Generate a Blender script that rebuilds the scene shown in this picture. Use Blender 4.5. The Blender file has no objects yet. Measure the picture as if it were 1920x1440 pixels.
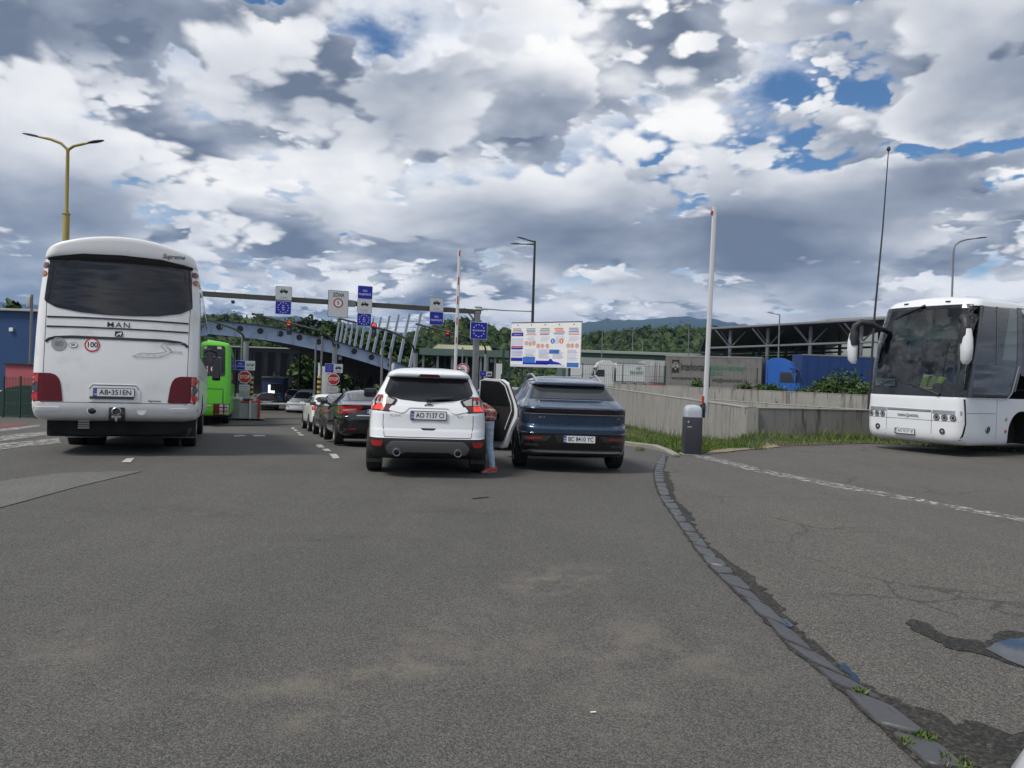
import bpy, bmesh, math, random
from mathutils import Vector, Matrix, noise as mnoise
from mathutils.bvhtree import BVHTree
from mathutils.geometry import delaunay_2d_cdt
random.seed(7)
R = math.radians
C = bpy.context.scene.collection
scene = bpy.context.scene
# ---------------------------------------------------------------- camera
F_PX, W_PX, H_PX = 1442.0, 1920.0, 1440.0
CAM_H, PITCH, ROLL = 1.6, R(0.715), R(2.0)
cam_data = bpy.data.cameras.new('camera')
cam_data.sensor_width = 36.0
cam_data.lens = F_PX / W_PX * 36.0
cam_data.clip_start, cam_data.clip_end = 0.05, 40000.0
cam = bpy.data.objects.new('camera', cam_data)
C.objects.link(cam)
_f = Vector((0, math.cos(PITCH), -math.sin(PITCH)))
_r0 = Vector((1, 0, 0)); _u0 = _r0.cross(_f)
_r = (_r0 * math.cos(ROLL) + _u0 * math.sin(ROLL)).normalized()
_u = _r.cross(_f).normalized()
cam.matrix_world = Matrix(((_r.x, _u.x, -_f.x, 0), (_r.y, _u.y, -_f.y, 0), (_r.z, _u.z, -_f.z, CAM_H), (0, 0, 0, 1)))
scene.camera = cam
def ray(px, py):
    return (_f + _r * ((px - W_PX / 2) / F_PX) + _u * ((H_PX / 2 - py) / F_PX)).normalized()
def at(px, py, Y):
    """World point of the photograph's pixel at distance Y ahead of the camera."""
    d = ray(px, py)
    return Vector((0, 0, CAM_H)) + d * (Y / d.y)
# ---------------------------------------------------------------- node helpers
class S:
    """A node socket with arithmetic."""
    nt = None
    def __init__(s, sock): s.s = sock
    @staticmethod
    def op(o, *a, clamp=False):
        n = S.nt.nodes.new('ShaderNodeMath'); n.operation = o; n.use_clamp = clamp
        for i, v in enumerate(a):
            if isinstance(v, S): S.nt.links.new(v.s, n.inputs[i])
            else: n.inputs[i].default_value = v
        return S(n.outputs[0])
    def __add__(s, o): return S.op('ADD', s, o)
    __radd__ = __add__
    def __sub__(s, o): return S.op('SUBTRACT', s, o)
    def __rsub__(s, o): return S.op('SUBTRACT', o, s)
    def __mul__(s, o): return S.op('MULTIPLY', s, o)
    __rmul__ = __mul__
    def __truediv__(s, o): return S.op('DIVIDE', s, o)
    def __rtruediv__(s, o): return S.op('DIVIDE', o, s)
    def __pow__(s, o): return S.op('POWER', s, o)
    def max(s, o): return S.op('MAXIMUM', s, o)
    def min(s, o): return S.op('MINIMUM', s, o)
    def clamp(s): return S.op('ADD', s, 0.0, clamp=True)
def smooth(x, a, b, lo=0.0, hi=1.0):
    n = S.nt.nodes.new('ShaderNodeMapRange'); n.interpolation_type = 'SMOOTHSTEP'
    S.nt.links.new(x.s, n.inputs[0])
    for i, v in zip((1, 2, 3, 4), (a, b, lo, hi)): n.inputs[i].default_value = v
    return S(n.outputs[0])
def lin(x, a, b, lo=0.0, hi=1.0):
    n = S.nt.nodes.new('ShaderNodeMapRange'); n.clamp = True
    S.nt.links.new(x.s, n.inputs[0])
    for i, v in zip((1, 2, 3, 4), (a, b, lo, hi)): n.inputs[i].default_value = v
    return S(n.outputs[0])
def vec(x, y, z):
    n = S.nt.nodes.new('ShaderNodeCombineXYZ')
    for i, v in enumerate((x, y, z)):
        if isinstance(v, S): S.nt.links.new(v.s, n.inputs[i])
        else: n.inputs[i].default_value = v
    return S(n.outputs[0])
def sep(v):
    n = S.nt.nodes.new('ShaderNodeSeparateXYZ'); S.nt.links.new(v.s, n.inputs[0])
    return S(n.outputs[0]), S(n.outputs[1]), S(n.outputs[2])
def noise(v, scale, detail=4.0, rough=0.5, dist=0.0, col=False, dim='3D'):
    n = S.nt.nodes.new('ShaderNodeTexNoise'); n.noise_dimensions = dim
    if v is not None: S.nt.links.new(v.s, n.inputs['Vector'])
    n.inputs['Scale'].default_value = scale; n.inputs['Detail'].default_value = detail
    n.inputs['Roughness'].default_value = rough; n.inputs['Distortion'].default_value = dist
    return S(n.outputs['Color' if col else 'Fac'])
def voro(v, scale, feature='F1', detail=0.0, rough=0.5, dim='3D', out='Distance', rand=1.0, smoothness=None):
    n = S.nt.nodes.new('ShaderNodeTexVoronoi'); n.voronoi_dimensions = dim; n.feature = feature
    if v is not None: S.nt.links.new(v.s, n.inputs['Vector'])
    n.inputs['Scale'].default_value = scale
    n.inputs['Randomness'].default_value = rand
    n.normalize = detail > 0
    if 'Detail' in n.inputs: n.inputs['Detail'].default_value = detail
    if 'Roughness' in n.inputs: n.inputs['Roughness'].default_value = rough
    if smoothness is not None: n.inputs['Smoothness'].default_value = smoothness
    return S(n.outputs[out])
def vop(o, a, b):
    n = S.nt.nodes.new('ShaderNodeVectorMath'); n.operation = o
    for i, v in enumerate((a, b)):
        if v is None: continue
        if isinstance(v, S):
            S.nt.links.new(v.s, n.inputs[3 if (o == 'SCALE' and i == 1) else i])
        elif o == 'SCALE' and i == 1: n.inputs[3].default_value = v
        else: n.inputs[i].default_value = v
    return S(n.outputs['Value' if o in ('DOT_PRODUCT', 'LENGTH') else 'Vector'])
def mixc(fac, a, b, mode='MIX'):
    n = S.nt.nodes.new('ShaderNodeMix'); n.data_type = 'RGBA'; n.blend_type = mode
    for i, v in ((0, fac), (6, a), (7, b)):
        if isinstance(v, S): S.nt.links.new(v.s, n.inputs[i])
        elif i == 0: n.inputs[0].default_value = v
        else: n.inputs[i].default_value = (*v, 1.0)[:4]
    return S(n.outputs[2])
def ramp(x, stops):
    n = S.nt.nodes.new('ShaderNodeValToRGB')
    el = n.color_ramp.elements
    while len(el) < len(stops): el.new(0.5)
    for e, (p, c) in zip(el, stops):
        e.position = p; e.color = (*c, 1.0)
    S.nt.links.new(x.s, n.inputs[0])
    return S(n.outputs[0])
# ---------------------------------------------------------------- sky, sun, exposure
SUN_EL, SUN_AZ = R(54), R(-122)          # azimuth from +Y towards +X
world = bpy.data.worlds.new('World'); scene.world = world
world.use_nodes = True
wt = world.node_tree; wt.nodes.clear(); S.nt = wt
_tc = wt.nodes.new('ShaderNodeTexCoord')
_sky = wt.nodes.new('ShaderNodeTexSky'); _sky.sky_type = 'NISHITA'; _sky.sun_disc = False
_sky.sun_elevation = SUN_EL; _sky.sun_rotation = SUN_AZ
_sky.air_density = 1.3; _sky.dust_density = 0.0; _sky.ozone_density = 1.2
SKY_STRENGTH = 0.06
def build_clouds():
    d = vop('NORMALIZE', S(_tc.outputs['Generated']), None)
    x, y, z = sep(d)
    zp = z.max(0.0)
    # a cloud deck seen from below: azimuth grows outwards as the deck recedes to the horizon
    zc = zp + 0.24
    k = 1.0 / zc
    az = S.op('ARCTAN2', x, y)
    wb = noise(vec(az * 6.0, z * 11.0, 0.0), 1.0, 5.0, 0.6, col=True); w1, w2, w3 = sep(wb)
    azw = az + (w1 - 0.5) * 0.22; zw = z + (w2 - 0.5) * 0.11
    # soft placement of the thick parts and of the gaps, as directions on the sky
    def blob(px, py, wx, wy, amp):
        dd = ray(px, py)
        a0 = math.atan2(dd.x, dd.y); z0 = dd.z
        q = ((azw - a0) * (F_PX / wx)) ** 2.0 + ((zw - z0) * (F_PX / wy)) ** 2.0
        return S.op('EXPONENT', q * -1.0) * amp
    bias = None
    for b in BLOBS:
        t = blob(*b); bias = t if bias is None else bias + t
    hz = S.op('EXPONENT', ((z - 0.05) * (1 / 0.075)) ** 2.0 * -1.0)
    bias = bias + hz * 0.055
    def layer(scale, ox, oy, th, wid, bsc, lo, hi, up):
        def P(kk): return vec(x * kk * scale + ox, y * kk * scale + oy, ox)
        def warp(p):
            w = noise(p, 1.1, 1.0, 0.5, col=True)
            return vop('ADD', p, vop('SCALE', vop('SUBTRACT', w, (0.5, 0.5, 0.5)), 0.4))
        p0 = warp(P(k))
        base = noise(p0, 0.8, 8.0, 0.54)
        puff = (0.3 - voro(p0, 2.0, 'F1', 3.0, 0.6)) * 1.1
        D0 = base + puff
        Du = noise(warp(P(k - up / scale)), 0.8, 3.5, 0.5) 
        b = bias * bsc
        cover = smooth(D0 + b, th, th + wid)
        occ = (Du + b * 0.5 - th) * 1.0 + (D0 + b * 0.5 - th) * 0.55 - puff * 0.8 - hz * 0.055
        return cover, lin(occ, lo, hi)
    Ls = [layer(*a) for a in LAYERS]
    # thin bright layer above the deck, torn open where the blue shows
    Pv = vec(x * k * 0.8 - 5.0, y * k * 0.8 + 2.0, 4.0)
    nv = noise(Pv, 1.3, 6.0, 0.6)
    veil = smooth(nv + bias * 1.1, VH0, VH1)
    return Ls, veil, nv, z
TH0, TH1 = 0.285, 0.335
VH0, VH1 = 0.36, 0.62
BLOBS = [ # px, py, half width px, half height px, amount
 (560, 215, 260, 90, 0.09), (880, 225, 170, 75, 0.08), (200, 330, 250, 70, 0.05), (400, 430, 350, 45, 0.05),
 (960, 410, 220, 60, 0.08), (1330, 130, 190, 60, 0.08), (1830, 150, 190, 90, 0.12), (1420, 440, 240, 50, 0.06),
 (1750, 330, 140, 40, 0.06), (1640, 395, 220, 60, 0.05), (150, 100, 260, 110, 0.06), (1120, 60, 200, 60, 0.06),
 (1530, 165, 110, 32, -0.22), (1640, 285, 110, 34, -0.24), (1870, 262, 110, 24, -0.24), (1560, 60, 110, 40, -0.10),
 (690, 55, 65, 32, -0.20), (487, 4, 36, 14, -0.22), (1180, 190, 40, 18, -0.12), (1300, 25, 110, 24, -0.08),
 (1900, 345, 60, 24, -0.2), (1870, 500, 80, 34, -0.16), (60, 545, 160, 30, -0.12), (640, 445, 26, 10, -0.12),
 (1820, 440, 60, 16, -0.12), (1240, 300, 110, 50, -0.05), (1220, 400, 60, 40, -0.05),
]
SEEDS = (11.3, 5.1, 8.2)
LAYERS = [ # scale, offsets, threshold, edge width, bias gain, shade from, shade to, upward step
 (3.6, SEEDS[0], -3.0, 0.47, 0.06, 0.5, -0.13, 0.24, 0.22),
 (2.5, SEEDS[1], 6.0, 0.49, 0.06, 0.7, -0.13, 0.25, 0.27),
 (1.5, SEEDS[2], 1.3, 0.515, 0.065, 1.1, -0.14, 0.31, 0.34),
]
Ls, veil, nv, zz = build_clouds()
skyc = mixc(1.0, S(_sky.outputs[0]), (0.55, 0.80, 1.1), 'MULTIPLY')
skyc = mixc(smooth(zz, 0.16, -0.01), skyc, tuple(v / SKY_STRENGTH for v in (0.46, 0.60, 0.78)))
skyc = mixc(veil, skyc, vop('SCALE', ramp(nv, [(0.35, (0.62, 0.68, 0.78)), (0.6, (0.92, 0.93, 0.95))]), 0.80 / SKY_STRENGTH))
mix = skyc
for cov, sh in Ls:
    cl = ramp(sh, [(0.0, (1.02, 1.01, 0.99)), (0.22, (0.82, 0.83, 0.855)), (0.45, (0.58, 0.605, 0.655)), (0.68, (0.33, 0.37, 0.445)), (1.0, (0.16, 0.195, 0.265))])
    mix = mixc(cov, mix, vop('SCALE', cl, 0.78 / SKY_STRENGTH))
bg = wt.nodes.new('ShaderNodeBackground'); bg.inputs[1].default_value = SKY_STRENGTH
out = wt.nodes.new('ShaderNodeOutputWorld')
wt.links.new(mix.s, bg.inputs[0]); wt.links.new(bg.outputs[0], out.inputs[0])
world.cycles.sampling_method = 'MANUAL'; world.cycles.sample_map_resolution = 512
sun_d = bpy.data.lights.new('sun', 'SUN'); sun_d.energy = 2.4; sun_d.angle = R(16); sun_d.color = (1.0, 0.95, 0.87)
sun = bpy.data.objects.new('sun', sun_d); C.objects.link(sun)
sun.rotation_euler = (Vector((math.sin(SUN_AZ) * math.cos(SUN_EL), math.cos(SUN_AZ) * math.cos(SUN_EL), math.sin(SUN_EL)))).to_track_quat('Z', 'Y').to_euler()
scene.view_settings.view_transform = 'Standard'; scene.view_settings.look = 'None'
scene.view_settings.exposure = 0.42; scene.view_settings.gamma = 1.0
# ---------------------------------------------------------------- materials
MATS = {}
def mat(name, col, rough=0.5, metal=0.0, var=0.06, vscale=3.0, bump=0.0, bscale=60.0, coat=0.0, spec=None, dirt=None, dscale=2.0, emit=None, coords='Object'):
    """Principled material with procedural variation of colour, gloss and relief."""
    if name in MATS: return MATS[name]
    m = bpy.data.materials.new(name); m.use_nodes = True
    nt = m.node_tree; S.nt = nt
    b = nt.nodes['Principled BSDF']
    tc = nt.nodes.new('ShaderNodeTexCoord'); P = S(tc.outputs[coords])
    n1 = noise(P, vscale, 5.0, 0.6)
    c = mixc(n1, tuple(max(0, v * (1 - var)) for v in col), tuple(min(1, v * (1 + var)) for v in col))
    if dirt:
        c = mixc(smooth(noise(P, dscale, 6.0, 0.65), 0.50, 0.72), c, dirt)
    nt.links.new(c.s, b.inputs['Base Color'])
    nt.links.new(lin(n1, 0.3, 0.7, max(0.02, rough * 0.85), min(1.0, rough * 1.15)).s, b.inputs['Roughness'])
    b.inputs['Metallic'].default_value = metal
    if coat: b.inputs['Coat Weight'].default_value = coat; b.inputs['Coat Roughness'].default_value = 0.04
    if spec is not None: b.inputs['Specular IOR Level'].default_value = spec
    if emit:
        b.inputs['Emission Color'].default_value = (*emit[0], 1); b.inputs['Emission Strength'].default_value = emit[1]
    if bump:
        bn = nt.nodes.new('ShaderNodeBump'); bn.inputs['Strength'].default_value = bump; bn.inputs['Distance'].default_value = 0.01
        nt.links.new(noise(P, bscale, 5.0, 0.6).s, bn.inputs['Height']); nt.links.new(bn.outputs[0], b.inputs['Normal'])
    MATS[name] = m
    return m
def wavy_glass(name, col, rough, wav, wscale):
    """Dark glass over a loose film: slow ripples in its reflection."""
    if name in MATS: return MATS[name]
    m = mat(name, col, rough, spec=0.6)
    nt = m.node_tree; S.nt = nt; b = nt.nodes['Principled BSDF']
    tc = nt.nodes.new('ShaderNodeTexCoord')
    bn = nt.nodes.new('ShaderNodeBump'); bn.inputs['Strength'].default_value = wav; bn.inputs['Distance'].default_value = 0.1
    nt.links.new(noise(vop('MULTIPLY', S(tc.outputs['Object']), (0.35, 0.35, 1.6)), wscale, 3.0, 0.5).s, bn.inputs['Height'])
    nt.links.new(bn.outputs[0], b.inputs['Normal'])
    return m
def clear_glass(name, tint, refl=1.0):
    """Thin pane one can look through: tinted transparency under a sharp reflection."""
    if name in MATS: return MATS[name]
    m = bpy.data.materials.new(name); m.use_nodes = True
    nt = m.node_tree; nt.nodes.clear(); S.nt = nt
    o = nt.nodes.new('ShaderNodeOutputMaterial'); mx = nt.nodes.new('ShaderNodeMixShader')
    t = nt.nodes.new('ShaderNodeBsdfTransparent'); t.inputs[0].default_value = (*tint, 1)
    g = nt.nodes.new('ShaderNodeBsdfGlossy'); g.inputs['Roughness'].default_value = 0.02
    fr = nt.nodes.new('ShaderNodeFresnel'); fr.inputs[0].default_value = 1.5
    nt.links.new((S(fr.outputs[0]) * refl).min(1.0).s, mx.inputs[0])
    nt.links.new(t.outputs[0], mx.inputs[1]); nt.links.new(g.outputs[0], mx.inputs[2]); nt.links.new(mx.outputs[0], o.inputs[0])
    MATS[name] = m
    return m
def M_(n): return MATS[n]
mat('white_paint', (0.74, 0.76, 0.78), 0.32, coat=0.6, var=0.02)
mat('bus_white', (0.76, 0.765, 0.76), 0.38, coat=0.35, var=0.03, dirt=(0.62, 0.61, 0.58), dscale=1.1)
mat('bus_silver_white', (0.72, 0.745, 0.77), 0.32, coat=0.5, var=0.03)
mat('blue_paint', (0.030, 0.060, 0.112), 0.26, metal=0.6, coat=1.0, var=0.05)
mat('black_paint', (0.012, 0.013, 0.015), 0.2, coat=1.0)
mat('grey_paint', (0.10, 0.10, 0.11), 0.25, metal=0.5, coat=1.0)
mat('cream_paint', (0.72, 0.73, 0.70), 0.3, coat=0.7)
mat('green_paint', (0.10, 0.50, 0.012), 0.38, coat=0.4, var=0.04)
mat('truck_blue', (0.014, 0.10, 0.40), 0.4, coat=0.4)
mat('black_plastic', (0.022, 0.023, 0.025), 0.55, bump=0.15, bscale=300)
mat('gloss_black', (0.008, 0.008, 0.009), 0.15, coat=0.6)
mat('seam_black', (0.02, 0.02, 0.022), 0.6)
mat('rubber', (0.018, 0.018, 0.018), 0.8, bump=0.3, bscale=120, dirt=(0.05, 0.047, 0.04), dscale=5)
mat('underside', (0.012, 0.012, 0.012), 0.9)
mat('tinted_glass', (0.012, 0.013, 0.014), 0.06, spec=0.55)
wavy_glass('film_glass', (0.006, 0.007, 0.012), 0.09, 0.35, 0.9)
mat('side_glass', (0.02, 0.024, 0.027), 0.05, spec=0.6)
mat('smoke_glass', (0.035, 0.04, 0.045), 0.08, spec=0.5)
mat('alloy', (0.35, 0.35, 0.36), 0.35, metal=0.9)
mat('chrome', (0.75, 0.76, 0.78), 0.15, metal=1.0)
mat('silver_trim', (0.55, 0.56, 0.58), 0.3, metal=0.8)
mat('skid_grey', (0.20, 0.205, 0.21), 0.45, metal=0.4)
mat('red_lens', (0.42, 0.014, 0.012), 0.18, coat=0.7, var=0.2, vscale=30)
mat('lit_red_lens', (0.75, 0.03, 0.015), 0.18, coat=0.7, emit=((1.0, 0.05, 0.02), 0.35))
mat('dark_red_lens', (0.10, 0.008, 0.012), 0.2, coat=0.7)
mat('wine_panel', (0.115, 0.005, 0.012), 0.4, coat=0.15, spec=0.3, var=0.08)
mat('orange_lens', (0.38, 0.11, 0.03), 0.3, coat=0.5)
mat('clear_lens', (0.50, 0.47, 0.45), 0.15, metal=0.3, coat=0.8, var=0.3, vscale=25)
mat('lamp_dark', (0.06, 0.06, 0.065), 0.15, metal=0.4, coat=0.8)
mat('plate_white', (0.70, 0.71, 0.72), 0.45)
mat('plate_blue', (0.01, 0.06, 0.36), 0.45)
mat('ink_black', (0.015, 0.015, 0.016), 0.5)
mat('ink_grey', (0.30, 0.30, 0.31), 0.5)
mat('ink_white', (0.78, 0.78, 0.78), 0.5)
mat('sign_blue', (0.006, 0.016, 0.36), 0.45, var=0.1)
mat('sign_white', (0.62, 0.63, 0.64), 0.5)
mat('sign_grey', (0.42, 0.42, 0.40), 0.5)
mat('sign_red', (0.50, 0.022, 0.018), 0.45)
mat('sign_green', (0.02, 0.22, 0.12), 0.5)
mat('board_pink', (0.55, 0.12, 0.16), 0.5); mat('board_orange', (0.75, 0.20, 0.06), 0.5); mat('board_blue', (0.04, 0.16, 0.50), 0.5)
mat('board_light', (0.58, 0.60, 0.72), 0.5); mat('board_lavender', (0.42, 0.44, 0.62), 0.5)
mat('galvanised', (0.26, 0.27, 0.28), 0.55, metal=0.5, var=0.15, dirt=(0.16, 0.15, 0.14), dscale=3)
mat('dark_galvanised', (0.10, 0.095, 0.085), 0.7, metal=0.3, var=0.3, vscale=6)
mat('pole_grey', (0.20, 0.21, 0.23), 0.5, metal=0.4)
mat('pole_dark', (0.04, 0.042, 0.045), 0.5, metal=0.3)
mat('pole_ochre', (0.32, 0.25, 0.06), 0.55, var=0.12)
mat('arch_blue', (0.27, 0.345, 0.48), 0.5, var=0.12, vscale=1.2, dirt=(0.2, 0.26, 0.38), dscale=0.8)
mat('pylon_grey', (0.38, 0.43, 0.52), 0.5, var=0.08)
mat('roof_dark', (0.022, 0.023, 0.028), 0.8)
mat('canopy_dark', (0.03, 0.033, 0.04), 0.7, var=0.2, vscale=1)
mat('facade_dark', (0.014, 0.016, 0.021), 0.35, var=0.3, vscale=0.5)  # near-black base colour includes the canopy's shade on the terminal wall
mat('hall_blue', (0.022, 0.065, 0.17), 0.55, var=0.06, vscale=0.4)
mat('hall_plinth', (0.17, 0.185, 0.20), 0.7); mat('hut_pink', (0.42, 0.10, 0.12), 0.7); mat('screen_green', (0.018, 0.045, 0.04), 0.7, var=0.2)
mat('fence_green', (0.012, 0.042, 0.03), 0.6); mat('shed_roof', (0.40, 0.39, 0.25), 0.6, var=0.1); mat('depot_green', (0.085, 0.13, 0.11), 0.6, var=0.1)
mat('depot_light', (0.33, 0.36, 0.33), 0.6); mat('panel_grey', (0.30, 0.32, 0.33), 0.6, var=0.1)
mat('tarp_grey', (0.155, 0.15, 0.14), 0.6, var=0.18, vscale=1.3, dirt=(0.10, 0.095, 0.085), dscale=1.0)
mat('tarp_blue', (0.008, 0.038, 0.145), 0.5, var=0.15, vscale=0.7)
mat('box_white', (0.60, 0.61, 0.61), 0.5, var=0.05)
mat('cabinet_grey', (0.035, 0.038, 0.047), 0.5, bump=0.1, bscale=200, var=0.1)
mat('cabinet_cap', (0.40, 0.44, 0.50), 0.4, var=0.04)
mat('red_mark', (0.45, 0.03, 0.02), 0.5); mat('yellow_mark', (0.60, 0.42, 0.12), 0.6); mat('booth_blue', (0.03, 0.06, 0.16), 0.5)
mat('lit_window', (0.8, 0.85, 0.9), 0.4, emit=((0.85, 0.92, 1.0), 0.9))
mat('lit_red', (0.6, 0.03, 0.02), 0.4, emit=((1.0, 0.08, 0.05), 0.7))
mat('vest_yellow', (0.50, 0.75, 0.02), 0.6); mat('curtain', (0.10, 0.11, 0.11), 0.9, var=0.3)
mat('interior', (0.07, 0.074, 0.076), 0.8); mat('seat_cloth', (0.06, 0.07, 0.12), 0.9)
clear_glass('windscreen_glass', (0.55, 0.64, 0.60), 2.0)
mat('skin', (0.45, 0.25, 0.18), 0.5); mat('hair', (0.03, 0.02, 0.015), 0.6)
mat('shoe_red', (0.50, 0.06, 0.06), 0.7, var=0.1, vscale=20); mat('shoe_sole', (0.62, 0.50, 0.46), 0.7)
# ---------------------------------------------------------------- mesh builder
class MB:
    def __init__(s): s.v, s.f, s.mi, s.sm, s.mats, s.M = [], [], [], [], [], Matrix()
    def slot(s, m):
        if m not in s.mats: s.mats.append(m)
        return s.mats.index(m)
    def add(s, vs, fs, m, smooth=False):
        o = len(s.v); k = s.slot(m)
        s.v += [tuple(s.M @ Vector(p)) for p in vs]
        for f in fs:
            s.f.append(tuple(i + o for i in f)); s.mi.append(k); s.sm.append(smooth)
    def box(s, c, size, m, bev=0.0, rot=None):
        x, y, z = (v / 2 for v in size)
        if bev <= 0:
            vs = [(i * x, j * y, k * z) for i in (-1, 1) for j in (-1, 1) for k in (-1, 1)]
            fs = [(0, 1, 3, 2), (4, 6, 7, 5), (0, 4, 5, 1), (2, 3, 7, 6), (0, 2, 6, 4), (1, 5, 7, 3)]
        else:
            b = min(bev, x * .9, y * .9, z * .9)
            bm = bmesh.new(); bmesh.ops.create_cube(bm, size=1)
            for q in bm.verts: q.co = Vector((q.co.x * 2 * x, q.co.y * 2 * y, q.co.z * 2 * z))
            bmesh.ops.bevel(bm, geom=bm.edges[:], offset=b, segments=2, affect='EDGES', profile=0.6)
            bm.verts.index_update()
            vs = [tuple(q.co) for q in bm.verts]; fs = [tuple(q.index for q in f.verts) for f in bm.faces]; bm.free()
        T = Matrix.Translation(c) @ (rot.to_4x4() if rot else Matrix())
        s.add([T @ Vector(p) for p in vs], fs, m)
    def tube(s, pts, r, m, n=10, caps=True, smooth=True):
        pts = [Vector(p) for p in pts]; rr = r if isinstance(r, (list, tuple)) else [r] * len(pts)
        vs, fs = [], []; prev = None
        for i, p in enumerate(pts):
            t = (pts[min(i + 1, len(pts) - 1)] - pts[max(i - 1, 0)]).normalized()
            a = prev if prev is not None else (Vector((0, 0, 1)) if abs(t.z) < 0.9 else Vector((1, 0, 0)))
            u = (a - t * a.dot(t)).normalized(); w = t.cross(u); prev = u
            for k in range(n):
                q = 2 * math.pi * k / n
                vs.append(p + (u * math.cos(q) + w * math.sin(q)) * rr[i])
        for i in range(len(pts) - 1):
            for k in range(n):
                fs.append((i * n + k, i * n + (k + 1) % n, (i + 1) * n + (k + 1) % n, (i + 1) * n + k))
        if caps: fs += [tuple(range(n))[::-1], tuple(range((len(pts) - 1) * n, len(pts) * n))]
        s.add(vs, fs, m, smooth)
    def lathe(s, prof, m, axis='Z', c=(0, 0, 0), n=24, smooth=True):
        """prof = (radius, position along axis)"""
        vs, fs = [], []
        for r, h in prof:
            for k in range(n):
                q = 2 * math.pi * k / n; a, b = r * math.cos(q), r * math.sin(q)
                p = {'Z': (a, b, h), 'X': (h, a, b), 'Y': (b, h, a)}[axis]
                vs.append((p[0] + c[0], p[1] + c[1], p[2] + c[2]))
        for i in range(len(prof) - 1):
            for k in range(n):
                fs.append((i * n + k, i * n + (k + 1) % n, (i + 1) * n + (k + 1) % n, (i + 1) * n + k))
        s.add(vs, fs, m, smooth)
    def prism(s, poly, m, o=(0, 0, 0), u=(1, 0, 0), v=(0, 0, 1), depth=0.02):
        """Flat polygon in the plane o + u x + v y, thickened by depth along u x v."""
        o, u, v = Vector(o), Vector(u), Vector(v); n = u.cross(v).normalized()
        k = len(poly)
        vs = [o + u * x + v * y + n * depth for x, y in poly] + [o + u * x + v * y for x, y in poly]
        fs = [tuple(range(k)), tuple(range(k, 2 * k))[::-1]]
        fs += [(i, i + k, (i + 1) % k + k, (i + 1) % k) for i in range(k)]
        s.add(vs, fs, m)
    def loft(s, rings, m, caps=True, smooth=True, matfn=None):
        n = len(rings[0]); vs = [p for r in rings for p in r]
        fs = []
        for i in range(len(rings) - 1):
            for k in range(n):
                fs.append((i * n + k, i * n + (k + 1) % n, (i + 1) * n + (k + 1) % n, (i + 1) * n + k))
        if caps: fs += [tuple(range(n))[::-1], tuple(range((len(rings) - 1) * n, len(rings) * n))]
        if matfn is None: s.add(vs, fs, m, smooth); return
        o = len(s.v); s.v += [tuple(s.M @ Vector(p)) for p in vs]
        for f in fs:
            c = sum((Vector(vs[i]) for i in f), Vector()) / len(f)
            s.f.append(tuple(i + o for i in f)); s.mi.append(s.slot(matfn(c) or m)); s.sm.append(smooth)
    def text(s, string, size, m, o, u=(1, 0, 0), v=(0, 0, 1), align='CENTER', bold=0.0, shear=0.0, depth=0.002, fit=None, space=1.0):
        vs, fs = text_mesh(string, align, bold, shear, space)
        if not vs: return
        o, u, v = Vector(o), Vector(u), Vector(v); n = u.cross(v).normalized()
        sx = size
        if fit:
            w = max(p[0] for p in vs) - min(p[0] for p in vs); sx = fit / w
        s.add([o + u * (p[0] * sx) + v * (p[1] * size) + n * depth for p in vs], fs, m)
    def ring(s, r0, r1, m, o, u=(1, 0, 0), v=(0, 0, 1), depth=0.002, n=28, sx=1.0):
        o, u, v = Vector(o), Vector(u), Vector(v); nn = u.cross(v).normalized()
        vs, fs = [], []
        for r in (r0, r1):
            for k in range(n):
                q = 2 * math.pi * k / n; vs.append(o + u * (r * sx * math.cos(q)) + v * (r * math.sin(q)) + nn * depth)
        if r0 <= 0: s.add(vs[n:], [tuple(range(n))], m)
        else: s.add(vs, [(k, n + k, n + (k + 1) % n, (k + 1) % n) for k in range(n)], m)
    def build(s, name, parent=None, loc=None, rz=None, sharp=R(38)):
        me = bpy.data.meshes.new(name); me.from_pydata(s.v, [], s.f); 
        for m in s.mats: me.materials.append(MATS[m])
        me.polygons.foreach_set('material_index', s.mi); me.polygons.foreach_set('use_smooth', s.sm)
        if any(s.sm): me.set_sharp_from_angle(angle=sharp)
        me.update()
        o = bpy.data.objects.new(name, me); C.objects.link(o)
        if parent: o.parent = parent
        if loc is not None: o.location = loc
        if rz is not None: o.rotation_euler = (0, 0, rz)
        return o
_txt = {}
def text_mesh(string, align, bold, shear, space):
    key = (string, align, bold, shear, space)
    if key not in _txt:
        cu = bpy.data.curves.new('lettering', 'FONT'); cu.body = string; cu.size = 1.0; cu.align_x = align; cu.align_y = 'CENTER'
        cu.resolution_u = 3; cu.offset = bold; cu.shear = shear; cu.space_character = space
        o = bpy.data.objects.new('lettering', cu)
        me = o.to_mesh()
        _txt[key] = ([tuple(q.co) for q in me.vertices], [tuple(f.vertices) for f in me.polygons])
        o.to_mesh_clear(); bpy.data.objects.remove(o); bpy.data.curves.remove(cu)
    return _txt[key]
def tag(o, label=None, cat=None, group=None, kind=None):
    for k, v in (('label', label), ('category', cat), ('group', group), ('kind', kind)):
        if v: o[k] = v
    return o
def thing(name, label, cat, loc=(0, 0, 0), rz=0.0, group=None):
    o = bpy.data.objects.new(name, None); C.objects.link(o); o.empty_display_size = 0.2
    o.location = loc; o.rotation_euler = (0, 0, rz)
    return tag(o, label, cat, group)
def copy_tree(o, parent=None):
    c = o.copy(); C.objects.link(c)
    if parent: c.parent = parent
    for ch in list(o.children): copy_tree(ch, c)
    return c
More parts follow.
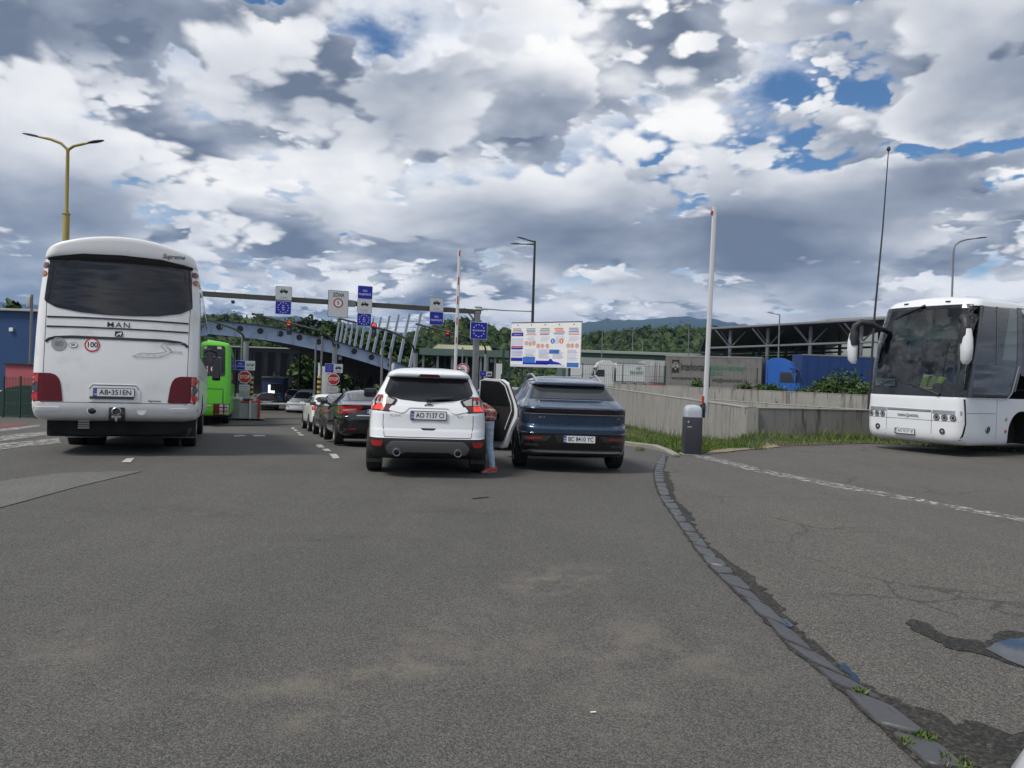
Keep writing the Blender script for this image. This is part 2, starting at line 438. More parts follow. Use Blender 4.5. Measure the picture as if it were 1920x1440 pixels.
# ---------------------------------------------------------------- bodies built as stacked plan outlines
def plan_ring(z, yr, yf, w, rr=0.25, rf=0.35, br=0.05, bf=0.15, wr=0.95, wf=0.92, crown=0.0, N=9, K=6, Sd=9):
    """One horizontal outline: rear and front edges bowed by br/bf, rounded corners rr/rf, sides narrowing to wr/wf."""
    def side(t): # half width along the car, t 0 rear .. 1 front
        return w * (1 - (1 - wr) * (1 - min(1, t / 0.4)) ** 2 - (1 - wf) * max(0, (t - 0.6) / 0.4) ** 2)
    L = yf - yr; half = []
    xr = max(side(0) - rr, 0.02); xf = max(side(1) - rf, 0.02)
    for i in range(N):
        x = xr * i / (N - 1); half.append((x, yr + br * (x / max(w, .05)) ** 2))
    y0 = yr + br * (xr / max(w, .05)) ** 2
    for i in range(1, K + 1):
        a = math.pi / 2 * i / K; half.append((xr + (side(0) - xr) * math.sin(a), y0 + rr * (1 - math.cos(a))))
    ys = half[-1][1]; yfb = yf - bf * (xf / max(w, .05)) ** 2; ye = yfb - rf
    for i in range(1, Sd):
        y = ys + (ye - ys) * i / Sd; half.append((side((y - yr) / L), y))
    for i in range(K + 1):
        a = math.pi / 2 * i / K; half.append((xf + (side(1) - xf) * math.cos(a), ye + rf * math.sin(a)))
    for i in range(1, N):
        x = xf * (1 - i / (N - 1)); half.append((x, yf - bf * (x / max(w, .05)) ** 2))
    zz = lambda x: z + crown * (1 - (x / max(w, .05)) ** 2)
    out = [(x, y, zz(x)) for x, y in half]
    out += [(-x, y, zz(x)) for x, y in reversed(half[1:-1])]
    return out
def stack(levels, sub=4):
    """levels: dicts for plan_ring; smooth interpolation between them (a level with hard=True keeps a crease)."""
    keys = ['z', 'yr', 'yf', 'w', 'rr', 'rf', 'br', 'bf', 'wr', 'wf', 'crown']
    dflt = dict(rr=0.25, rf=0.35, br=0.05, bf=0.15, wr=0.95, wf=0.92, crown=0.0)
    full = []; last = dict(dflt)
    for l in levels:
        last = {**last, **{k: v for k, v in l.items() if k in keys}}; full.append([last[k] for k in keys])
    rings = []
    for i in range(len(full) - 1):
        p1, p2 = full[i], full[i + 1]
        p0 = p1 if i == 0 or levels[i].get('hard') else full[i - 1]
        p3 = p2 if i + 2 >= len(full) or levels[i + 1].get('hard') else full[i + 2]
        for j in range(sub):
            t = j / sub
            q = []
            for a, b, c, d in zip(p0, p1, p2, p3):
                v = 0.5 * (2 * b + (c - a) * t + (2 * a - 5 * b + 4 * c - d) * t * t + (3 * b - a - 3 * c + d) * t ** 3)
                q.append(min(max(v, min(b, c)), max(b, c)))
            rings.append(q)
    rings.append(full[-1])
    return [plan_ring(**dict(zip(keys, q))) for q in rings]
class Skin:
    """A body surface that lamps, panes and trim are laid onto."""
    def __init__(s, mb): s.t = BVHTree.FromPolygons([Vector(p) for p in mb.v], mb.f)
    def hit(s, side, a, b):
        o, d = {'rear': ((a, -3, b), (0, 1, 0)), 'front': ((a, 30, b), (0, -1, 0)), 'right': ((5, a, b), (-1, 0, 0)), 'left': ((-5, a, b), (1, 0, 0)), 'top': ((a, b, 9), (0, 0, -1))}[side]
        h = s.t.ray_cast(Vector(o), Vector(d), 60)
        if h[0] is None:
            q = {'rear': (a, 0, b), 'front': (a, 12, b), 'right': (1.3, a, b), 'left': (-1.3, a, b), 'top': (a, b, 3)}[side]
            h = s.t.find_nearest(Vector(q))
        return h[0], (h[1] if h[1].dot(Vector(d)) < 0 else -h[1])
def inset_round(poly, r, n=4):
    """Round the corners of a polygon."""
    out = []; k = len(poly)
    for i in range(k):
        p0, p, p1 = Vector(poly[i - 1]), Vector(poly[i]), Vector(poly[(i + 1) % k])
        a, b = (p0 - p), (p1 - p); d = min(r, a.length * .45, b.length * .45)
        a, b = p + a.normalized() * d, p + b.normalized() * d
        for j in range(n + 1):
            t = j / n; out.append(tuple((1 - t) ** 2 * a + 2 * t * (1 - t) * p + t * t * b))
    return out
def patch(mb, skin, side, poly, m, off=0.006, res=0.08, skirt=0.02, smooth=True):
    """A panel with the given outline (x,z from behind or ahead, y,z from a side) laid on the body."""
    k = len(poly); pts = [Vector(p) for p in poly]
    x0, x1 = min(p.x for p in pts), max(p.x for p in pts); y0, y1 = min(p.y for p in pts), max(p.y for p in pts)
    bd = []
    for i in range(k):
        a, b = pts[i], pts[(i + 1) % k]; n = max(1, int((b - a).length / res))
        bd += [a.lerp(b, j / n) for j in range(n)]
    nb = len(bd); allp = list(bd)
    nx, ny = max(1, int((x1 - x0) / res)), max(1, int((y1 - y0) / res))
    if nx * ny < 6000:
        for i in range(1, nx):
            for j in range(1, ny): allp.append(Vector((x0 + (x1 - x0) * i / nx, y0 + (y1 - y0) * j / ny)))
    vs, es, fs, ov, oe, of = delaunay_2d_cdt(allp, [], [list(range(nb))], 1, 1e-5)
    P, Nn = [], []
    for p in vs:
        h, n = skin.hit(side, p.x, p.y); P.append(h + n * off); Nn.append(n)
    fl = []
    ax = {'rear': Vector((0, -1, 0)), 'front': Vector((0, 1, 0)), 'right': Vector((1, 0, 0)), 'left': Vector((-1, 0, 0)), 'top': Vector((0, 0, 1))}[side]
    for f in fs:
        a, b, c = P[f[0]], P[f[1]], P[f[2]]
        fl.append(tuple(f) if (b - a).cross(c - a).dot(ax) >= 0 else tuple(f)[::-1])
    mb.add(P, fl, m, smooth)
    if skirt:
        cnt = {}
        for f in fl:
            for i in range(len(f)):
                e = (f[i], f[(i + 1) % len(f)]); cnt[e] = 1
        sv, sf = [], []
        for (i, j) in cnt:
            if (j, i) in cnt: continue
            o = len(sv); sv += [P[i], P[j], P[j] - Nn[j] * (off + skirt), P[i] - Nn[i] * (off + skirt)]; sf.append((o + 1, o, o + 3, o + 2))
        mb.add(sv, sf, m)
def band(path, w):
    """Outline of a line of width w along a 2D path."""
    pts = [Vector(p) for p in path]; l, r = [], []
    for i, p in enumerate(pts):
        t = (pts[min(i + 1, len(pts) - 1)] - pts[max(i - 1, 0)]).normalized(); n = Vector((-t.y, t.x)) * (w / 2)
        l.append(tuple(p + n)); r.append(tuple(p - n))
    return l + r[::-1]
def circle(cx, cy, r, n=20, sx=1.0):
    return [(cx + r * sx * math.cos(2 * math.pi * i / n), cy + r * math.sin(2 * math.pi * i / n)) for i in range(n)]
def rect(x0, y0, x1, y1): return [(x0, y0), (x1, y0), (x1, y1), (x0, y1)]
def mir(poly): return [(-x, y) for x, y in poly][::-1]
def wheel(parent, x, y, r, w, rim_m='alloy', spokes=10, name='wheel', face=1, hub=0.66):
    """Tyre with rounded shoulders and a spoked rim; face +1 shows its rim to +x."""
    t = MB(); t.lathe([(r * .70, -w * .5), (r * .9, -w * .5), (r * .97, -w * .44), (r, -w * .3), (r * .994, -w * .15), (r, 0), (r * .994, w * .15), (r, w * .3), (r * .97, w * .44), (r * .9, w * .5), (r * .70, w * .5)], 'rubber', 'X', n=36)
    for q in (-.22, -.075, .075, .22): t.lathe([(r * 1.0005, w * q - .006), (r * .985, w * q), (r * 1.0005, w * q + .006)], 'underside', 'X', n=36)
    o = t.build(name, parent); o.location = (x, y, r)
    g = MB(); rr = r * hub
    g.lathe([(r * .72, -w * .4), (rr * 1.02, face * w * .30), (r * .72, face * w * .49), (rr * .99, face * w * .47), (rr * .94, face * w * .2), (rr * .9, 0)], rim_m, 'X', n=32)
    g.lathe([(rr * .95, face * w * .05), (0.001, face * w * .05)], 'underside', 'X', n=20)
    g.lathe([(0.001, face * w * .42), (rr * .2, face * w * .42), (rr * .24, face * w * .3), (rr * .24, 0)], rim_m, 'X', n=16)
    for k in range(spokes):
        a = 2 * math.pi * k / spokes; ca, sa = math.cos(a), math.sin(a)
        p = [(rr * .2, -.13 * rr), (rr * .97, -.07 * rr), (rr * .97, .07 * rr), (rr * .2, .13 * rr)]
        vs = []
        for d in (face * w * .40, face * w * .2):
            for q, s in p: vs.append((d, q * ca - s * sa, q * sa + s * ca))
        g.add(vs, [(0, 1, 2, 3), (7, 6, 5, 4), (0, 4, 5, 1), (1, 5, 6, 2), (2, 6, 7, 3), (3, 7, 4, 0)], rim_m)
    q = g.build('rim', o)
    return o
def plate(parent, text, w, h, o, u, v, blue=True, style='black_frame'):
    """Number plate: frame, white field, blue country strip, characters. Its z axis looks at the viewer."""
    b = MB(); o, u, v = Vector(o), Vector(u).normalized(), Vector(v).normalized(); n = u.cross(v)
    b.prism(inset_round(rect(-w / 2 - .012, -h / 2 - .014, w / 2 + .012, h / 2 + .012), .012), 'gloss_black', o, u, v, .012)
    b.prism(inset_round(rect(-w / 2, -h / 2, w / 2, h / 2), .01), 'plate_white', o + n * .012, u, v, .003)
    b.prism(rect(-w / 2 + .002, -h / 2 + .002, -w / 2 + .045, h / 2 - .002), 'plate_blue', o + n * .015, u, v, .001)
    b.text(text[0], h * .30, 'ink_white', o + n * .016 - u * (w / 2 - .024) - v * (h * .27), u, v, bold=.01)
    if text[0] == 'SK':
        for q in circle(0, 0, .012, 8): b.prism(circle(q[0], q[1], .003, 6), 'yellow_mark', o + n * .016 - u * (w / 2 - .024) + v * (h * .16), u, v, .001)
    else:
        b.prism(rect(-.015, 0, .015, h * .17), 'yellow_mark', o + n * .016 - u * (w / 2 - .024), u, v, .001)
    b.text(text[1], h * .92, 'ink_black', o + n * .016 + u * .022, u, v, bold=.012, fit=w * .80)
    return b.build('number_plate', parent)
# ---------------------------------------------------------------- terrain
def sm(x, a, b):
    t = min(1, max(0, (x - a) / (b - a))); return t * t * (3 - 2 * t)
PROF = [(-99, 0), (13.5, 0), (19, -.3), (21.5, -.47), (24.5, -.61), (27, -.74), (29, -.83), (40, -1.2), (64, -2.1), (1e6, -2.1)]
def prof(y):
    for (a, za), (b, zb) in zip(PROF, PROF[1:]):
        if y <= b: return za + (zb - za) * max(0, y - a) / (b - a)
WALL_X, WALL_Y = 7.0, 22.8
def wall_y(x): return WALL_Y + (x - WALL_X) * 0.36
def gz(X, Y):
    if X > WALL_X + 0.2 and Y > wall_y(X) + 0.15: return 0.0
    s = 4 * sm(X, 1, 6)
    z = sum(prof(Y - s + d) for d in (-.9, -.3, .3, .9)) / 4
    z *= (1 - sm(X, 7.2, 9.5))
    if X > 6.5: z *= 1 - sm(Y, 19.5, 22) * sm(X, 6.5, 7.1) * (1 - sm(Y, 22.9, 23.5))
    return z
def ground(px, py):
    d = ray(px, py); Y = 5.0
    for _ in range(60):
        t = Y / d.y; z = gz(d.x * t, Y)
        Y += 0.5 * ((z - CAM_H) / d.z * d.y - Y) if d.z < -1e-4 else 10
    t = Y / d.y
    return Vector((d.x * t, Y, gz(d.x * t, Y)))
def make_ground():
    xs = [-9000, -4000, -1500, -600, -300, -150, -100, -80] + [-60 + 2 * i for i in range(20)] + [-20 + .5 * i for i in range(54)] + [6.99, 7.03, 7.31, 7.5] + [8 + .5 * i for i in range(36)] + [26 + 3 * i for i in range(14)] + [80, 100, 150, 300, 600, 1500, 4000, 9000]
    ys = [-9000, -3000, -800, -200, -60, -20, -6, 0] + [1 + i for i in range(11)] + [12 + .5 * i for i in range(60)] + [42 + 1.5 * i for i in range(20)] + [75, 90, 120, 170, 250, 500, 1500, 4000, 9000]
    vs = [(x, y, gz(x, y)) for y in ys for x in xs]; n = len(xs)
    fs = [(j * n + i, j * n + i + 1, (j + 1) * n + i + 1, (j + 1) * n + i) for j in range(len(ys) - 1) for i in range(n - 1)]
    b = MB(); b.add(vs, fs, 'asphalt', True)
    return tag(b.build('ground'), kind='structure')
def drape(name, poly, m, off=0.006, res=0.4, kind='structure', jitter=0.0, seed=1):
    """A thin sheet lying on the ground with the given outline."""
    pts = [Vector(p[:2]) for p in poly]; bd = []
    rnd = random.Random(seed)
    for i in range(len(pts)):
        a, b = pts[i], pts[(i + 1) % len(pts)]; n = max(1, int((b - a).length / res))
        for j in range(n):
            q = a.lerp(b, j / n)
            if jitter: q += Vector((rnd.uniform(-1, 1), rnd.uniform(-1, 1))) * jitter
            bd.append(q)
    x0, x1 = min(p.x for p in bd), max(p.x for p in bd); y0, y1 = min(p.y for p in bd), max(p.y for p in bd)
    allp = list(bd); r2 = max(res, (x1 - x0) / 80, (y1 - y0) / 80)
    for i in range(1, int((x1 - x0) / r2) + 1):
        for j in range(1, int((y1 - y0) / r2) + 1): allp.append(Vector((x0 + i * r2, y0 + j * r2)))
    v2, _, fs, *_ = delaunay_2d_cdt(allp, [], [list(range(len(bd)))], 1, 1e-5)
    vs = [(p.x, p.y, gz(p.x, p.y) + off) for p in v2]
    fl = []
    for f in fs:
        a, b, c = (Vector(vs[i]) for i in f[:3]); fl.append(tuple(f) if (b - a).cross(c - a).z > 0 else tuple(f)[::-1])
    b = MB(); b.add(vs, fl, m, True)
    return tag(b.build(name), kind=kind)
def ground_mats():
    def base(name):
        m = bpy.data.materials.new(name); m.use_nodes = True; S.nt = m.node_tree; MATS[name] = m
        tc = m.node_tree.nodes.new('ShaderNodeTexCoord')
        return m, m.node_tree.nodes['Principled BSDF'], S(tc.outputs['Object'])
    def finish(m, b, col, rough, h, strength, dist):
        nt = m.node_tree
        nt.links.new(col.s, b.inputs['Base Color'])
        if isinstance(rough, S): nt.links.new(rough.s, b.inputs['Roughness'])
        else: b.inputs['Roughness'].default_value = rough
        bn = nt.nodes.new('ShaderNodeBump'); bn.inputs['Strength'].default_value = strength; bn.inputs['Distance'].default_value = dist
        nt.links.new(h.s, bn.inputs['Height']); nt.links.new(bn.outputs[0], b.inputs['Normal'])
    def stain(P, x, y, sx, sy, ang):
        px, py, pz = sep(P); ca, sa = math.cos(ang), math.sin(ang)
        u = ((px - x) * ca + (py - y) * sa) * (1 / sx); v = ((py - y) * ca - (px - x) * sa) * (1 / sy)
        return S.op('EXPONENT', (u * u + v * v) * -1.0)
    def asphalt(name, dark, light, warm, cell, patchy, stains=(), cracks=0.0, far_green=False):
        m, b, P = base(name)
        cellc = voro(P, cell, 'F1', out='Color'); r, g, bl = sep(cellc)
        grit = voro(P, cell, 'F1')
        fine = noise(P, cell * 1.7, 3.0, 0.7)
        tone = r * 0.55 + fine * 0.45
        col = ramp(tone, [(0.15, tuple(v * .45 for v in dark)), (0.42, dark), (0.66, light), (0.92, tuple(v * 2.0 for v in light))])
        col = mixc(smooth(g, 0.90, 0.94) * 0.6, col, warm)
        big = noise(P, 0.35, 5.0, 0.6); mid = noise(P, 2.3, 4.0, 0.6)
        # wheel-worn lanes run with the traffic
        along = noise(vop('MULTIPLY', vop('ADD', P, vop('SCALE', noise(P, .05, 2, col=True), 4.0)), (1.4, 0.10, 1.0)), 1.0, 4.0, 0.6)
        shadev = 1.0 + ((big - 0.5) * 1.2 + (mid - 0.5) * 0.55 + (along - 0.5) * 0.7) * patchy
        col = mixc(1.0, col, vec(shadev, shadev, shadev), 'MULTIPLY')
        for (x, y, sx, sy, a, amt, c) in stains:
            q = stain(P, x, y, sx, sy, R(a)) * smooth(noise(P, 3.0, 6.0, 0.7), 0.38, 0.66) * amt
            col = mixc(q, col, c)
        h = grit * -1.0 + fine * 0.5
        if cracks:
            w = vop('ADD', P, vop('SCALE', noise(P, 1.3, 4.0, 0.6, col=True), 0.55))
            ed = voro(w, 0.62, 'DISTANCE_TO_EDGE')
            ck = smooth(ed, 0.014, 0.002) * smooth(noise(P, 0.4, 3.0), 0.50, 0.58) * cracks
            col = mixc(ck, col, (0.012, 0.012, 0.011))
        if far_green:
            px, py, pz = sep(P); col = mixc(smooth(py + noise(P, 0.05, 3) * 30.0, 118.0, 128.0), col, (0.05, 0.085, 0.02))
        finish(m, b, col, lin(big, 0.3, 0.7, 0.78, 0.92), h, 0.55, 0.006)
    st = []
    for (px, py, w, l, a, amt) in [(1035, 1085, .30, .5, -40, .7), (1140, 1215, .5, .9, -30, .35), (690, 1260, .18, .9, -62, .6), (600, 1350, .16, .35, -60, .5), (1330, 1235, .3, .5, 30, .35), (120, 1210, .35, .5, 20, .4), (820, 1180, .3, .7, -50, .3), (1250, 1180, .12, .16, 0, .5), (1180, 1360, .2, .3, 10, .4)]:
        g = ground(px, py); st.append((g.x, g.y, w, l, a, amt, (0.20, 0.172, 0.138)))
    for (px, py, w, l, a, amt) in [(640, 1010, .5, .16, 10, .55), (330, 960, .8, .3, -10, .5), (900, 960, .7, .2, 5, .5), (1500, 1010, .4, .15, 0, .4), (420, 1180, .14, .5, 20, .45), (1000, 1290, .10, .35, -30, .4), (520, 880, .9, .5, -20, .5)]:
        g = ground(px, py); st.append((g.x, g.y, w, l, a, amt, (0.032, 0.031, 0.029)))
    asphalt('asphalt', (0.057, 0.0555, 0.0518), (0.100, 0.0972, 0.0905), (0.17, 0.155, 0.135), 150.0, 0.50, st, 0.0, True)
    asphalt('old_asphalt', (0.064, 0.0605, 0.0545), (0.116, 0.1095, 0.098), (0.20, 0.17, 0.14), 125.0, 0.45, (), 0.5)
    asphalt('patch_concrete', (0.10, 0.10, 0.092), (0.135, 0.133, 0.12), (0.16, 0.155, 0.14), 120.0, 0.4)
    asphalt('red_surface', (0.13, 0.04, 0.035), (0.2, 0.07, 0.06), (0.2, 0.1, 0.08), 50.0, 0.4)
    asphalt('wet_dirt', (0.012, 0.0115, 0.010), (0.030, 0.028, 0.024), (0.09, 0.075, 0.05), 60.0, 1.3)
    asphalt('sand', (0.16, 0.13, 0.085), (0.27, 0.22, 0.15), (0.3, 0.24, 0.16), 60.0, 0.6)
    asphalt('soil', (0.05, 0.045, 0.03), (0.09, 0.08, 0.05), (0.1, 0.1, 0.05), 30.0, 0.8)
    m, b, P = base('kerb_slate')
    n = noise(P, 9.0, 6.0, 0.65)
    oi = m.node_tree.nodes.new('ShaderNodeObjectInfo')
    c = mixc(n, (0.036, 0.038, 0.043), (0.092, 0.095, 0.103)); c = mixc(S(oi.outputs['Random']) * 0.5, c, (0.05, 0.05, 0.052))
    finish(m, b, c, lin(n, 0.3, 0.7, 0.35, 0.6), n, 0.5, 0.01)
    m, b, P = base('kerb_concrete')
    n = noise(P, 5.0, 6.0, 0.65); finish(m, b, mixc(n, (0.20, 0.185, 0.155), (0.33, 0.31, 0.27)), 0.85, n, 0.4, 0.01)
    # worn road paint: the paint is missing where the asphalt shows through
    for name, col, t0, t1 in (('road_paint', (0.50, 0.50, 0.485), 0.36, 0.46), ('worn_line', (0.40, 0.40, 0.385), 0.45, 0.60), ('worn_paint', (0.42, 0.42, 0.40), 0.44, 0.56)):
        m, b, P = base(name); nt = m.node_tree
        w = smooth(noise(P, 7.0, 8.0, 0.75), t0, t1)
        n = noise(P, 3.0, 5.0, 0.6); finish(m, b, mixc(n, tuple(v * .75 for v in col), col), 0.75, noise(P, 90.0), 0.3, 0.004)
        nt.links.new(w.s, b.inputs['Alpha'])
    # board-marked concrete with vertical run-off streaks
    m, b, P = base('concrete')
    x, y, z = sep(P)
    st = noise(vop('MULTIPLY', P, (2.2, 2.2, 0.16)), 1.6, 6.0, 0.7)
    st2 = noise(vop('MULTIPLY', P, (1.0, 1.0, 0.1)), 4.5, 5.0, 0.7)
    bl = noise(P, 1.2, 7.0, 0.65); sp = noise(P, 30.0, 4.0, 0.6)
    c = mixc(bl, (0.20, 0.195, 0.178), (0.36, 0.355, 0.33))
    c = mixc(smooth(st, 0.53, 0.66) * 0.8, c, (0.085, 0.082, 0.074))
    c = mixc(smooth(st2, 0.585, 0.66) * 0.65, c, (0.045, 0.043, 0.04))
    c = mixc(smooth(noise(P, 0.7, 5.0, 0.6), 0.58, 0.72) * 0.5, c, (0.36, 0.35, 0.31))
    c = mixc(smooth(sp, 0.62, 0.72) * 0.5, c, (0.10, 0.10, 0.09))
    finish(m, b, c, 0.88, bl + sp * 0.3, 0.35, 0.012)
    m, b, P = base('puddle_water'); nt = m.node_tree
    b.inputs['Base Color'].default_value = (0.03, 0.031, 0.033, 1); b.inputs['Roughness'].default_value = 0.03; b.inputs['IOR'].default_value = 1.45; b.inputs['Specular IOR Level'].default_value = 0.9
ground_mats()
make_ground()
def px_poly(pts): return [ground(*p) for p in pts]
# pavement of the coach park, right of the set stones
_k = lambda x, y: (1180 + x / 2.323, 820 + y / 2.323)
KL = [_k(*p) for p in [(146, 78), (122, 110), (108, 150), (110, 185), (117, 220), (133, 255), (150, 290), (180, 330), (210, 370), (275, 470), (370, 590), (480, 690), (620, 830), (700, 920), (820, 1010), (950, 1130), (1100, 1270), (1250, 1400), (1420, 1540)]]
KR = [_k(*p) for p in [(168, 83), (155, 115), (148, 150), (152, 185), (165, 225), (178, 258), (200, 290), (228, 335), (255, 372), (350, 490), (462, 600), (590, 735), (755, 895), (862, 985), (1010, 1090), (1200, 1215), (1330, 1330), (1450, 1430), (1620, 1560)]]
gl, gr = [ground(*p) for p in KL], [ground(*p) for p in KR]
park = gl + [Vector((4.2, 1.2, 0)), Vector((40, 1.2, 0)), Vector((40, 21, 0)), Vector((12.2, 20.6, 0))] + px_poly([(1640, 834), (1560, 837), (1460, 841), (1400, 846), (1345, 850), (1312, 858), (1262, 853)])
drape('pavement', park, 'old_asphalt', 0.005, 0.35)
# the dark stones
def along(g, t):
    i = min(int(t), len(g) - 2); return g[i].lerp(g[i + 1], t - i)
def arc_table(g):
    s = [0.0]
    for a, b in zip(g, g[1:]): s.append(s[-1] + (b - a).length)
    return s
def at_len(g, s, L):
    for i in range(len(g) - 1):
        if s[i + 1] >= L or i == len(g) - 2: return g[i].lerp(g[i + 1], (L - s[i]) / max(1e-6, s[i + 1] - s[i]))
sl = arc_table(gl); rnd = random.Random(4)
cuts = [0.0]
while cuts[-1] < sl[-1] - 0.2: cuts.append(cuts[-1] + rnd.uniform(0.25, 0.5))
def right_of(L):
    for i in range(len(gl) - 1):
        if sl[i + 1] >= L or i == len(gl) - 2:
            return gr[i].lerp(gr[i + 1], (L - sl[i]) / max(1e-6, sl[i + 1] - sl[i]))
for i, (a, b2) in enumerate(zip(cuts, cuts[1:])):
    g0 = rnd.uniform(.018, .032); A, B = at_len(gl, sl, a + g0), at_len(gl, sl, b2 - g0); Dd, Cc = right_of(a + g0), right_of(b2 - g0)
    k = min(1.0, 0.30 / max(.05, (A - Dd).length)); Dd = A.lerp(Dd, k); k = min(1.0, 0.30 / max(.05, (B - Cc).length)); Cc = B.lerp(Cc, k)
    cen = (A + B + Cc + Dd) / 4
    pl = [(p - cen) for p in (A, B, Cc, Dd)]
    pl2 = inset_round([(p.x * rnd.uniform(.93, 1.0) + rnd.uniform(-.012, .012), p.y * rnd.uniform(.93, .99) + rnd.uniform(-.012, .012)) for p in pl], 0.05, 3)
    area = sum(pl2[q - 1][0] * pl2[q][1] - pl2[q][0] * pl2[q - 1][1] for q in range(len(pl2)))
    if area < 0: pl2 = pl2[::-1]
    m = MB(); n = len(pl2); top = rnd.uniform(.015, .021)
    vs = [(x, y, -.05) for x, y in pl2] + [(x, y, top * .5) for x, y in pl2] + [(x * .93, y * .95, top + rnd.uniform(-.002, .002)) for x, y in pl2] + [(x * .45, y * .45, top + rnd.uniform(0, .006)) for x, y in pl2]
    fs = [(j * n + q, j * n + (q + 1) % n, (j + 1) * n + (q + 1) % n, (j + 1) * n + q) for j in range(3) for q in range(n)] + [tuple(range(3 * n, 4 * n))]
    m.add(vs, fs, 'kerb_slate', True)
    tag(m.build('kerb_stone', loc=cen), 'dark slate stone set flush in the curved line between the road and the coach park', 'kerb stone', 'dark stones set in a curve along the road edge')
drape('joint_soil', [p + Vector((-.012, 0, 0)) for p in gl] + [p + Vector((.015, 0, 0)) for p in gr[::-1]], 'wet_dirt', 0.0075, 0.10, jitter=.012, seed=12)
# crumbled dirt beside the stones, pot-hole, puddles
dr = []
for i in range(2, len(gr)):
    dr.append(gr[i] + Vector((-.02, 0, 0)))
dl = []
rnd = random.Random(11)
for i in range(2, len(gr)):
    t = (gr[i] - gr[i - 1]).normalized(); nrm = Vector((-t.y, t.x, 0)); nrm = nrm if nrm.x > 0 else -nrm
    dl.append(gr[i] + nrm * rnd.choice((.03, .06, .09, .14)) * (0.5 + .05 * i))
drape('dirt_strip', dr + dl[::-1], 'wet_dirt', 0.010, 0.07, jitter=0.035, seed=3)
hole = px_poly([_k(*p) for p in [(1200, 815), (1240, 795), (1290, 815), (1340, 850), (1420, 880), (1500, 885), (1560, 905), (1600, 860), (1660, 850), (1740, 855), (1800, 870), (1830, 1040), (1720, 1015), (1640, 985), (1560, 960), (1480, 935), (1400, 930), (1330, 890), (1250, 850)]])
drape('pothole', hole, 'wet_dirt', 0.010, 0.05, jitter=0.018, seed=5)
hole2 = px_poly([_k(*p) for p in [(1300, 1330), (1400, 1280), (1460, 1245), (1560, 1260), (1640, 1300), (1719, 1295), (1830, 1330), (1830, 1500), (1560, 1470), (1440, 1430)]])
drape('dirt_patch', hole2, 'wet_dirt', 0.014, 0.05, jitter=0.03, seed=6)
drape('puddle', px_poly([_k(*p) for p in [(1555, 930), (1590, 905), (1660, 885), (1740, 880), (1830, 900), (1830, 1030), (1720, 1010), (1650, 980), (1600, 955)]]), 'puddle_water', 0.014, 0.06, jitter=0.006)
drape('puddle', px_poly([_k(*p) for p in [(645, 795), (680, 800), (715, 830), (700, 838), (660, 828)]]), 'puddle_water', 0.016, 0.05)
drape('puddle', px_poly([_k(*p) for p in [(905, 990), (935, 990), (985, 1040), (1010, 1085), (985, 1075), (945, 1030)]]), 'puddle_water', 0.012, 0.04, jitter=.01)
# painted lines
drape('road_marking', px_poly([(1298, 854.5), (1325, 856), (1440, 882.5), (1560, 905.5), (1700, 931.5), (1920, 972), (1925, 981), (1760, 951), (1600, 921.5), (1420, 886.5), (1308, 859.5)]), 'worn_line', 0.010, 0.3)
for q in [[(592, 835), (602, 834), (609, 840), (597, 840)], [(603, 843), (615, 842), (622, 847), (610, 847)], [(617, 852), (630, 852), (637, 860), (625, 861)], [(546, 802), (551, 802), (553, 804.5), (547, 804.5)], [(550, 806), (556, 806), (559, 808.5), (552, 808.5)],
          [(556, 811), (562, 811), (565, 813), (558, 813)], [(559, 814.5), (567, 814.5), (570, 817), (561, 817)], [(438, 817), (456, 816), (462, 818), (440, 819.5)], [(474, 816), (496, 816), (498, 818.5), (476, 819)], [(237, 861), (252, 860), (245, 868), (227, 868)]]:
    drape('road_marking', px_poly(q), 'road_paint', 0.012, 0.5)
drape('pavement', px_poly([(-60, 908), (0, 903), (110, 888), (200, 885), (268, 884), (150, 912), (0, 953), (-60, 968)]), 'patch_concrete', 0.008, 0.5)
for q in [[(-40, 823), (60, 812), (112, 806), (115, 813), (-40, 836)], [(-40, 808), (30, 801), (75, 797), (75, 800), (-40, 813)], [(-40, 838), (110, 822), (115, 832), (-40, 850)]]:
    drape('road_marking', px_poly(q), 'worn_paint', 0.010, 0.6)
drape('pavement', px_poly([(-60, 798), (20, 794), (52, 793), (40, 799), (-60, 808)]), 'red_surface', 0.008, 0.6)

g = ground(1112, 1338); b = MB(); b.tube([(-.012, 0, .006), (.014, .006, .006)], .004, 'ink_white', 8); tag(b.build('cigarette_end', loc=g), 'tiny white cigarette end lying alone on the asphalt in front', 'litter')

for q in [[(395, 785), (480, 784), (590, 783.5), (590, 784.6), (480, 785.3), (395, 786.5)], [(400, 799), (500, 796), (588, 794), (588, 795.2), (500, 797.4), (400, 800.6)], [(884, 935), (918, 932), (915, 933.6), (886, 936.4)]]:
    drape('tar_seam', px_poly(q), 'wet_dirt', 0.009, 0.3, jitter=.004, seed=4)
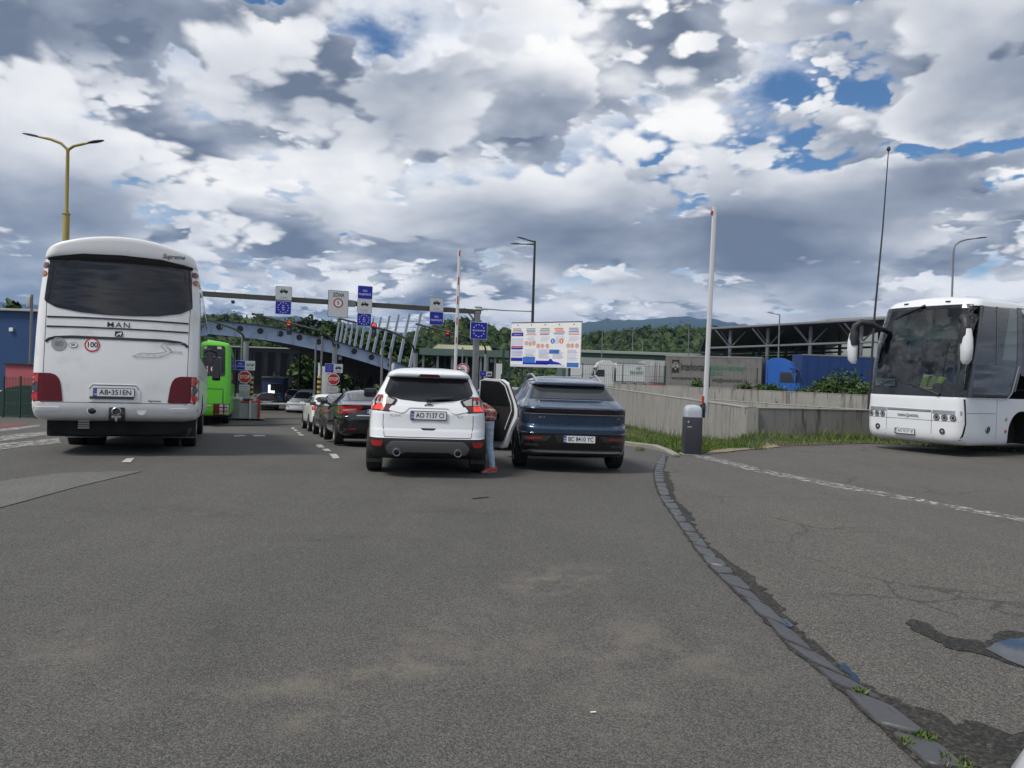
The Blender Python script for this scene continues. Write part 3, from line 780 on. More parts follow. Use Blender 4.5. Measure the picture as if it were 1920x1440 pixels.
# ---------------------------------------------------------------- vehicle helpers
def cut_arches(o, cuts):
    """Wheel openings: (y, z, radius, side x, half depth)."""
    cs = []
    for (y, z, r, x, d) in cuts:
        c = MB(); c.lathe([(0.0005, -d), (r, -d), (r, d), (0.0005, d)], 'underside', 'X', (x, y, z), n=40, smooth=False)
        k = c.build('cutter'); cs.append(k)
        md = o.modifiers.new('arch', 'BOOLEAN'); md.object = k; md.operation = 'DIFFERENCE'; md.solver = 'EXACT'; md.material_mode = 'TRANSFER'
    dg = bpy.context.evaluated_depsgraph_get(); dg.update()
    me = bpy.data.meshes.new_from_object(o.evaluated_get(dg))
    o.modifiers.clear(); old = o.data; o.data = me; me.name = old.name
    me.set_sharp_from_angle(angle=R(38))
    for k in cs: bpy.data.objects.remove(k)
def place(t, X, Y, a, z=None, pitch=0.0):
    t.location = (X, Y, gz(X, Y) if z is None else z); t.rotation_euler = (pitch, 0, a)
def both(f):
    for s in (1, -1): f(s)
def sx(poly, s): return poly if s > 0 else mir(poly)
def side_panes(t, skin, polys, m='tinted_glass', name='side_window'):
    for s in ('left', 'right'):
        for p in polys:
            b = MB(); patch(b, skin, s, inset_round(p, .06), m, .004, .12); b.build(name, t)
# ---------------------------------------------------------------- white family car with its rear door open
def white_suv():
    t = thing('parked_car', 'white sport utility car seen from behind with its rear side door open', 'car')
    lv = [dict(z=.24, yr=.55, yf=4.0, w=.78, rr=.12, rf=.3, br=.03), dict(z=.34, yr=.16, yf=4.36, w=.885, rr=.2), dict(z=.45, yr=.03, yf=4.48, w=.912, rr=.24, br=.06),
          dict(z=.56, yr=.0, yf=4.5, w=.918), dict(z=.598, yr=.0, yf=4.5, w=.918, hard=True), dict(z=.605, yr=.02, yf=4.5, w=.918, hard=True), dict(z=.70, yr=.045, w=.92), dict(z=.735, yr=.06, w=.92, hard=True), dict(z=.85, yr=.075, yf=4.47, w=.918, rr=.26),
          dict(z=.965, yr=.085, yf=4.4, w=.91, hard=True), dict(z=1.05, yr=.125, yf=4.15, w=.895), dict(z=1.13, yr=.17, yf=3.7, w=.87, bf=.2), dict(z=1.25, yr=.25, yf=3.35, w=.815, rr=.2),
          dict(z=1.40, yr=.37, yf=2.95, w=.735), dict(z=1.505, yr=.47, yf=2.62, w=.675, rr=.16, hard=True), dict(z=1.515, yr=.37, yf=2.6, w=.668, hard=True), dict(z=1.56, yr=.36, yf=2.5, w=.64, rr=.14), dict(z=1.605, yr=.45, yf=2.3, w=.575, rr=.1, rf=.25),
          dict(z=1.635, yr=.66, yf=2.1, w=.46), dict(z=1.655, yr=1.0, yf=1.8, w=.22, rr=.05, rf=.05, br=0, bf=0)]
    b = MB(); b.loft(stack(lv), 'white_paint', matfn=lambda c: 'black_plastic' if c.z < .6 else None)
    skin = Skin(b); body = b.build('body', t)
    cut_arches(body, [(y, .36, .40, x, .22) for y in (.95, 3.64) for x in (.86, -.86)])
    P = lambda name, side, poly, m, off=.006, rnd=0.0, par=t, res=.06: (lambda q: (patch(q, skin, side, inset_round(poly, rnd) if rnd else poly, m, off, res), q.build(name, par))[1])(MB())
    # tailgate seams and creases
    q = MB()
    for s in (1, -1): patch(q, skin, 'rear', sx(band([(.655, 1.24), (.668, 1.0), (.672, .80), (.645, .62)], .009), s), 'seam_black', .0012, .05, 0)
    patch(q, skin, 'rear', band([(-.645, .613), (.645, .613)], .012), 'seam_black', .0012, .05, 0)
    for s in (1, -1): patch(q, skin, 'rear', sx(band([(.655, 1.24), (.60, 1.50)], .008), s), 'seam_black', .0012, .05, 0)
    q.build('tailgate_seam', t)
    # plate bay: a raised moulding between the lamps
    q = MB(); patch(q, skin, 'rear', inset_round([(-.60, 1.005), (-.40, .965), (-.345, .985), (-.29, 1.045), (.29, 1.045), (.345, .985), (.40, .965), (.60, 1.005), (.55, 1.07), (-.55, 1.07)], .02), 'white_paint', .012, .05, .03); q.build('tailgate_moulding', t)
    P('rear_window', 'rear', [(-.60, 1.495), (.60, 1.495), (.672, 1.275), (.62, 1.215), (.42, 1.165), (.15, 1.14), (-.15, 1.14), (-.42, 1.165), (-.62, 1.215), (-.672, 1.275)], 'tinted_glass', .006, .03)
    q = MB(); patch(q, skin, 'rear', inset_round([(-.17, 1.517), (.17, 1.517), (.14, 1.555), (-.14, 1.555)], .015), 'dark_red_lens', .008); q.build('brake_light', t)
    q = MB(); h, n = skin.hit('rear', .0, 1.175)
    q.box(h + Vector((.0, -.03, .0)), (.10, .05, .07), 'black_plastic', .015); q.tube([h + Vector((.0, -.05, .0)), h + Vector((.15, -.035, .02)), h + Vector((.34, -.02, .025))], [.02, .015, .008], 'black_plastic'); q.tube([h + Vector((-.02, -.03, .015)), h + Vector((.36, -.012, .045))], .011, 'black_plastic'); q.build('rear_wiper', t)
    for s in (1, -1):
        lamp = P('tail_lamp', 'rear', sx([(.87, 1.215), (.66, 1.225), (.475, 1.165), (.475, 1.145), (.575, .985), (.84, .995), (.875, 1.02)], s), 'gloss_black', .010, .02)
        for nm, poly, m, off in (('clear_lens', [(.645, 1.20), (.51, 1.15), (.555, 1.09), (.645, 1.095)], 'clear_lens', .014), ('red_lens', [(.645, 1.085), (.56, 1.08), (.595, 1.0), (.645, 1.0)], 'dark_red_lens', .014),
                                 ('red_lens', [(.865, 1.20), (.67, 1.21), (.67, 1.175), (.865, 1.17)], 'red_lens', .014), ('amber_lens', [(.865, 1.165), (.67, 1.17), (.67, 1.095), (.865, 1.095)], 'clear_lens', .014), ('brake_lens', [(.86, 1.085), (.67, 1.085), (.67, 1.008), (.84, 1.008), (.86, 1.03)], 'lit_red_lens', .014)):
            P(nm, 'rear', sx(poly, s), m, off, .01, lamp)
        P('reflector', 'rear', sx([(.845, .555), (.66, .552), (.685, .475), (.80, .475)], s), 'red_lens', .008, .012)
        q = MB(); q.tube([(.455 * s, .02, .385), (.455 * s, .3, .385)], .058, 'chrome', 20, False); q.lathe([(.058, 0), (.046, -.004), (.042, .12), (.001, .12)], 'underside', 'Y', (.455 * s, .02, .385), 20)
        q.lathe([(.06, .006), (.054, -.006), (.044, -.004), (.042, .05)], 'skid_grey', 'Y', (.455 * s, .015, .385), 20); q.build('exhaust_tip', t)
        q = MB(); q.box((.80 * s, .64, .29), (.24, .02, .26), 'black_plastic', .008); q.build('mud_flap', t)
        q = MB(); q.tube([(.575 * s, .62, 1.605), (.575 * s, .72, 1.665), (.58 * s, 1.0, 1.69), (.59 * s, 1.9, 1.70), (.60 * s, 2.35, 1.64)], [.012, .02, .021, .02, .012], 'silver_trim', 10); q.build('roof_rail', t)
        q = MB(); q.box((1.03 * s, 3.02, 1.17), (.24, .13, .165), 'black_plastic', .045); q.tube([(.86 * s, 3.05, 1.10), (.96 * s, 3.04, 1.13)], .03, 'black_plastic', 8); q.box((1.035 * s, 2.952, 1.17), (.20, .006, .125), 'tinted_glass', .002); q.build('door_mirror', t)
    q = MB(); patch(q, skin, 'rear', inset_round([(-.63, .46), (-.54, .555), (.54, .555), (.63, .46), (.57, .355), (.40, .36), (.33, .40), (-.33, .40), (-.40, .36), (-.57, .355)], .03), 'skid_grey', .018, .05, .04); q.build('skid_plate', t)
    P('tailgate_handle', 'rear', [(-.115, .752), (.115, .752), (.08, .722), (-.08, .722)], 'seam_black', .004, .006)
    h, n = skin.hit('rear', 0, 1.085); q = MB(); q.lathe([(.001, -.012), (.064, -.010), (.068, 0)], 'gloss_black', 'Y', n=28); 
    q.v = [(x, y, z * .46) for x, y, z in q.v]; q.ring(.058, .063, 'ink_grey', (0, -.0125, 0)); q.v = q.v[:84] + [(x, y, z * .44) for x, y, z in q.v[84:]]
    q.text('Ford', .048, 'ink_white', (0, -.0135, 0), shear=.3); q.build('emblem', t, loc=h)
    for x, s_ in ((-.49, 'KUGA'), (.47, '4x4')):
        h, n = skin.hit('rear', x, .93); q = MB(); q.text(s_, .045, 'chrome', h + n * .006, fit=.16 if x < 0 else .09); q.build('badge', t)
    h, n = skin.hit('rear', 0, .94); plate(t, ('UA', 'AO 7137 CI'), .52, .112, h + Vector((0, -.006, 0)), (1, 0, 0), (0, .06, 1))
    side_panes(t, skin, [[(.62, 1.20), (.95, 1.10), (1.0, 1.47), (.70, 1.47)], [(1.04, 1.09), (1.85, 1.07), (1.85, 1.49), (1.06, 1.48)], [(1.95, 1.07), (3.0, 1.06), (2.55, 1.44), (1.95, 1.49)]])
    P('windscreen', 'front', [(-.72, 1.16), (.72, 1.16), (.58, 1.48), (-.58, 1.48)], 'tinted_glass', .005, .04, t, .12)
    P('door_opening', 'right', [(.93, .98), (1.05, .50), (1.95, .36), (1.99, 1.1), (1.95, 1.50), (1.10, 1.49), (.95, 1.2)], 'interior', .008, .05, t, .1)
    for y in (.95, 3.64):
        for s in (1, -1): wheel(t, .82 * s, y, .345, .235, face=s)
        for s in ('left', 'right'):
            q = MB(); arc = [(y + .425 * math.cos(a), .36 + .425 * math.sin(a)) for a in [R(-8 + 196 * i / 18) for i in range(19)]]
            patch(q, skin, s, band(arc, .06), 'black_plastic', .012, .05, .03); q.build('arch_trim', t)
    # open door: local hinge at its front edge, leaf pointing to the rear when shut
    d = MB(); leaf = inset_round([(0, .34), (0, 1.04), (-.02, 1.47), (-.12, 1.52), (-.62, 1.51), (-.80, 1.44), (-1.0, 1.14), (-1.07, 1.02), (-1.08, .90), (-.90, .66), (-.78, .36)], .05)
    d.prism(leaf, 'white_paint', (0, 0, 0), (0, 1, 0), (0, 0, 1), .055)
    dr = d.build('door', t, loc=(.925, 1.98, 0), rz=R(30))
    dd = MB(); inn = inset_round([(-.02, .46), (-.02, 1.04), (-.03, 1.47), (-.12, 1.505), (-.62, 1.495), (-.79, 1.42), (-.97, 1.13), (-1.01, .98), (-.84, .68), (-.72, .46)], .06)
    dd.prism([(-a, z) for a, z in inn][::-1], 'black_plastic', (-.002, 0, 0), (0, -1, 0), (0, 0, 1), .03)
    dd.box((-.06, -.45, .93), (.06, .35, .05), 'black_plastic', .02); dd.build('door_trim', dr)
    win = inset_round([(-.07, 1.07), (-.07, 1.44), (-.14, 1.465), (-.60, 1.455), (-.74, 1.39), (-.90, 1.10), (-.88, 1.07)], .05)
    g = MB(); g.prism([(-a, z) for a, z in win][::-1], 'tinted_glass', (-.035, 0, 0), (0, -1, 0), (0, 0, 1), .004); g.prism(win, 'tinted_glass', (.057, 0, 0), (0, 1, 0), (0, 0, 1), .003); g.build('door_window', dr)
    w = MB(); ln = [(.03, 1.04), (.045, 1.47), (.13, 1.492), (.61, 1.482), (.765, 1.41), (.945, 1.12), (.97, 1.0), (.80, .68)]
    w.prism(band(ln, .016), 'white_paint', (-.034, 0, 0), (0, -1, 0), (0, 0, 1), .006); w.build('door_frame_line', dr)
    e = MB(); e.tube([(.03, -1.085, .90), (.03, -1.075, 1.02), (.03, -1.005, 1.145), (.03, -.81, 1.445)], .012, 'rubber', 6); e.box((.027, -1.072, .98), (.03, .02, .08), 'galvanised', .004); e.build('door_seal', dr)
    return t
suv_w = white_suv(); place(suv_w, -1.22, 11.42, R(7.2))
# ---------------------------------------------------------------- dark blue electric crossover
def blue_suv():
    t = thing('parked_car', 'dark metallic blue crossover car with a full-width rear light bar', 'car')
    lv = [dict(z=.21, yr=.55, yf=4.2, w=.80, rr=.12, rf=.3, br=.04), dict(z=.27, yr=.22, yf=4.5, w=.89, rr=.2), dict(z=.36, yr=.10, yf=4.66, w=.925, rr=.26, br=.07), dict(z=.48, yr=.04, yf=4.72, w=.94, rr=.3),
          dict(z=.655, yr=.01, yf=4.75, w=.945, hard=True), dict(z=.665, yr=.03, yf=4.75, w=.945, hard=True), dict(z=.74, yr=.03, w=.945), dict(z=.80, yr=.085, w=.943, hard=True), dict(z=.98, yr=.07, yf=4.6, w=.94, rr=.3),
          dict(z=1.06, yr=.035, yf=4.3, w=.93, rr=.3, hard=True), dict(z=1.085, yr=.045, yf=4.15, w=.922, hard=True), dict(z=1.14, yr=.20, yf=3.9, w=.885, rr=.26), dict(z=1.20, yr=.40, yf=3.6, w=.835, rr=.2, hard=True), dict(z=1.32, yr=.62, yf=3.25, w=.765),
          dict(z=1.445, yr=.86, yf=2.85, w=.69, rr=.16, hard=True), dict(z=1.455, yr=.70, yf=2.82, w=.682, hard=True), dict(z=1.49, yr=.72, yf=2.7, w=.65, rr=.15), dict(z=1.545, yr=1.05, yf=2.45, w=.56, rr=.12), dict(z=1.58, yr=1.4, yf=2.2, w=.43), dict(z=1.60, yr=1.6, yf=2.0, w=.2, rr=.05, rf=.05, br=0, bf=0)]
    b = MB(); b.loft(stack(lv), 'blue_paint', matfn=lambda c: 'gloss_black' if c.z < .66 else None)
    skin = Skin(b); body = b.build('body', t)
    cut_arches(body, [(y, .37, .40, x, .24) for y in (.94, 3.80) for x in (.88, -.88)])
    P = lambda name, side, poly, m, off=.006, rnd=0.0, par=t, res=.06: (lambda q: (patch(q, skin, side, inset_round(poly, rnd) if rnd else poly, m, off, res), q.build(name, par))[1])(MB())
    P('rear_window', 'rear', [(-.64, 1.435), (.64, 1.435), (.735, 1.215), (-.735, 1.215)], 'smoke_glass', .006, .02)
    P('spoiler_underside', 'rear', [(-.60, 1.45), (.60, 1.45), (.58, 1.415), (-.58, 1.415)], 'gloss_black', .010)
    bar = P('light_bar', 'rear', [(-.93, 1.035), (-.80, 1.055), (.80, 1.055), (.93, 1.035), (.93, .985), (-.93, .985)], 'gloss_black', .008, .02)
    P('light_strip', 'rear', band([(-.92, 1.022), (-.5, 1.026), (.5, 1.026), (.92, 1.022)], .014), 'dark_red_lens', .012, 0, bar)
    P('chrome_strip', 'rear', band([(-.90, .972), (.90, .972)], .009), 'silver_trim', .007)
    for s in (1, -1):
        lp = P('bumper_lamp', 'rear', sx([(.86, .60), (.40, .62), (.47, .53), (.84, .53)], s), 'lamp_dark', .006, .02)
        P('red_lens', 'rear', sx(band([(.80, .565), (.56, .575)], .022), s), 'red_lens', .010, 0, lp)
        P('reflector', 'rear', sx(rect(.60, .44, .82, .475), s), 'lamp_dark', .006, .01)
        q = MB(); q.tube([(.575 * s, .95, 1.50), (.58 * s, 1.2, 1.56), (.60 * s, 1.6, 1.62), (.62 * s, 2.2, 1.60), (.62 * s, 2.6, 1.50)], [.012, .018, .02, .018, .01], 'silver_trim', 10); q.build('roof_rail', t)
        q = MB(); q.box((1.06 * s, 3.12, 1.13), (.23, .12, .14), 'black_paint', .045); q.tube([(.86 * s, 3.15, 1.06), (.97 * s, 3.14, 1.09)], .03, 'black_plastic', 8); q.build('door_mirror', t)
        for y in (.94, 3.80): wheel(t, .835 * s, y, .36, .235, 'lamp_dark', 10, face=s, hub=.74)
    P('bumper_chrome', 'rear', band([(-.84, .335), (-.74, .355), (.74, .355), (.84, .335)], .034), 'chrome', .012)
    P('bumper_bay', 'rear', [(-.36, .635), (.36, .635), (.29, .50), (-.29, .50)], 'black_plastic', .006, .02)
    q = MB(); patch(q, skin, 'rear', band([(-.62, 1.2), (-.655, 1.435)], .008), 'seam_black', .0012, .05, 0); patch(q, skin, 'rear', band([(.655, 1.435), (.62, 1.2)], .008), 'seam_black', .0012, .05, 0)
    for s in (1, -1): patch(q, skin, 'rear', sx(band([(.70, 1.05), (.73, .80), (.72, .67)], .006), s), 'seam_black', .001, .05, 0)
    q.build('tailgate_seam', t)
    for x in (-.56, .72):
        h, n = skin.hit('rear', x, .915); q = MB(); q.text('S7' if x > 0 else 'EV 7', .04, 'ink_grey', h + n * .006, fit=.05 if x > 0 else .1); q.build('badge', t)
    h, n = skin.hit('rear', 0.06, .57); plate(t, ('UA', 'BC 8410 YC'), .52, .112, h + Vector((0, -.012, 0)), (1, 0, 0), (0, .03, 1))
    side_panes(t, skin, [[(.80, 1.22), (1.05, 1.10), (1.2, 1.42), (1.0, 1.40)], [(1.12, 1.08), (1.98, 1.06), (1.98, 1.48), (1.28, 1.44)], [(2.06, 1.06), (3.2, 1.05), (2.75, 1.40), (2.06, 1.49)]], 'side_glass')
    P('windscreen', 'front', [(-.74, 1.20), (.74, 1.20), (.60, 1.46), (-.60, 1.46)], 'tinted_glass', .005, .04, t, .12)
    q = MB()
    for s in ('left', 'right'):
        for pth in ([(1.05, 1.08), (1.12, .62), (1.35, .45)], [(2.02, 1.05), (2.02, .40)], [(3.2, 1.03), (3.15, .45)]): patch(q, skin, s, band(pth, .008), 'seam_black', .001, .08, 0)
    q.build('door_seam', t)
    q = MB(); q.tube([(.10, 2.3, 1.6), (.07, 2.05, 1.72)], [.008, .004], 'black_plastic', 6); q.build('aerial', t)
    return t
suv_b = blue_suv(); place(suv_b, 1.08, 12.62, R(4.5))
# ---------------------------------------------------------------- coaches
def patcher(t, skin):
    def P(name, side, poly, m, off=.006, rnd=0.0, par=None, res=.10):
        q = MB(); patch(q, skin, side, inset_round(poly, rnd) if rnd else poly, m, off, res); return q.build(name, par or t)
    return P
def coach_wheels(t, ys, x=1.03, r=.50, w=.29):
    for i, y in enumerate(ys):
        for s in (1, -1):
            wheel(t, x * s, y, r, w, 'alloy', 10, face=s, hub=.58)
            if i == 0: wheel(t, (x - .33) * s, y, r, w, 'underside', 4, face=s, hub=.58)
def white_coach():
    t = thing('coach', 'white coach seen from behind with a wide dark rear window and wine red lamp panels', 'coach')
    L = 12.2
    lv = [dict(z=.60, yr=.40, yf=L - .5, w=1.17, rr=.22, rf=.25, br=.06, bf=.3, wr=.985, wf=.95), dict(z=.66, yr=.12, yf=L - .2, w=1.245, rr=.24), dict(z=.78, yr=.02, yf=L - .05, w=1.272, rr=.22), dict(z=.905, yr=.0, yf=L, w=1.275, rr=.18, hard=True),
          dict(z=.915, yr=.015, w=1.275, rr=.18, hard=True), dict(z=1.4, yr=.03, yf=L, w=1.275), dict(z=2.0, yr=.09, yf=L - .1, w=1.27), dict(z=2.6, yr=.15, yf=L - .3, w=1.255, rr=.2), dict(z=3.1, yr=.21, yf=L - .55, w=1.225, rr=.22),
          dict(z=3.30, yr=.24, yf=L - .7, w=1.205, crown=0.0, hard=True), dict(z=3.33, yr=.19, yf=L - .72, w=1.20, crown=.12), dict(z=3.46, yr=.18, yf=L - .8, w=1.16, crown=.24), dict(z=3.55, yr=.25, yf=L - 1.0, w=1.06, crown=.20), dict(z=3.61, yr=.42, yf=L - 1.2, w=.88, crown=.14), dict(z=3.70, yr=.8, yf=L - 1.5, w=.4, crown=.05)]
    b = MB(); b.loft(stack(lv), 'bus_white'); skin = Skin(b); body = b.build('body', t)
    cut_arches(body, [(3.3, .52, .60, s * 1.1, .4) for s in (1, -1)] + [(9.6, .52, .60, s * 1.1, .4) for s in (1, -1)])
    P = patcher(t, skin)
    P('rear_window', 'rear', [(-1.08, 3.30), (-.6, 3.40), (0, 3.425), (.6, 3.40), (1.08, 3.30), (1.13, 2.58), (.95, 2.48), (.6, 2.415), (.2, 2.39), (-.2, 2.39), (-.6, 2.415), (-.95, 2.48), (-1.13, 2.58)], 'film_glass', .010, .04, res=.06)
    q = MB(); patch(q, skin, 'rear', [(-1.10, 3.325), (-.6, 3.41), (0, 3.43), (.6, 3.41), (1.10, 3.325), (1.10, 3.265), (.6, 3.345), (0, 3.365), (-.6, 3.345), (-1.10, 3.265)], 'gloss_black', .03, .08, .05); q.build('roof_visor', t)
    for z, w, dz, nm in ((2.315, .028, 0, 'trim_strip'), (2.155, .026, 0, 'trim_strip')): P(nm, 'rear', band([(-1.075, z), (-.5, z + .01), (.5, z + .01), (1.075, z)], w), 'gloss_black', .008)
    P('trim_strip', 'rear', band([(-1.075, 1.90), (-1.03, 1.945), (-.94, 1.975), (-.7, 1.995), (.7, 1.995), (.94, 1.975), (1.03, 1.945), (1.075, 1.90)], .045), 'gloss_black', .008)
    q = MB()
    for s in (1, -1): patch(q, skin, 'rear', sx(band([(1.105, 3.25), (1.09, 2.3), (1.085, 1.4), (1.08, .915)], .009), s), 'seam_black', .0015, .1, 0)
    for s in (1, -1): patch(q, skin, 'rear', sx(band([(1.06, .905), (1.045, .80), (1.01, .66)], .012), s), 'seam_black', .0015, .1, 0)
    patch(q, skin, 'rear', band([(-1.2, .912), (1.2, .912)], .012), 'seam_black', .0015, .1, 0); q.build('panel_seam', t)
    for s in (1, -1):
        lp = P('lamp_panel', 'rear', sx([(1.31, 1.385), (.98, 1.385), (.90, 1.36), (.85, 1.30), (.82, 1.20), (.785, .925), (1.31, .925)], s), 'wine_panel', .010, .03, res=.05)
        for z0, z1, m in ((1.235, 1.375, 'red_lens'), (1.085, 1.225, 'lamp_dark'), (.935, 1.075, 'red_lens')): P('lens', 'rear', sx(rect(1.145, z0, 1.30, z1), s), m, .016, .012, lp, .05)
        for z, m in ((3.19, 'dark_red_lens'), (3.05, 'orange_lens')):
            P('marker_lamp', 'rear', sx(circle(1.145 if z > 3.1 else 1.165, z, .05, 16), s), m, .015, res=.03)
        P('bumper_groove', 'rear', sx(inset_round(rect(.83, .775, 1.28, .83), .03), s), 'bus_white', .012, res=.06)
        q = MB(); q.box((.86 * s, 2.72, .40), (.62, .02, .36), 'black_plastic', .006); q.box((.86 * s, 2.705, .225), (.62, .012, .018), 'galvanised'); q.build('mud_flap', t)
        q = MB(); patch(q, skin, 'right' if s > 0 else 'left', inset_round([(.9, 1.75), (10.2, 1.75), (10.7, 1.45), (11.7, 1.45), (11.45, 2.9), (.9, 2.98)], .08), 'side_glass', .006, .25); q.build('side_window', t)
        q = MB(); q.tube([(1.1 * s, 11.7, 2.55), (1.28 * s, 12.2, 2.62), (1.46 * s, 12.3, 2.55), (1.48 * s, 12.3, 2.4)], .045, 'black_plastic', 8); q.box((1.48 * s, 12.28, 2.02), (.26, .2, .78), 'gloss_black', .06); q.box((1.47 * s, 12.17, 2.02), (.2, .01, .6), 'side_glass'); q.build('mirror', t)
        q = MB()
        for yy in (1.6, 2.6, 4.1, 5.4, 6.7, 8.0, 9.0): patch(q, skin, 'right' if s > 0 else 'left', band([(yy, .72), (yy, 1.70)], .012), 'seam_black', .002, .3, 0)
        patch(q, skin, 'right' if s > 0 else 'left', band([(.5, 1.42), (9, 1.42)], .010), 'seam_black', .002, .3, 0); q.build('flap_seam', t)
    # number plate in its recess
    q = MB(); patch(q, skin, 'rear', inset_round([(-.41, .925), (-.42, 1.14), (-.37, 1.22), (.31, 1.22), (.36, 1.14), (.35, .925)], .04), 'bus_white', .012, .08, .03)
    patch(q, skin, 'rear', inset_round([(-.385, .93), (-.392, 1.13), (-.35, 1.19), (.29, 1.19), (.332, 1.13), (.325, .93)], .04), 'bus_white', .004, .08, .0); patch(q, skin, 'rear', band([(-.40, 1.14), (-.355, 1.205), (.295, 1.205), (.34, 1.14)], .014), 'seam_black', .0135, .05, 0)
    q.build('plate_recess', t)
    h, n = skin.hit('rear', -.03, 1.085); plate(t, ('SK', 'AB•351EN'), .60, .125, h + Vector((0, -.016, 0)), (1, 0, 0), (0, .03, 1))
    q = MB(); q.prism(rect(-.36, -.03, .30, .012), 'gloss_black', h + Vector((0.0, -.02, -.08)), (1, 0, 0), (0, 0, 1), .012); q.build('plate_frame', t)
    # marks on the tail
    def mark(name, fn, x, z):
        h, n = skin.hit('rear', x, z); n = n.normalized(); u = Vector((0, 0, 1)).cross(-n).normalized() * -1; u = Vector((1, 0, 0)) - n * n.x; u.normalize(); v = n.cross(u)
        q = MB(); fn(q, h + n * .006, u, v); return q.build(name, t)
    mark('lettering', lambda q, h, u, v: q.text('MAN', .125, 'ink_black', h, u, v, bold=.006, fit=.34, space=1.25), -.01, 2.225)
    def lion(q, h, u, v):
        q.prism(inset_round(rect(-.06, -.045, .06, .045), .015), 'ink_black', h, u, v, .004)
        q.prism([(-.045, -.03), (-.03, -.005), (-.01, .012), (.02, .018), (.03, .03), (.045, .02), (.045, .005), (.03, -.005), (.034, -.03), (.022, -.03), (.018, -.01), (-.015, -.012), (-.02, -.03)], 'ink_white', h + v.cross(u) * -.004, u, v, .002)
    mark('emblem', lion, .0, 2.075)
    mark('speed_sticker', lambda q, h, u, v: (q.ring(0, .112, 'ink_grey', h, u, v), q.ring(.10, .106, 'sign_grey', h, u, v, .004), q.text('80', .12, 'skid_grey', h, u, v, bold=.01, depth=.005)), -.88, 1.87)
    mark('country_sticker', lambda q, h, u, v: (q.ring(0, .046, 'ink_white', h, u, v, sx=1.4), q.ring(.042, .047, 'ink_black', h, u, v, .003, sx=1.4), q.text('SK', .06, 'ink_black', h, u, v, bold=.02, depth=.004)), -.67, 1.86)
    mark('speed_sticker', lambda q, h, u, v: (q.ring(0, .092, 'ink_white', h, u, v), q.ring(.092, .115, 'sign_red', h, u, v), q.text('100', .125, 'ink_black', h, u, v, bold=.025, depth=.004, fit=.15)), -.39, 1.87)
    def road(q, h, u, v):
        a = [(-.36, -.14), (-.2, -.145), (.05, -.13), (.18, -.08), (.24, -.03), (.22, .02), (.14, .06), (.18, .10), (.42, .125)]; c = [(-.36, -.14), (-.24, -.075), (-.05, -.075), (.1, -.05), (.16, -.02), (.12, .02), (.06, .06), (.10, .105), (.42, .125)]
        for pth in (a, c):
            bd = band(pth, .010); q.prism(bd[::-1], 'ink_grey', h, u, v, .002)
        for x in (-.26, -.16, -.06, .04): q.prism(rect(x, -.108, x + .05, -.103), 'ink_grey', h, u, v, .002)
    mark('road_emblem', road, .585, 1.84)
    mark('lettering', lambda q, h, u, v: q.text('Tomea', .085, 'ink_grey', h, u, v, fit=.22), .88, 1.81)
    mark('lettering', lambda q, h, u, v: q.text('Supreme', .11, 'ink_black', h, u, v, bold=.015, shear=.35, fit=.36), .80, 3.47)
    mark('lettering', lambda q, h, u, v: q.text('Supreme', .05, 'ink_black', h, u, v, bold=.02, shear=.35, fit=.20), .58, .955)
    # tow coupling and caps on the bumper
    h, n = skin.hit('rear', .02, .74); q = MB(); q.box(h + Vector((0, -.005, -.01)), (.25, .06, .24), 'gloss_black', .015); q.lathe([(.075, -.11), (.06, -.12), (.045, -.10), (.045, -.02)], 'alloy', 'Y', h + Vector((0, 0, .03)), 16); q.box(h + Vector((0, -.07, -.06)), (.15, .06, .05), 'alloy', .015); q.box(h + Vector((0, -.08, -.10)), (.04, .05, .07), 'alloy', .01); q.build('tow_coupling', t)
    for x, dk in ((-.35, 1), (.39, 0)):
        h, n = skin.hit('rear', x, .78); q = MB(); q.lathe([(.075, 0), (.07, -.008), (.062, -.009)], 'bus_white', 'Y', h, 24); q.lathe([(.062, -.006), (.001, -.006)], 'seam_black' if dk else 'bus_white', 'Y', h, 20)
        if dk: q.lathe([(.045, -.004), (.04, -.03), (.02, -.04), (.001, -.04)], 'gloss_black', 'Y', h, 16)
        q.build('bumper_cap', t)
    # dark chassis under the tail
    q = MB(); q.box((0, 1.7, .50), (2.2, 2.3, .34), 'underside', .05); q.prism([(-1.1, .66), (1.2, .66), (1.18, .5), (.9, .38), (-.7, .36), (-.95, .42)][::-1], 'underside', (0, .45, 0), (1, 0, 0), (0, 0, 1), -.02)
    q.box((0, 6, .55), (2.1, 6.2, .35), 'underside', .05); q.lathe([(.14, -1.0), (.14, 1.0)], 'underside', 'X', (0, 3.3, .5), 12); q.tube([(-.25, .5, .42), (-.25, 2.4, .42)], .11, 'underside', 12); q.build('chassis', t)
    q = MB(); q.box((-.52, .40, .545), (.17, .03, .15), 'sign_grey'); 
    for z in (.50, .535, .57): q.box((-.52, .383, z), (.18, .008, .012), 'underside')
    q.build('rating_plate', t)
    coach_wheels(t, (3.3, 9.6))
    return t
bus_a = white_coach()
place(bus_a, -7.73 + .935 * 1.275 - .05, 12.35 + .353 * 1.275, R(20.7), -.02, -.045)
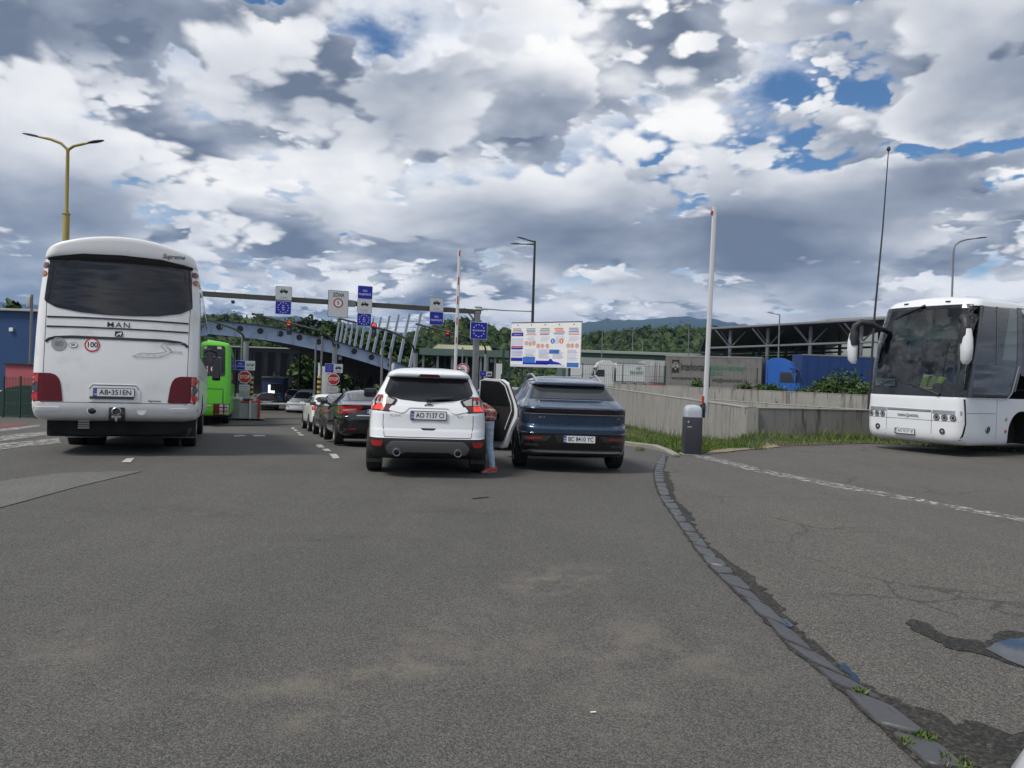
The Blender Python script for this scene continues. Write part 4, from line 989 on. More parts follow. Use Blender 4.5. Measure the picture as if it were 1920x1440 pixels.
def green_coach():
    t = thing('coach', 'bright green coach standing ahead of the white coach, its dark rear window above green panels', 'coach')
    L = 12.0
    lv = [dict(z=.35, yr=.25, yf=L - .3, w=1.2, rr=.2, rf=.2, br=.05, bf=.25, wr=.985, wf=.97), dict(z=.5, yr=.04, yf=L, w=1.27), dict(z=.95, yr=.0, yf=L, w=1.275, rr=.17), dict(z=1.9, yr=.06, w=1.275), dict(z=2.8, yr=.18, yf=L - .2, w=1.24), dict(z=3.3, yr=.28, yf=L - .5, w=1.19, rr=.15, hard=True), dict(z=3.38, yr=.4, w=1.13, crown=.05), dict(z=3.45, yr=.7, yf=L - 1, w=.8, crown=.05), dict(z=3.52, yr=1.2, yf=L - 2, w=.3)]
    b = MB(); b.loft(stack(lv), 'green_paint', matfn=lambda c: 'underside' if c.z < .42 else None); skin = Skin(b); b.build('body', t); P = patcher(t, skin)
    P('rear_window', 'rear', [(-1.0, 3.26), (1.0, 3.26), (1.03, 2.02), (-1.03, 2.02)], 'tinted_glass', .008, .1)
    P('engine_flap', 'rear', [(-.95, 1.48), (.95, 1.48), (.95, .92), (-.95, .92)], 'green_paint', .012, .05)
    q = MB(); patch(q, skin, 'rear', band([(-1.0, 1.50), (.98, 1.50), (.98, .92)], .03), 'seam_black', .004, .1, 0); q.build('panel_seam', t)
    P('trim_strip', 'rear', rect(-.6, .80, .55, .86), 'sign_grey', .012)
    for s in (1, -1):
        lp = P('tail_lamp', 'rear', sx(rect(.62, .44, 1.24, .92), s), 'dark_red_lens', .010, .03)
        for i in range(2):
            for j in range(3): P('lens', 'rear', sx(rect(.86 + .19 * i, .49 + .145 * j, .99 + .19 * i, .60 + .145 * j), s), 'clear_lens', .016, .02, lp, .05)
        P('marker_lamp', 'rear', sx(rect(.70, 3.12, .86, 3.22), s), 'clear_lens', .012)
        q = MB(); patch(q, skin, 'right' if s > 0 else 'left', inset_round(rect(.7, 1.75, 11.5, 2.95), .08), 'side_glass', .006, .3); q.build('side_window', t)
    h, n = skin.hit('rear', .62, 2.3); q = MB(); q.ring(0, .15, 'ink_white', h + n * .012, u=(1, 0, 0), v=(0, .1, 1)); q.ring(.13, .155, 'sign_red', h + n * .014, u=(1, 0, 0), v=(0, .1, 1)); q.text('100', .14, 'ink_black', h + n * .015, u=(1, 0, 0), v=(0, .1, 1), fit=.2); q.build('speed_sticker', t)
    coach_wheels(t, (3.0, 9.2)); return t
bus_g = green_coach(); _p = at(431, 800, 31.0)
place(bus_g, _p.x - 1.275 * math.cos(R(19)) , _p.y - 1.275 * math.sin(R(19)), R(19), -.90, -.03)
def silver_coach():
    t = thing('coach', 'silver white coach facing the road with a tall windscreen and drooping mirrors', 'coach')
    L = 12.0
    lv = [dict(z=.27, yr=.2, yf=L - .30, w=1.17, rr=.2, rf=.30, br=.05, bf=.14, wr=.985, wf=1.0), dict(z=.34, yr=.1, yf=L - .08, w=1.245, rf=.30), dict(z=.55, yr=.0, yf=L, w=1.275, rf=.28), dict(z=1.0, yr=.0, yf=L + .0, w=1.275, rf=.24), dict(z=1.40, yf=L - .02, w=1.275, hard=True), dict(z=1.43, yf=L - .03, w=1.275, hard=True),
          dict(z=2.2, yr=.05, yf=L - .10, w=1.27, rf=.26), dict(z=2.9, yr=.1, yf=L - .22, w=1.25, rf=.30), dict(z=3.62, yr=.2, yf=L - .46, w=1.21, rf=.34, hard=True), dict(z=3.66, yr=.2, yf=L - .48, w=1.205, hard=True), dict(z=3.80, yr=.3, yf=L - .62, w=1.14, crown=.04), dict(z=3.86, yr=.5, yf=L - .85, w=.99, crown=.06), dict(z=3.90, yr=.9, yf=L - 1.2, w=.66, crown=.05), dict(z=3.93, yr=1.5, yf=L - 2, w=.2)]
    rings = stack(lv); full = MB(); full.loft(rings, 'bus_silver_white'); skin = Skin(full)
    b = MB(); b.loft(rings, 'bus_silver_white')
    keep = []
    for f, mi, s in zip(b.f, b.mi, b.sm):
        c = sum((Vector(b.v[i]) for i in f), Vector()) / len(f)
        if 1.42 < c.z < 3.64 and (c.y > L - 2.35): continue
        keep.append((f, mi, s))
    b.f, b.mi, b.sm = [k[0] for k in keep], [k[1] for k in keep], [k[2] for k in keep]
    body = b.build('body', t); cut_arches(body, [(y, .52, .60, s * 1.15, .35) for s in (1, -1) for y in (9.35, 3.2)])
    P = patcher(t, skin)
    P('windscreen', 'front', [(-1.22, 3.61), (1.22, 3.61), (1.235, 1.46), (-1.235, 1.46)], 'windscreen_glass', .004, .05, res=.08)
    P('screen_border', 'front', [(-1.27, 1.60), (1.27, 1.60), (1.27, 1.425), (-1.27, 1.425)], 'gloss_black', .008, 0)
    P('screen_border', 'front', [(-1.22, 3.67), (1.22, 3.67), (1.22, 3.58), (-1.22, 3.58)], 'gloss_black', .010, 0)
    for s in (1, -1):
        sd = 'right' if s > 0 else 'left'
        q = MB(); patch(q, skin, sd, [(L - .36, 1.43), (L - .30, 1.43), (L - .52, 2.4), (L - .80, 3.65), (L - .92, 3.65), (L - .62, 2.4), (L - .5, 1.43)], 'gloss_black', .012, .1, .04); q.build('front_pillar', t)
        q = MB(); patch(q, skin, sd, inset_round([(L - .45, 1.44), (L - 1.95, 1.44), (L - 2.12, 1.60), (L - 2.35, 2.25), (L - 2.40, 3.68), (L - .95, 3.64), (L - .6, 2.4)], .05), 'windscreen_glass', .006, .15); q.build('driver_window', t)
        q = MB(); patch(q, skin, sd, [(L - 2.10, 1.60), (L - 2.32, 2.25), (L - 2.36, 3.70), (L - 2.55, 3.70), (L - 2.55, 2.25), (L - 2.30, 1.60)], 'gloss_black', .012, .1, .03); q.build('window_pillar', t)
        q = MB(); patch(q, skin, sd, [(L - 1.42, 2.25), (L - 1.45, 3.66), (L - 1.52, 3.66), (L - 1.5, 2.25)], 'gloss_black', .012, .1, .03); patch(q, skin, sd, band([(L - .45, 2.25), (L - 2.36, 2.25)], .05), 'gloss_black', .012, .1, .03); q.build('window_bar', t)
        q = MB(); patch(q, skin, sd, inset_round(rect(1.0, 2.0, L - 2.5, 3.7), .1), 'side_glass', .006, .3); q.build('side_window', t)
        q = MB(); patch(q, skin, sd, band([(L - .5, 1.41), (L - 1.95, 1.41), (L - 2.14, 1.56), (L - 2.42, 2.25)], .035), 'silver_trim', .014, .08, .03); q.build('chrome_strip', t)
        q = MB()
        for pth in ([(L - .25, 1.38), (L - .30, .8), (L - .22, .40)], ):
            patch(q, skin, sd, band(pth, .045), 'gloss_black', .003, .08, 0)
        q.build('panel_gap', t)
        for pth in ([(L - 1.55, 1.38), (L - 1.55, .33)], [(L - .32, 1.05), (L - 1.5, 1.05)], [(L - 1.6, 1.65), (L - 6, 1.65)], [(L - 3.6, 1.7), (L - 3.6, .4)]):
            q = MB(); patch(q, skin, sd, band(pth, .010), 'seam_black', .002, .1, 0); q.build('panel_seam', t)
        h, n = skin.hit(sd, L - 1.2, .66); q = MB(); q.lathe([(.10, 0), (.095, .012 * s), (.001, .014 * s)], 'lamp_dark', 'X', h, 20); q.lathe([(.10, .004 * s), (.085, .02 * s), (.08, .014 * s)], 'chrome', 'X', h, 20); q.build('side_vent', t)
        for yy, zz, m in ((L - 1.95, .92, 'ink_grey'), (L - 1.95, .62, 'orange_lens')):
            h, n = skin.hit(sd, yy, zz); q = MB(); q.lathe([(.05, 0), (.045, .012 * s), (.001, .016 * s)], m, 'X', h, 16); q.build('side_marker', t)
        # headlamp cluster: trim, three round lamps and a fog lamp
        P('lamp_trim', 'front', sx(rect(.62, 1.00, 1.24, 1.10), s), 'silver_trim', .006, .02)
        for x in (.72, .90, 1.09):
            h, n = skin.hit('front', x * s, .93); n = n.normalized(); u = Vector((-1, 0, 0)) - n * -n.x; u.normalize(); v = n.cross(u)
            q = MB(); q.ring(.0, .068, 'clear_lens', h, u, v, .008); q.ring(.056, .074, 'chrome', h, u, v, .016); q.ring(0, .034, 'lamp_dark', h, u, v, .014); q.build('headlamp', t)
        h, n = skin.hit('front', .86 * s, .60); q = MB(); q.ring(0, .06, 'lamp_dark', h, (-1, 0, 0), (0, 0, 1), .008); q.ring(.052, .07, 'chrome', h, (-1, 0, 0), (0, 0, 1), .014); q.ring(0, .03, 'clear_lens', h, (-1, 0, 0), (0, 0, 1), .012); q.build('fog_lamp', t)
        q = MB(); patch(q, skin, 'front', sx(band([(.60, 1.10), (.60, .55), (.64, .42), (.72, .33)], .010), s), 'seam_black', .002, .08, 0); q.build('panel_seam', t)
        h, n = skin.hit('front', .55 * s, 3.76); q = MB(); q.box(h + n * .01, (.12, .05, .04), 'lamp_dark', .015); q.build('roof_marker', t)
        # drooping mirror: black arm, black back, pale shell
        ar = MB(); x0 = 1.10 * s; ax = 1.49 * s
        ar.tube([(x0, L - .48, 3.10), (1.2 * s, L - .10, 3.26), (1.36 * s, L + .10, 3.30), (1.46 * s, L + .18, 3.20), (ax, L + .20, 3.02)], [.06, .075, .085, .095, .10], 'black_plastic', 12)
        sh = MB(); ring_ = lambda cx, cy, z, a, c_: [(cx + a * math.cos(2 * math.pi * k / 16), cy + c_ * math.sin(2 * math.pi * k / 16), z) for k in range(16)]
        sh.loft([ring_(ax, L + .19, 3.02, .11, .10), ring_(ax + .02 * s, L + .20, 2.80, .135, .12), ring_(ax + .03 * s, L + .20, 2.56, .14, .12), ring_(ax + .02 * s, L + .19, 2.30, .12, .11), ring_(ax, L + .17, 2.20, .06, .06)], 'bus_silver_white')
        mo = ar.build('mirror', t); sh.build('mirror_shell', mo)
        gl_ = MB(); gl_.box((ax + .01 * s, L + .095, 2.58), (.22, .03, .5), 'black_plastic', .02); gl_.build('mirror_glass', mo)
        bk = MB(); bk.loft([ring_(ax - .03 * s, L + .215, 3.05, .10, .10), ring_(ax - .03 * s, L + .225, 2.88, .12, .115), ring_(ax - .05 * s, L + .225, 2.68, .07, .10)], 'black_plastic'); bk.build('mirror_back', mo)
    P('trim_strip', 'front', rect(-.58, 1.055, .58, 1.10), 'silver_trim', .012, .01)
    for z in (1.04, .84): 
        q = MB(); patch(q, skin, 'front', band([(-1.2, z), (1.2, z)] if z < 1 else [(-.6, z), (.6, z)], .010), 'seam_black', .002, .1, 0); q.build('panel_seam', t)
    h, n = skin.hit('front', 0, .93); q = MB(); q.text('VAN', .085, 'ink_black', h + Vector((.17, .012, 0)), (-1, 0, 0), (0, 0, 1), bold=.02, fit=.22); q.text('HOOL', .085, 'ink_black', h + Vector((-.17, .012, 0)), (-1, 0, 0), (0, 0, 1), bold=.02, fit=.24); q.ring(.02, .05, 'ink_grey', h, (-1, 0, 0), (0, 0, 1), .014, sx=.8); q.build('lettering', t)
    h, n = skin.hit('front', .06, .53); plate(t, ('UA', 'AO 9177 IE'), .52, .112, h + Vector((0, .01, 0)), (-1, 0, 0), (0, 0, 1))
    # wipers
    q = MB()
    def sp(x, z, o=.03): h, n = skin.hit('front', x, z); return h + n * o
    q.tube([sp(-.05, 3.66, .05), sp(.35, 3.53), sp(.75, 3.38)], [.03, .016, .012], 'black_plastic', 8); q.tube([sp(.02, 3.58, .03), sp(1.15, 3.26, .03)], .016, 'black_plastic', 6); q.tube([sp(-.05, 3.66, .05), sp(.3, 3.58, .045), sp(.6, 3.46, .04)], .012, 'black_plastic', 6); q.build('wiper', t)
    q = MB(); q.tube([sp(-.75, 1.47, .04), sp(-.35, 1.60), sp(.05, 1.74)], [.03, .018, .014], 'black_plastic', 8); q.tube([sp(-.5, 1.56, .03), sp(.35, 1.78, .03)], .014, 'black_plastic', 6); q.build('wiper', t)
    q = MB(); q.tube([sp(.95, 1.62, .02), sp(.55, 1.78, .02), sp(.3, 1.80, .02)], .012, 'black_plastic', 6); q.build('wiper', t)
    # inside
    q = MB(); q.box((0, L - .80, 1.50), (2.3, .75, .22), 'interior', .06); q.box((-.62, L - .85, 1.66), (.85, .5, .18), 'interior', .08); q.build('dashboard', t)
    q = MB(); q.lathe([(.22 + .02 * math.cos(a), .02 * math.sin(a)) for a in [2 * math.pi * k / 8 for k in range(9)]], 'black_plastic', 'Y', (-.62, L - 1.15, 1.80), 24); q.build('steering_wheel', t)
    q = MB()
    q.box((0, L - 4.5, 2.4), (2.4, .05, 2.4), 'interior'); q.box((0, L - 2.7, 1.36), (2.4, 3.4, .06), 'interior'); q.box((0, L - 2.7, 3.60), (2.2, 3.6, .05), 'interior'); q.build('cabin_lining', t)
    for x in (-.62, .0, .62):
        q = MB(); q.box((x, L - 2.1 - abs(x), 1.75), (.5, .16, .85), 'seat_cloth', .08); q.box((x, L - 1.85 - abs(x), 1.5), (.5, .5, .14), 'seat_cloth', .05); q.box((x, L - 2.12 - abs(x), 2.27), (.28, .11, .2), 'seat_cloth', .05); q.build('seat', t)
    for x in (-1.02, -.90, -.80):
        q = MB(); pts = [(x + .05 * math.sin(i * 1.9), L - .62 - .02 * (i % 2)) for i in range(8)]
        q.prism([(x - .03, 1.75), (x + .03, 1.75), (x + .045, 2.6), (x + .02, 3.4), (x - .05, 3.4), (x - .025, 2.6)], 'curtain', (0, L - .75, 0), (1, 0, 0), (0, 0, 1), -.03); q.build('curtain', t)
    q = MB()
    q.prism(inset_round([(1.0, 3.38), (-.85, 3.38), (-.85, 2.85), (1.0, 2.85)], .05), 'curtain', (0, L - .72, 0), (1, 0, 0), (0, 0, 1), -.02); q.build('sun_blind', t)
    return t
bus_s = silver_coach(); _a = R(118.5); place(bus_s, 9.88 + 12 * math.sin(_a), 19.15 - 12 * math.cos(_a), _a, 0.0)
def on_dash(name, build, label, cat, loc):
    q = MB(); build(q); o = q.build(name); o.location = bus_s.matrix_basis @ Vector(loc); o.rotation_euler = (0, 0, _a); return tag(o, label, cat)
def vest(q):
    rows = []
    for j in range(7):
        z = .02 + .29 * math.sin(min(1, j / 5) * math.pi / 2); y = .10 - .035 * j
        rows.append([(-.30 + .6 * i / 10, y + .02 * math.sin(i * 1.7), z - .05 * (abs(i - 5) / 5) ** 3 + .012 * math.sin(i * 2.3 + j)) for i in range(11)])
    vs = [p for r in rows for p in r]; q.add(vs, [(j * 11 + i, j * 11 + i + 1, (j + 1) * 11 + i + 1, (j + 1) * 11 + i) for j in range(6) for i in range(10)], 'vest_yellow', True)
    for i0 in (3, 6):
        q.add([Vector(rows[j][i0 + k]) + Vector((0, .006, .004)) for j in range(7) for k in (0, 1)], [(2 * j, 2 * j + 1, 2 * j + 3, 2 * j + 2) for j in range(6)], 'skid_grey', True)
on_dash('safety_vest', vest, 'crumpled fluorescent yellow safety vest lying behind the coach windscreen', 'vest', (-.12, 11.25, 1.62))
on_dash('route_card', lambda q: (q.prism(inset_round(rect(-.28, -.09, .28, .09), .01), 'ink_white', (0, 0, 0), (-1, 0, 0), (0, 0, 1), .008), q.text('TOURIST', .15, 'ink_black', (0, .009, 0), (-1, 0, 0), (0, 0, 1), bold=.03, fit=.49)), 'white card reading TOURIST standing behind the coach windscreen', 'card', (.90, 11.66, 1.74))
# ---------------------------------------------------------------- other cars
def other_car(label, paint, kind='saloon', W=.92, L=4.6, H=1.42, plate_txt=None, name='parked_car', lit=False, group=None, mirrors=True):
    t = thing(name, label, 'van' if kind == 'van' else 'car', group=group)
    w = W
    if kind == 'saloon':
        k = H / 1.42
        lv = [dict(z=.2, yr=.45, yf=L - .4, w=w - .13, rr=.15, rf=.3, br=.06), dict(z=.3, yr=.10, yf=L - .1, w=w - .03, rr=.25), dict(z=.45, yr=.02, yf=L, w=w, rr=.3), dict(z=.68, yr=.0, yf=L, w=w), dict(z=.72, yr=.03, w=w), dict(z=.86, yr=.05, yf=L - .25, w=w - .005), dict(z=.985, yr=.03, yf=L - .9, w=w - .03, rr=.28, hard=True), dict(z=1.01, yr=.12, yf=L - 1.15, w=w - .05),
              dict(z=1.05, yr=.36, yf=L - 1.35, w=w - .09, hard=True), dict(z=1.18 * k, yr=.70, yf=L - 1.62, w=w - .19), dict(z=1.31 * k, yr=1.08, yf=L - 1.92, w=w - .29), dict(z=1.37 * k, yr=1.32, yf=L - 2.1, w=w - .38), dict(z=H - .015, yr=1.65, yf=L - 2.3, w=w - .58, rr=.15, rf=.15), dict(z=H, yr=1.85, yf=L - 2.45, w=.12, rr=.05, rf=.05, br=0, bf=0)]
        gl = [(-w + .30, 1.30 * k), (w - .30, 1.30 * k), (w - .15, 1.09), (-w + .15, 1.09)]
        sp = [[(1.0, 1.06), (1.42, 1.29 * k), (2.25, 1.33 * k), (2.25, 1.04)], [(2.32, 1.04), (2.32, 1.33 * k), (L - 2.0, 1.27 * k), (L - 1.5, 1.03)]]; lz = (.80, .97)
    else:
        top = H
        lv = [dict(z=.25, yr=.4, yf=L - .4, w=w - .12, rr=.15, rf=.3, br=.05), dict(z=.4, yr=.05, yf=L - .05, w=w - .01, rr=.2), dict(z=.6, yr=.0, yf=L, w=w), dict(z=.9, yr=.04, yf=L - .1, w=w), dict(z=1.05, yr=.08, yf=L - (.5 if kind == 'hatch' else .35), w=w - .015), dict(z=1.12, yr=.11, yf=L - (1.1 if kind == 'hatch' else .75), w=w - .03), dict(z=top * .80, yr=.22 if kind == 'hatch' else .14, yf=L - 1.6, w=w - .12),
              dict(z=top * .93, yr=.42 if kind == 'hatch' else .2, yf=L - 2.0, w=w - .2, rr=.15, hard=True), dict(z=top * .975, yr=.5 if kind == 'hatch' else .28, yf=L - 2.3, w=w - .30), dict(z=top * .995, yr=.9, yf=L - 2.45, w=w - .5), dict(z=top, yr=1.1, yf=L - 2.55, w=.15, rr=.05, rf=.05, br=0, bf=0)]
        gl = [(-w + .26, top * .91), (w - .26, top * .91), (w - .14, 1.14), (-w + .14, 1.14)]
        sp = [[(.55, 1.12), (.75, top * .9), (1.75, top * .91), (1.75, 1.1)], [(1.82, 1.1), (1.82, top * .91), (L - 2.1, top * .9), (L - 1.4, 1.1)]]; lz = (.86, 1.15)
    b = MB(); b.loft(stack(lv, 3), paint, matfn=(lambda c: 'black_plastic' if c.z < .42 else None) if kind != 'saloon' else None); skin = Skin(b); body = b.build('body', t)
    ys = (.95, L - .85); cut_arches(body, [(y, .34, .37, s * w, .22) for y in ys for s in (1, -1)])
    P = patcher(t, skin)
    P('rear_window', 'rear', gl, 'smoke_glass', .005, .05, res=.1)
    P('windscreen', 'front', [(-w + .17, lz[1] + .13), (w - .17, lz[1] + .13), (w - .32, H * .9), (-w + .32, H * .9)], 'smoke_glass', .005, .04, res=.15)
    side_panes(t, skin, sp, 'side_glass')
    for s in (1, -1):
        if kind == 'saloon':
            lp = P('tail_lamp', 'rear', sx([(w + .02, .93), (.44, .985), (.34, .94), (.52, .80), (w + .02, .78)], s), 'red_lens', .008, .03, res=.05)
            P('clear_lens', 'rear', sx([(.80, .875), (.50, .90), (.53, .86), (.80, .84)], s), 'clear_lens', .012, 0, lp, .05)
            P('reflector', 'rear', sx(rect(.50, .40, .78, .43), s), 'red_lens', .007)
        else: P('tail_lamp', 'rear', sx([(w + .02, 1.12), (w - .2, 1.10), (w - .22, .85), (w + .02, .85)], s), 'red_lens', .008, .03, res=.06)
        P('headlamp', 'front', sx([(w + .02, .80), (.45, .72), (.5, .62), (w + .02, .66)], s), 'clear_lens', .008, .03, res=.06)
        for y in ys: wheel(t, (w - .1) * s, y, .325, .22, face=s, spokes=8)
        if mirrors:
            q = MB(); q.box(((w + .10) * s, L - 1.72, 1.08), (.2, .12, .13), paint, .04); q.tube([((w - .08) * s, L - 1.7, 1.0), ((w + .05) * s, L - 1.72, 1.05)], .025, 'black_plastic', 8); q.build('door_mirror', t)
    if kind == 'saloon':
        P('chrome_strip', 'rear', band([(-.5, .735), (.5, .735)], .022), 'chrome', .010)
        P('bumper_grille', 'rear', rect(-.6, .24, .6, .36), 'black_plastic', .008, .03)
    if plate_txt:
        h, n = skin.hit('rear', 0, .83 if kind == 'saloon' else .78); plate(t, ('UA', plate_txt), .52, .112, h + Vector((0, -.01, 0)), (1, 0, 0), (0, .08, 1))
    return t
a18 = R(18.3)
c = other_car('black hatchback saloon with red tail lamps waiting just ahead of the white car', 'black_paint', 'saloon', .925, 4.7, 1.39, 'AO 4512 EH')
place(c, -4.03 + .925 * math.cos(a18), 18.0 + .925 * math.sin(a18), a18, -.235, -.05)
c = other_car('dark grey car mostly hidden in front of the black saloon in the queue', 'grey_paint', 'saloon', .90, 4.5, 1.43)
_p = at(607, 800, 23.6); place(c, _p.x + .88 * math.cos(R(19)), _p.y + .88 * math.sin(R(19)), R(19), -.56, -.05)
c = other_car('cream white car at the front of the queue before the barrier', 'cream_paint', 'hatch', .90, 4.3, 1.47)
_p = at(583, 800, 28.4); place(c, _p.x + .88 * math.cos(R(20)), _p.y + .88 * math.sin(R(20)), R(20), -.83, -.04)
c = other_car('dark saloon car driving away under the canopy beyond the closed barrier', 'grey_paint', 'saloon', .89, 4.5, 1.43)
_p = at(497, 770, 63); place(c, _p.x, _p.y, R(14), -2.08)
c = other_car('small white off-road car parked under the canopy beyond the barrier', 'white_paint', 'hatch', .85, 4.0, 1.65)
_p = at(568, 770, 66); place(c, _p.x, _p.y, R(-6), -2.1)
c = other_car('white van with dark windows parked under the canopy beside the small white car', 'white_paint', 'van', .92, 4.9, 1.95)
_p = at(593, 770, 63); place(c, _p.x, _p.y, R(176), -2.1)
c = other_car('dark car in the shade of the canopy left of the small white car', 'black_paint', 'hatch', .88, 4.2, 1.5)
_p = at(550, 765, 74); place(c, _p.x, _p.y, R(10), -2.1)
c = other_car('silver grey car half hidden ahead of the dark blue crossover', 'grey_paint', 'hatch', .9, 4.4, 1.58)
place(c, .05, 19.2, R(9), None)
c = other_car('white car at the bottom right corner, only the edge of its bonnet in view', 'white_paint', 'hatch', .92, 4.4, 1.55)
place(c, 1.845, -2.60, R(0), 0)
# ---------------------------------------------------------------- person leaning into the white car
def person():
    J = {}; E = []; rad = {}
    def j(n, p, r): J[n] = Vector(p); rad[n] = r
    j('pelvis', (0, .01, .90), .125); j('tail', (.03, -.03, .93), .135); j('waist', (-.12, .09, 1.02), .125); j('chest', (-.30, .23, 1.14), .14); j('neck', (-.48, .36, 1.22), .062); j('head', (-.55, .42, 1.26), .095); j('crown', (-.64, .48, 1.31), .085)
    j('hip_l', (-.085, .07, .84), .095); j('knee_l', (-.16, .30, .50), .070); j('ankle_l', (-.14, .46, .10), .052)
    j('hip_r', (.03, -.03, .83), .102); j('knee_r', (.05, .0, .47), .072); j('ankle_r', (.115, -.07, .11), .054)
    j('sh_l', (-.42, .14, 1.17), .075); j('el_l', (-.54, .28, .98), .052); j('wr_l', (-.66, .44, .95), .034)
    j('sh_r', (-.25, .38, 1.17), .075); j('el_r', (-.31, .56, .98), .052); j('wr_r', (-.46, .68, .94), .034)
    for a, b in [('pelvis', 'waist'), ('waist', 'chest'), ('chest', 'neck'), ('neck', 'head'), ('head', 'crown'), ('pelvis', 'hip_l'), ('hip_l', 'knee_l'), ('knee_l', 'ankle_l'), ('pelvis', 'hip_r'), ('hip_r', 'knee_r'), ('knee_r', 'ankle_r'), ('chest', 'sh_l'), ('sh_l', 'el_l'), ('el_l', 'wr_l'), ('chest', 'sh_r'), ('sh_r', 'el_r'), ('el_r', 'wr_r')]: E.append((a, b))
    def grown(name, edges, m, parent, scale=1.0, vox=.016, smooth_=6):
        """One continuous surface grown round tapered limbs."""
        q = MB()
        for a, c in edges:
            p0, p1, r0, r1 = J[a], J[c], rad[a] * scale, rad[c] * scale; n = 6
            d = (p1 - p0).normalized(); pts = [p0 - d * r0 * .9, p0 - d * r0 * .6] + [p0.lerp(p1, k / n) for k in range(n + 1)] + [p1 + d * r1 * .6, p1 + d * r1 * .9]
            q.tube(pts, [r0 * .35, r0 * .8] + [r0 + (r1 - r0) * k / n for k in range(n + 1)] + [r1 * .8, r1 * .35], m, 16)
        o = q.build(name); o.modifiers.new('r', 'REMESH').mode = 'VOXEL'; o.modifiers['r'].voxel_size = vox; sm_ = o.modifiers.new('s', 'SMOOTH'); sm_.iterations = smooth_; sm_.factor = .5
        dg = bpy.context.evaluated_depsgraph_get(); dg.update(); m2 = bpy.data.meshes.new_from_object(o.evaluated_get(dg)); bpy.data.objects.remove(o)
        for v in m2.vertices:   # cloth folds
            if name != 'body': v.co += v.normal * (.007 * mnoise.noise(Vector((v.co.x * 9, v.co.y * 9, v.co.z * 16))) + .004 * mnoise.noise(v.co * 30))
        m2.materials.clear(); m2.materials.append(MATS[m]); m2.polygons.foreach_set('use_smooth', [True] * len(m2.polygons)); m2.polygons.foreach_set('material_index', [0] * len(m2.polygons))
        o = bpy.data.objects.new(name, m2); C.objects.link(o); o.parent = parent; return o
    t = thing('person', 'person in plaid shirt, pale jeans and red shoes leaning into the white car', 'person')
    grown('body', E, 'skin', t, .86)
    grown('shirt', [('waist', 'chest'), ('tail', 'waist'), ('chest', 'sh_l'), ('sh_l', 'el_l'), ('chest', 'sh_r'), ('sh_r', 'el_r')], 'plaid', t, 1.06)
    grown('jeans', [('pelvis', 'hip_l'), ('hip_l', 'knee_l'), ('knee_l', 'ankle_l'), ('pelvis', 'hip_r'), ('hip_r', 'knee_r'), ('knee_r', 'ankle_r'), ('hip_l', 'hip_r')], 'denim', t, 1.0)
    for s, an in ((-1, J['ankle_l']), (1, J['ankle_r'])):
        q = MB(); rings = []
        for y, w_, z0, h in ((-.085, .022, .02, .06), (-.075, .034, .004, .095), (-.03, .038, .0, .115), (.02, .038, .0, .115), (.06, .040, .0, .095), (.11, .044, .0, .07), (.155, .040, .002, .052), (.18, .026, .008, .035), (.19, .010, .014, .018)):
            rings.append([(w_ * math.cos(a), y, z0 + h / 2 + h / 2 * math.sin(a)) for a in [2 * math.pi * k / 12 for k in range(12)]])
        q.loft(rings, 'shoe_red', matfn=lambda c: 'shoe_sole' if c.z < .026 else None)
        o = q.build('shoe', t); o.location = (an.x, an.y, 0); o.rotation_euler = (0, 0, R(40 if s < 0 else 112))
    # hands on the seat edge: palm, four bent fingers and a thumb each
    for side, w_, e_ in (('l', J['wr_l'], J['el_l']), ('r', J['wr_r'], J['el_r'])):
        d = (w_ - e_).normalized(); up_ = Vector((0, 0, 1)); lat = d.cross(up_).normalized(); q = MB()
        q.tube([w_ - d * .01, w_ + d * .04, w_ + d * .085], [.026, .036, .032], 'skin', 10)
        for k, ln in enumerate((.062, .072, .068, .052)):
            b0 = w_ + d * .08 + lat * (.024 - .016 * k); q.tube([b0, b0 + d * ln * .5 - up_ * .008, b0 + d * ln * .8 - up_ * .028, b0 + d * ln * .85 - up_ * .045], [.0095, .009, .008, .006], 'skin', 8)
        b0 = w_ + d * .03 + lat * .03; q.tube([b0, b0 + d * .03 + lat * .025 - up_ * .01, b0 + d * .055 + lat * .03 - up_ * .02], [.012, .010, .007], 'skin', 8); q.build('hand', t)
    h0 = J['head'].lerp(J['crown'], .6); q = MB(); rg = []
    q2 = bmesh.new(); bmesh.ops.create_icosphere(q2, subdivisions=3, radius=.115)
    vs = [Vector((v.co.x * .95, v.co.y * 1.1, v.co.z)) + h0 + Vector((-.01, .01, .025)) for v in q2.verts]; fs = [tuple(v.index for v in f.verts) for f in q2.faces]; q2.free(); q.add(vs, fs, 'hair', True); q.build('hair', t)
    f = MB(); fw = Vector((-.45, .35, -.82)).normalized(); c0 = J['head'] + fw * .085; rt = fw.cross(Vector((0, 0, 1))).normalized(); uu = rt.cross(fw)
    f.tube([c0 + uu * .02, c0 + fw * .022 - uu * .015], [.008, .013], 'skin', 8)
    for s in (-1, 1): f.box(c0 + rt * (.032 * s) + uu * .025, (.018, .018, .012), 'ink_black', .004); f.box(J['head'] + rt * (.092 * s), (.02, .03, .05), 'skin', .008)
    f.box(c0 - uu * .045, (.04, .012, .012), 'shoe_red', .004); f.build('face', t)
    return t
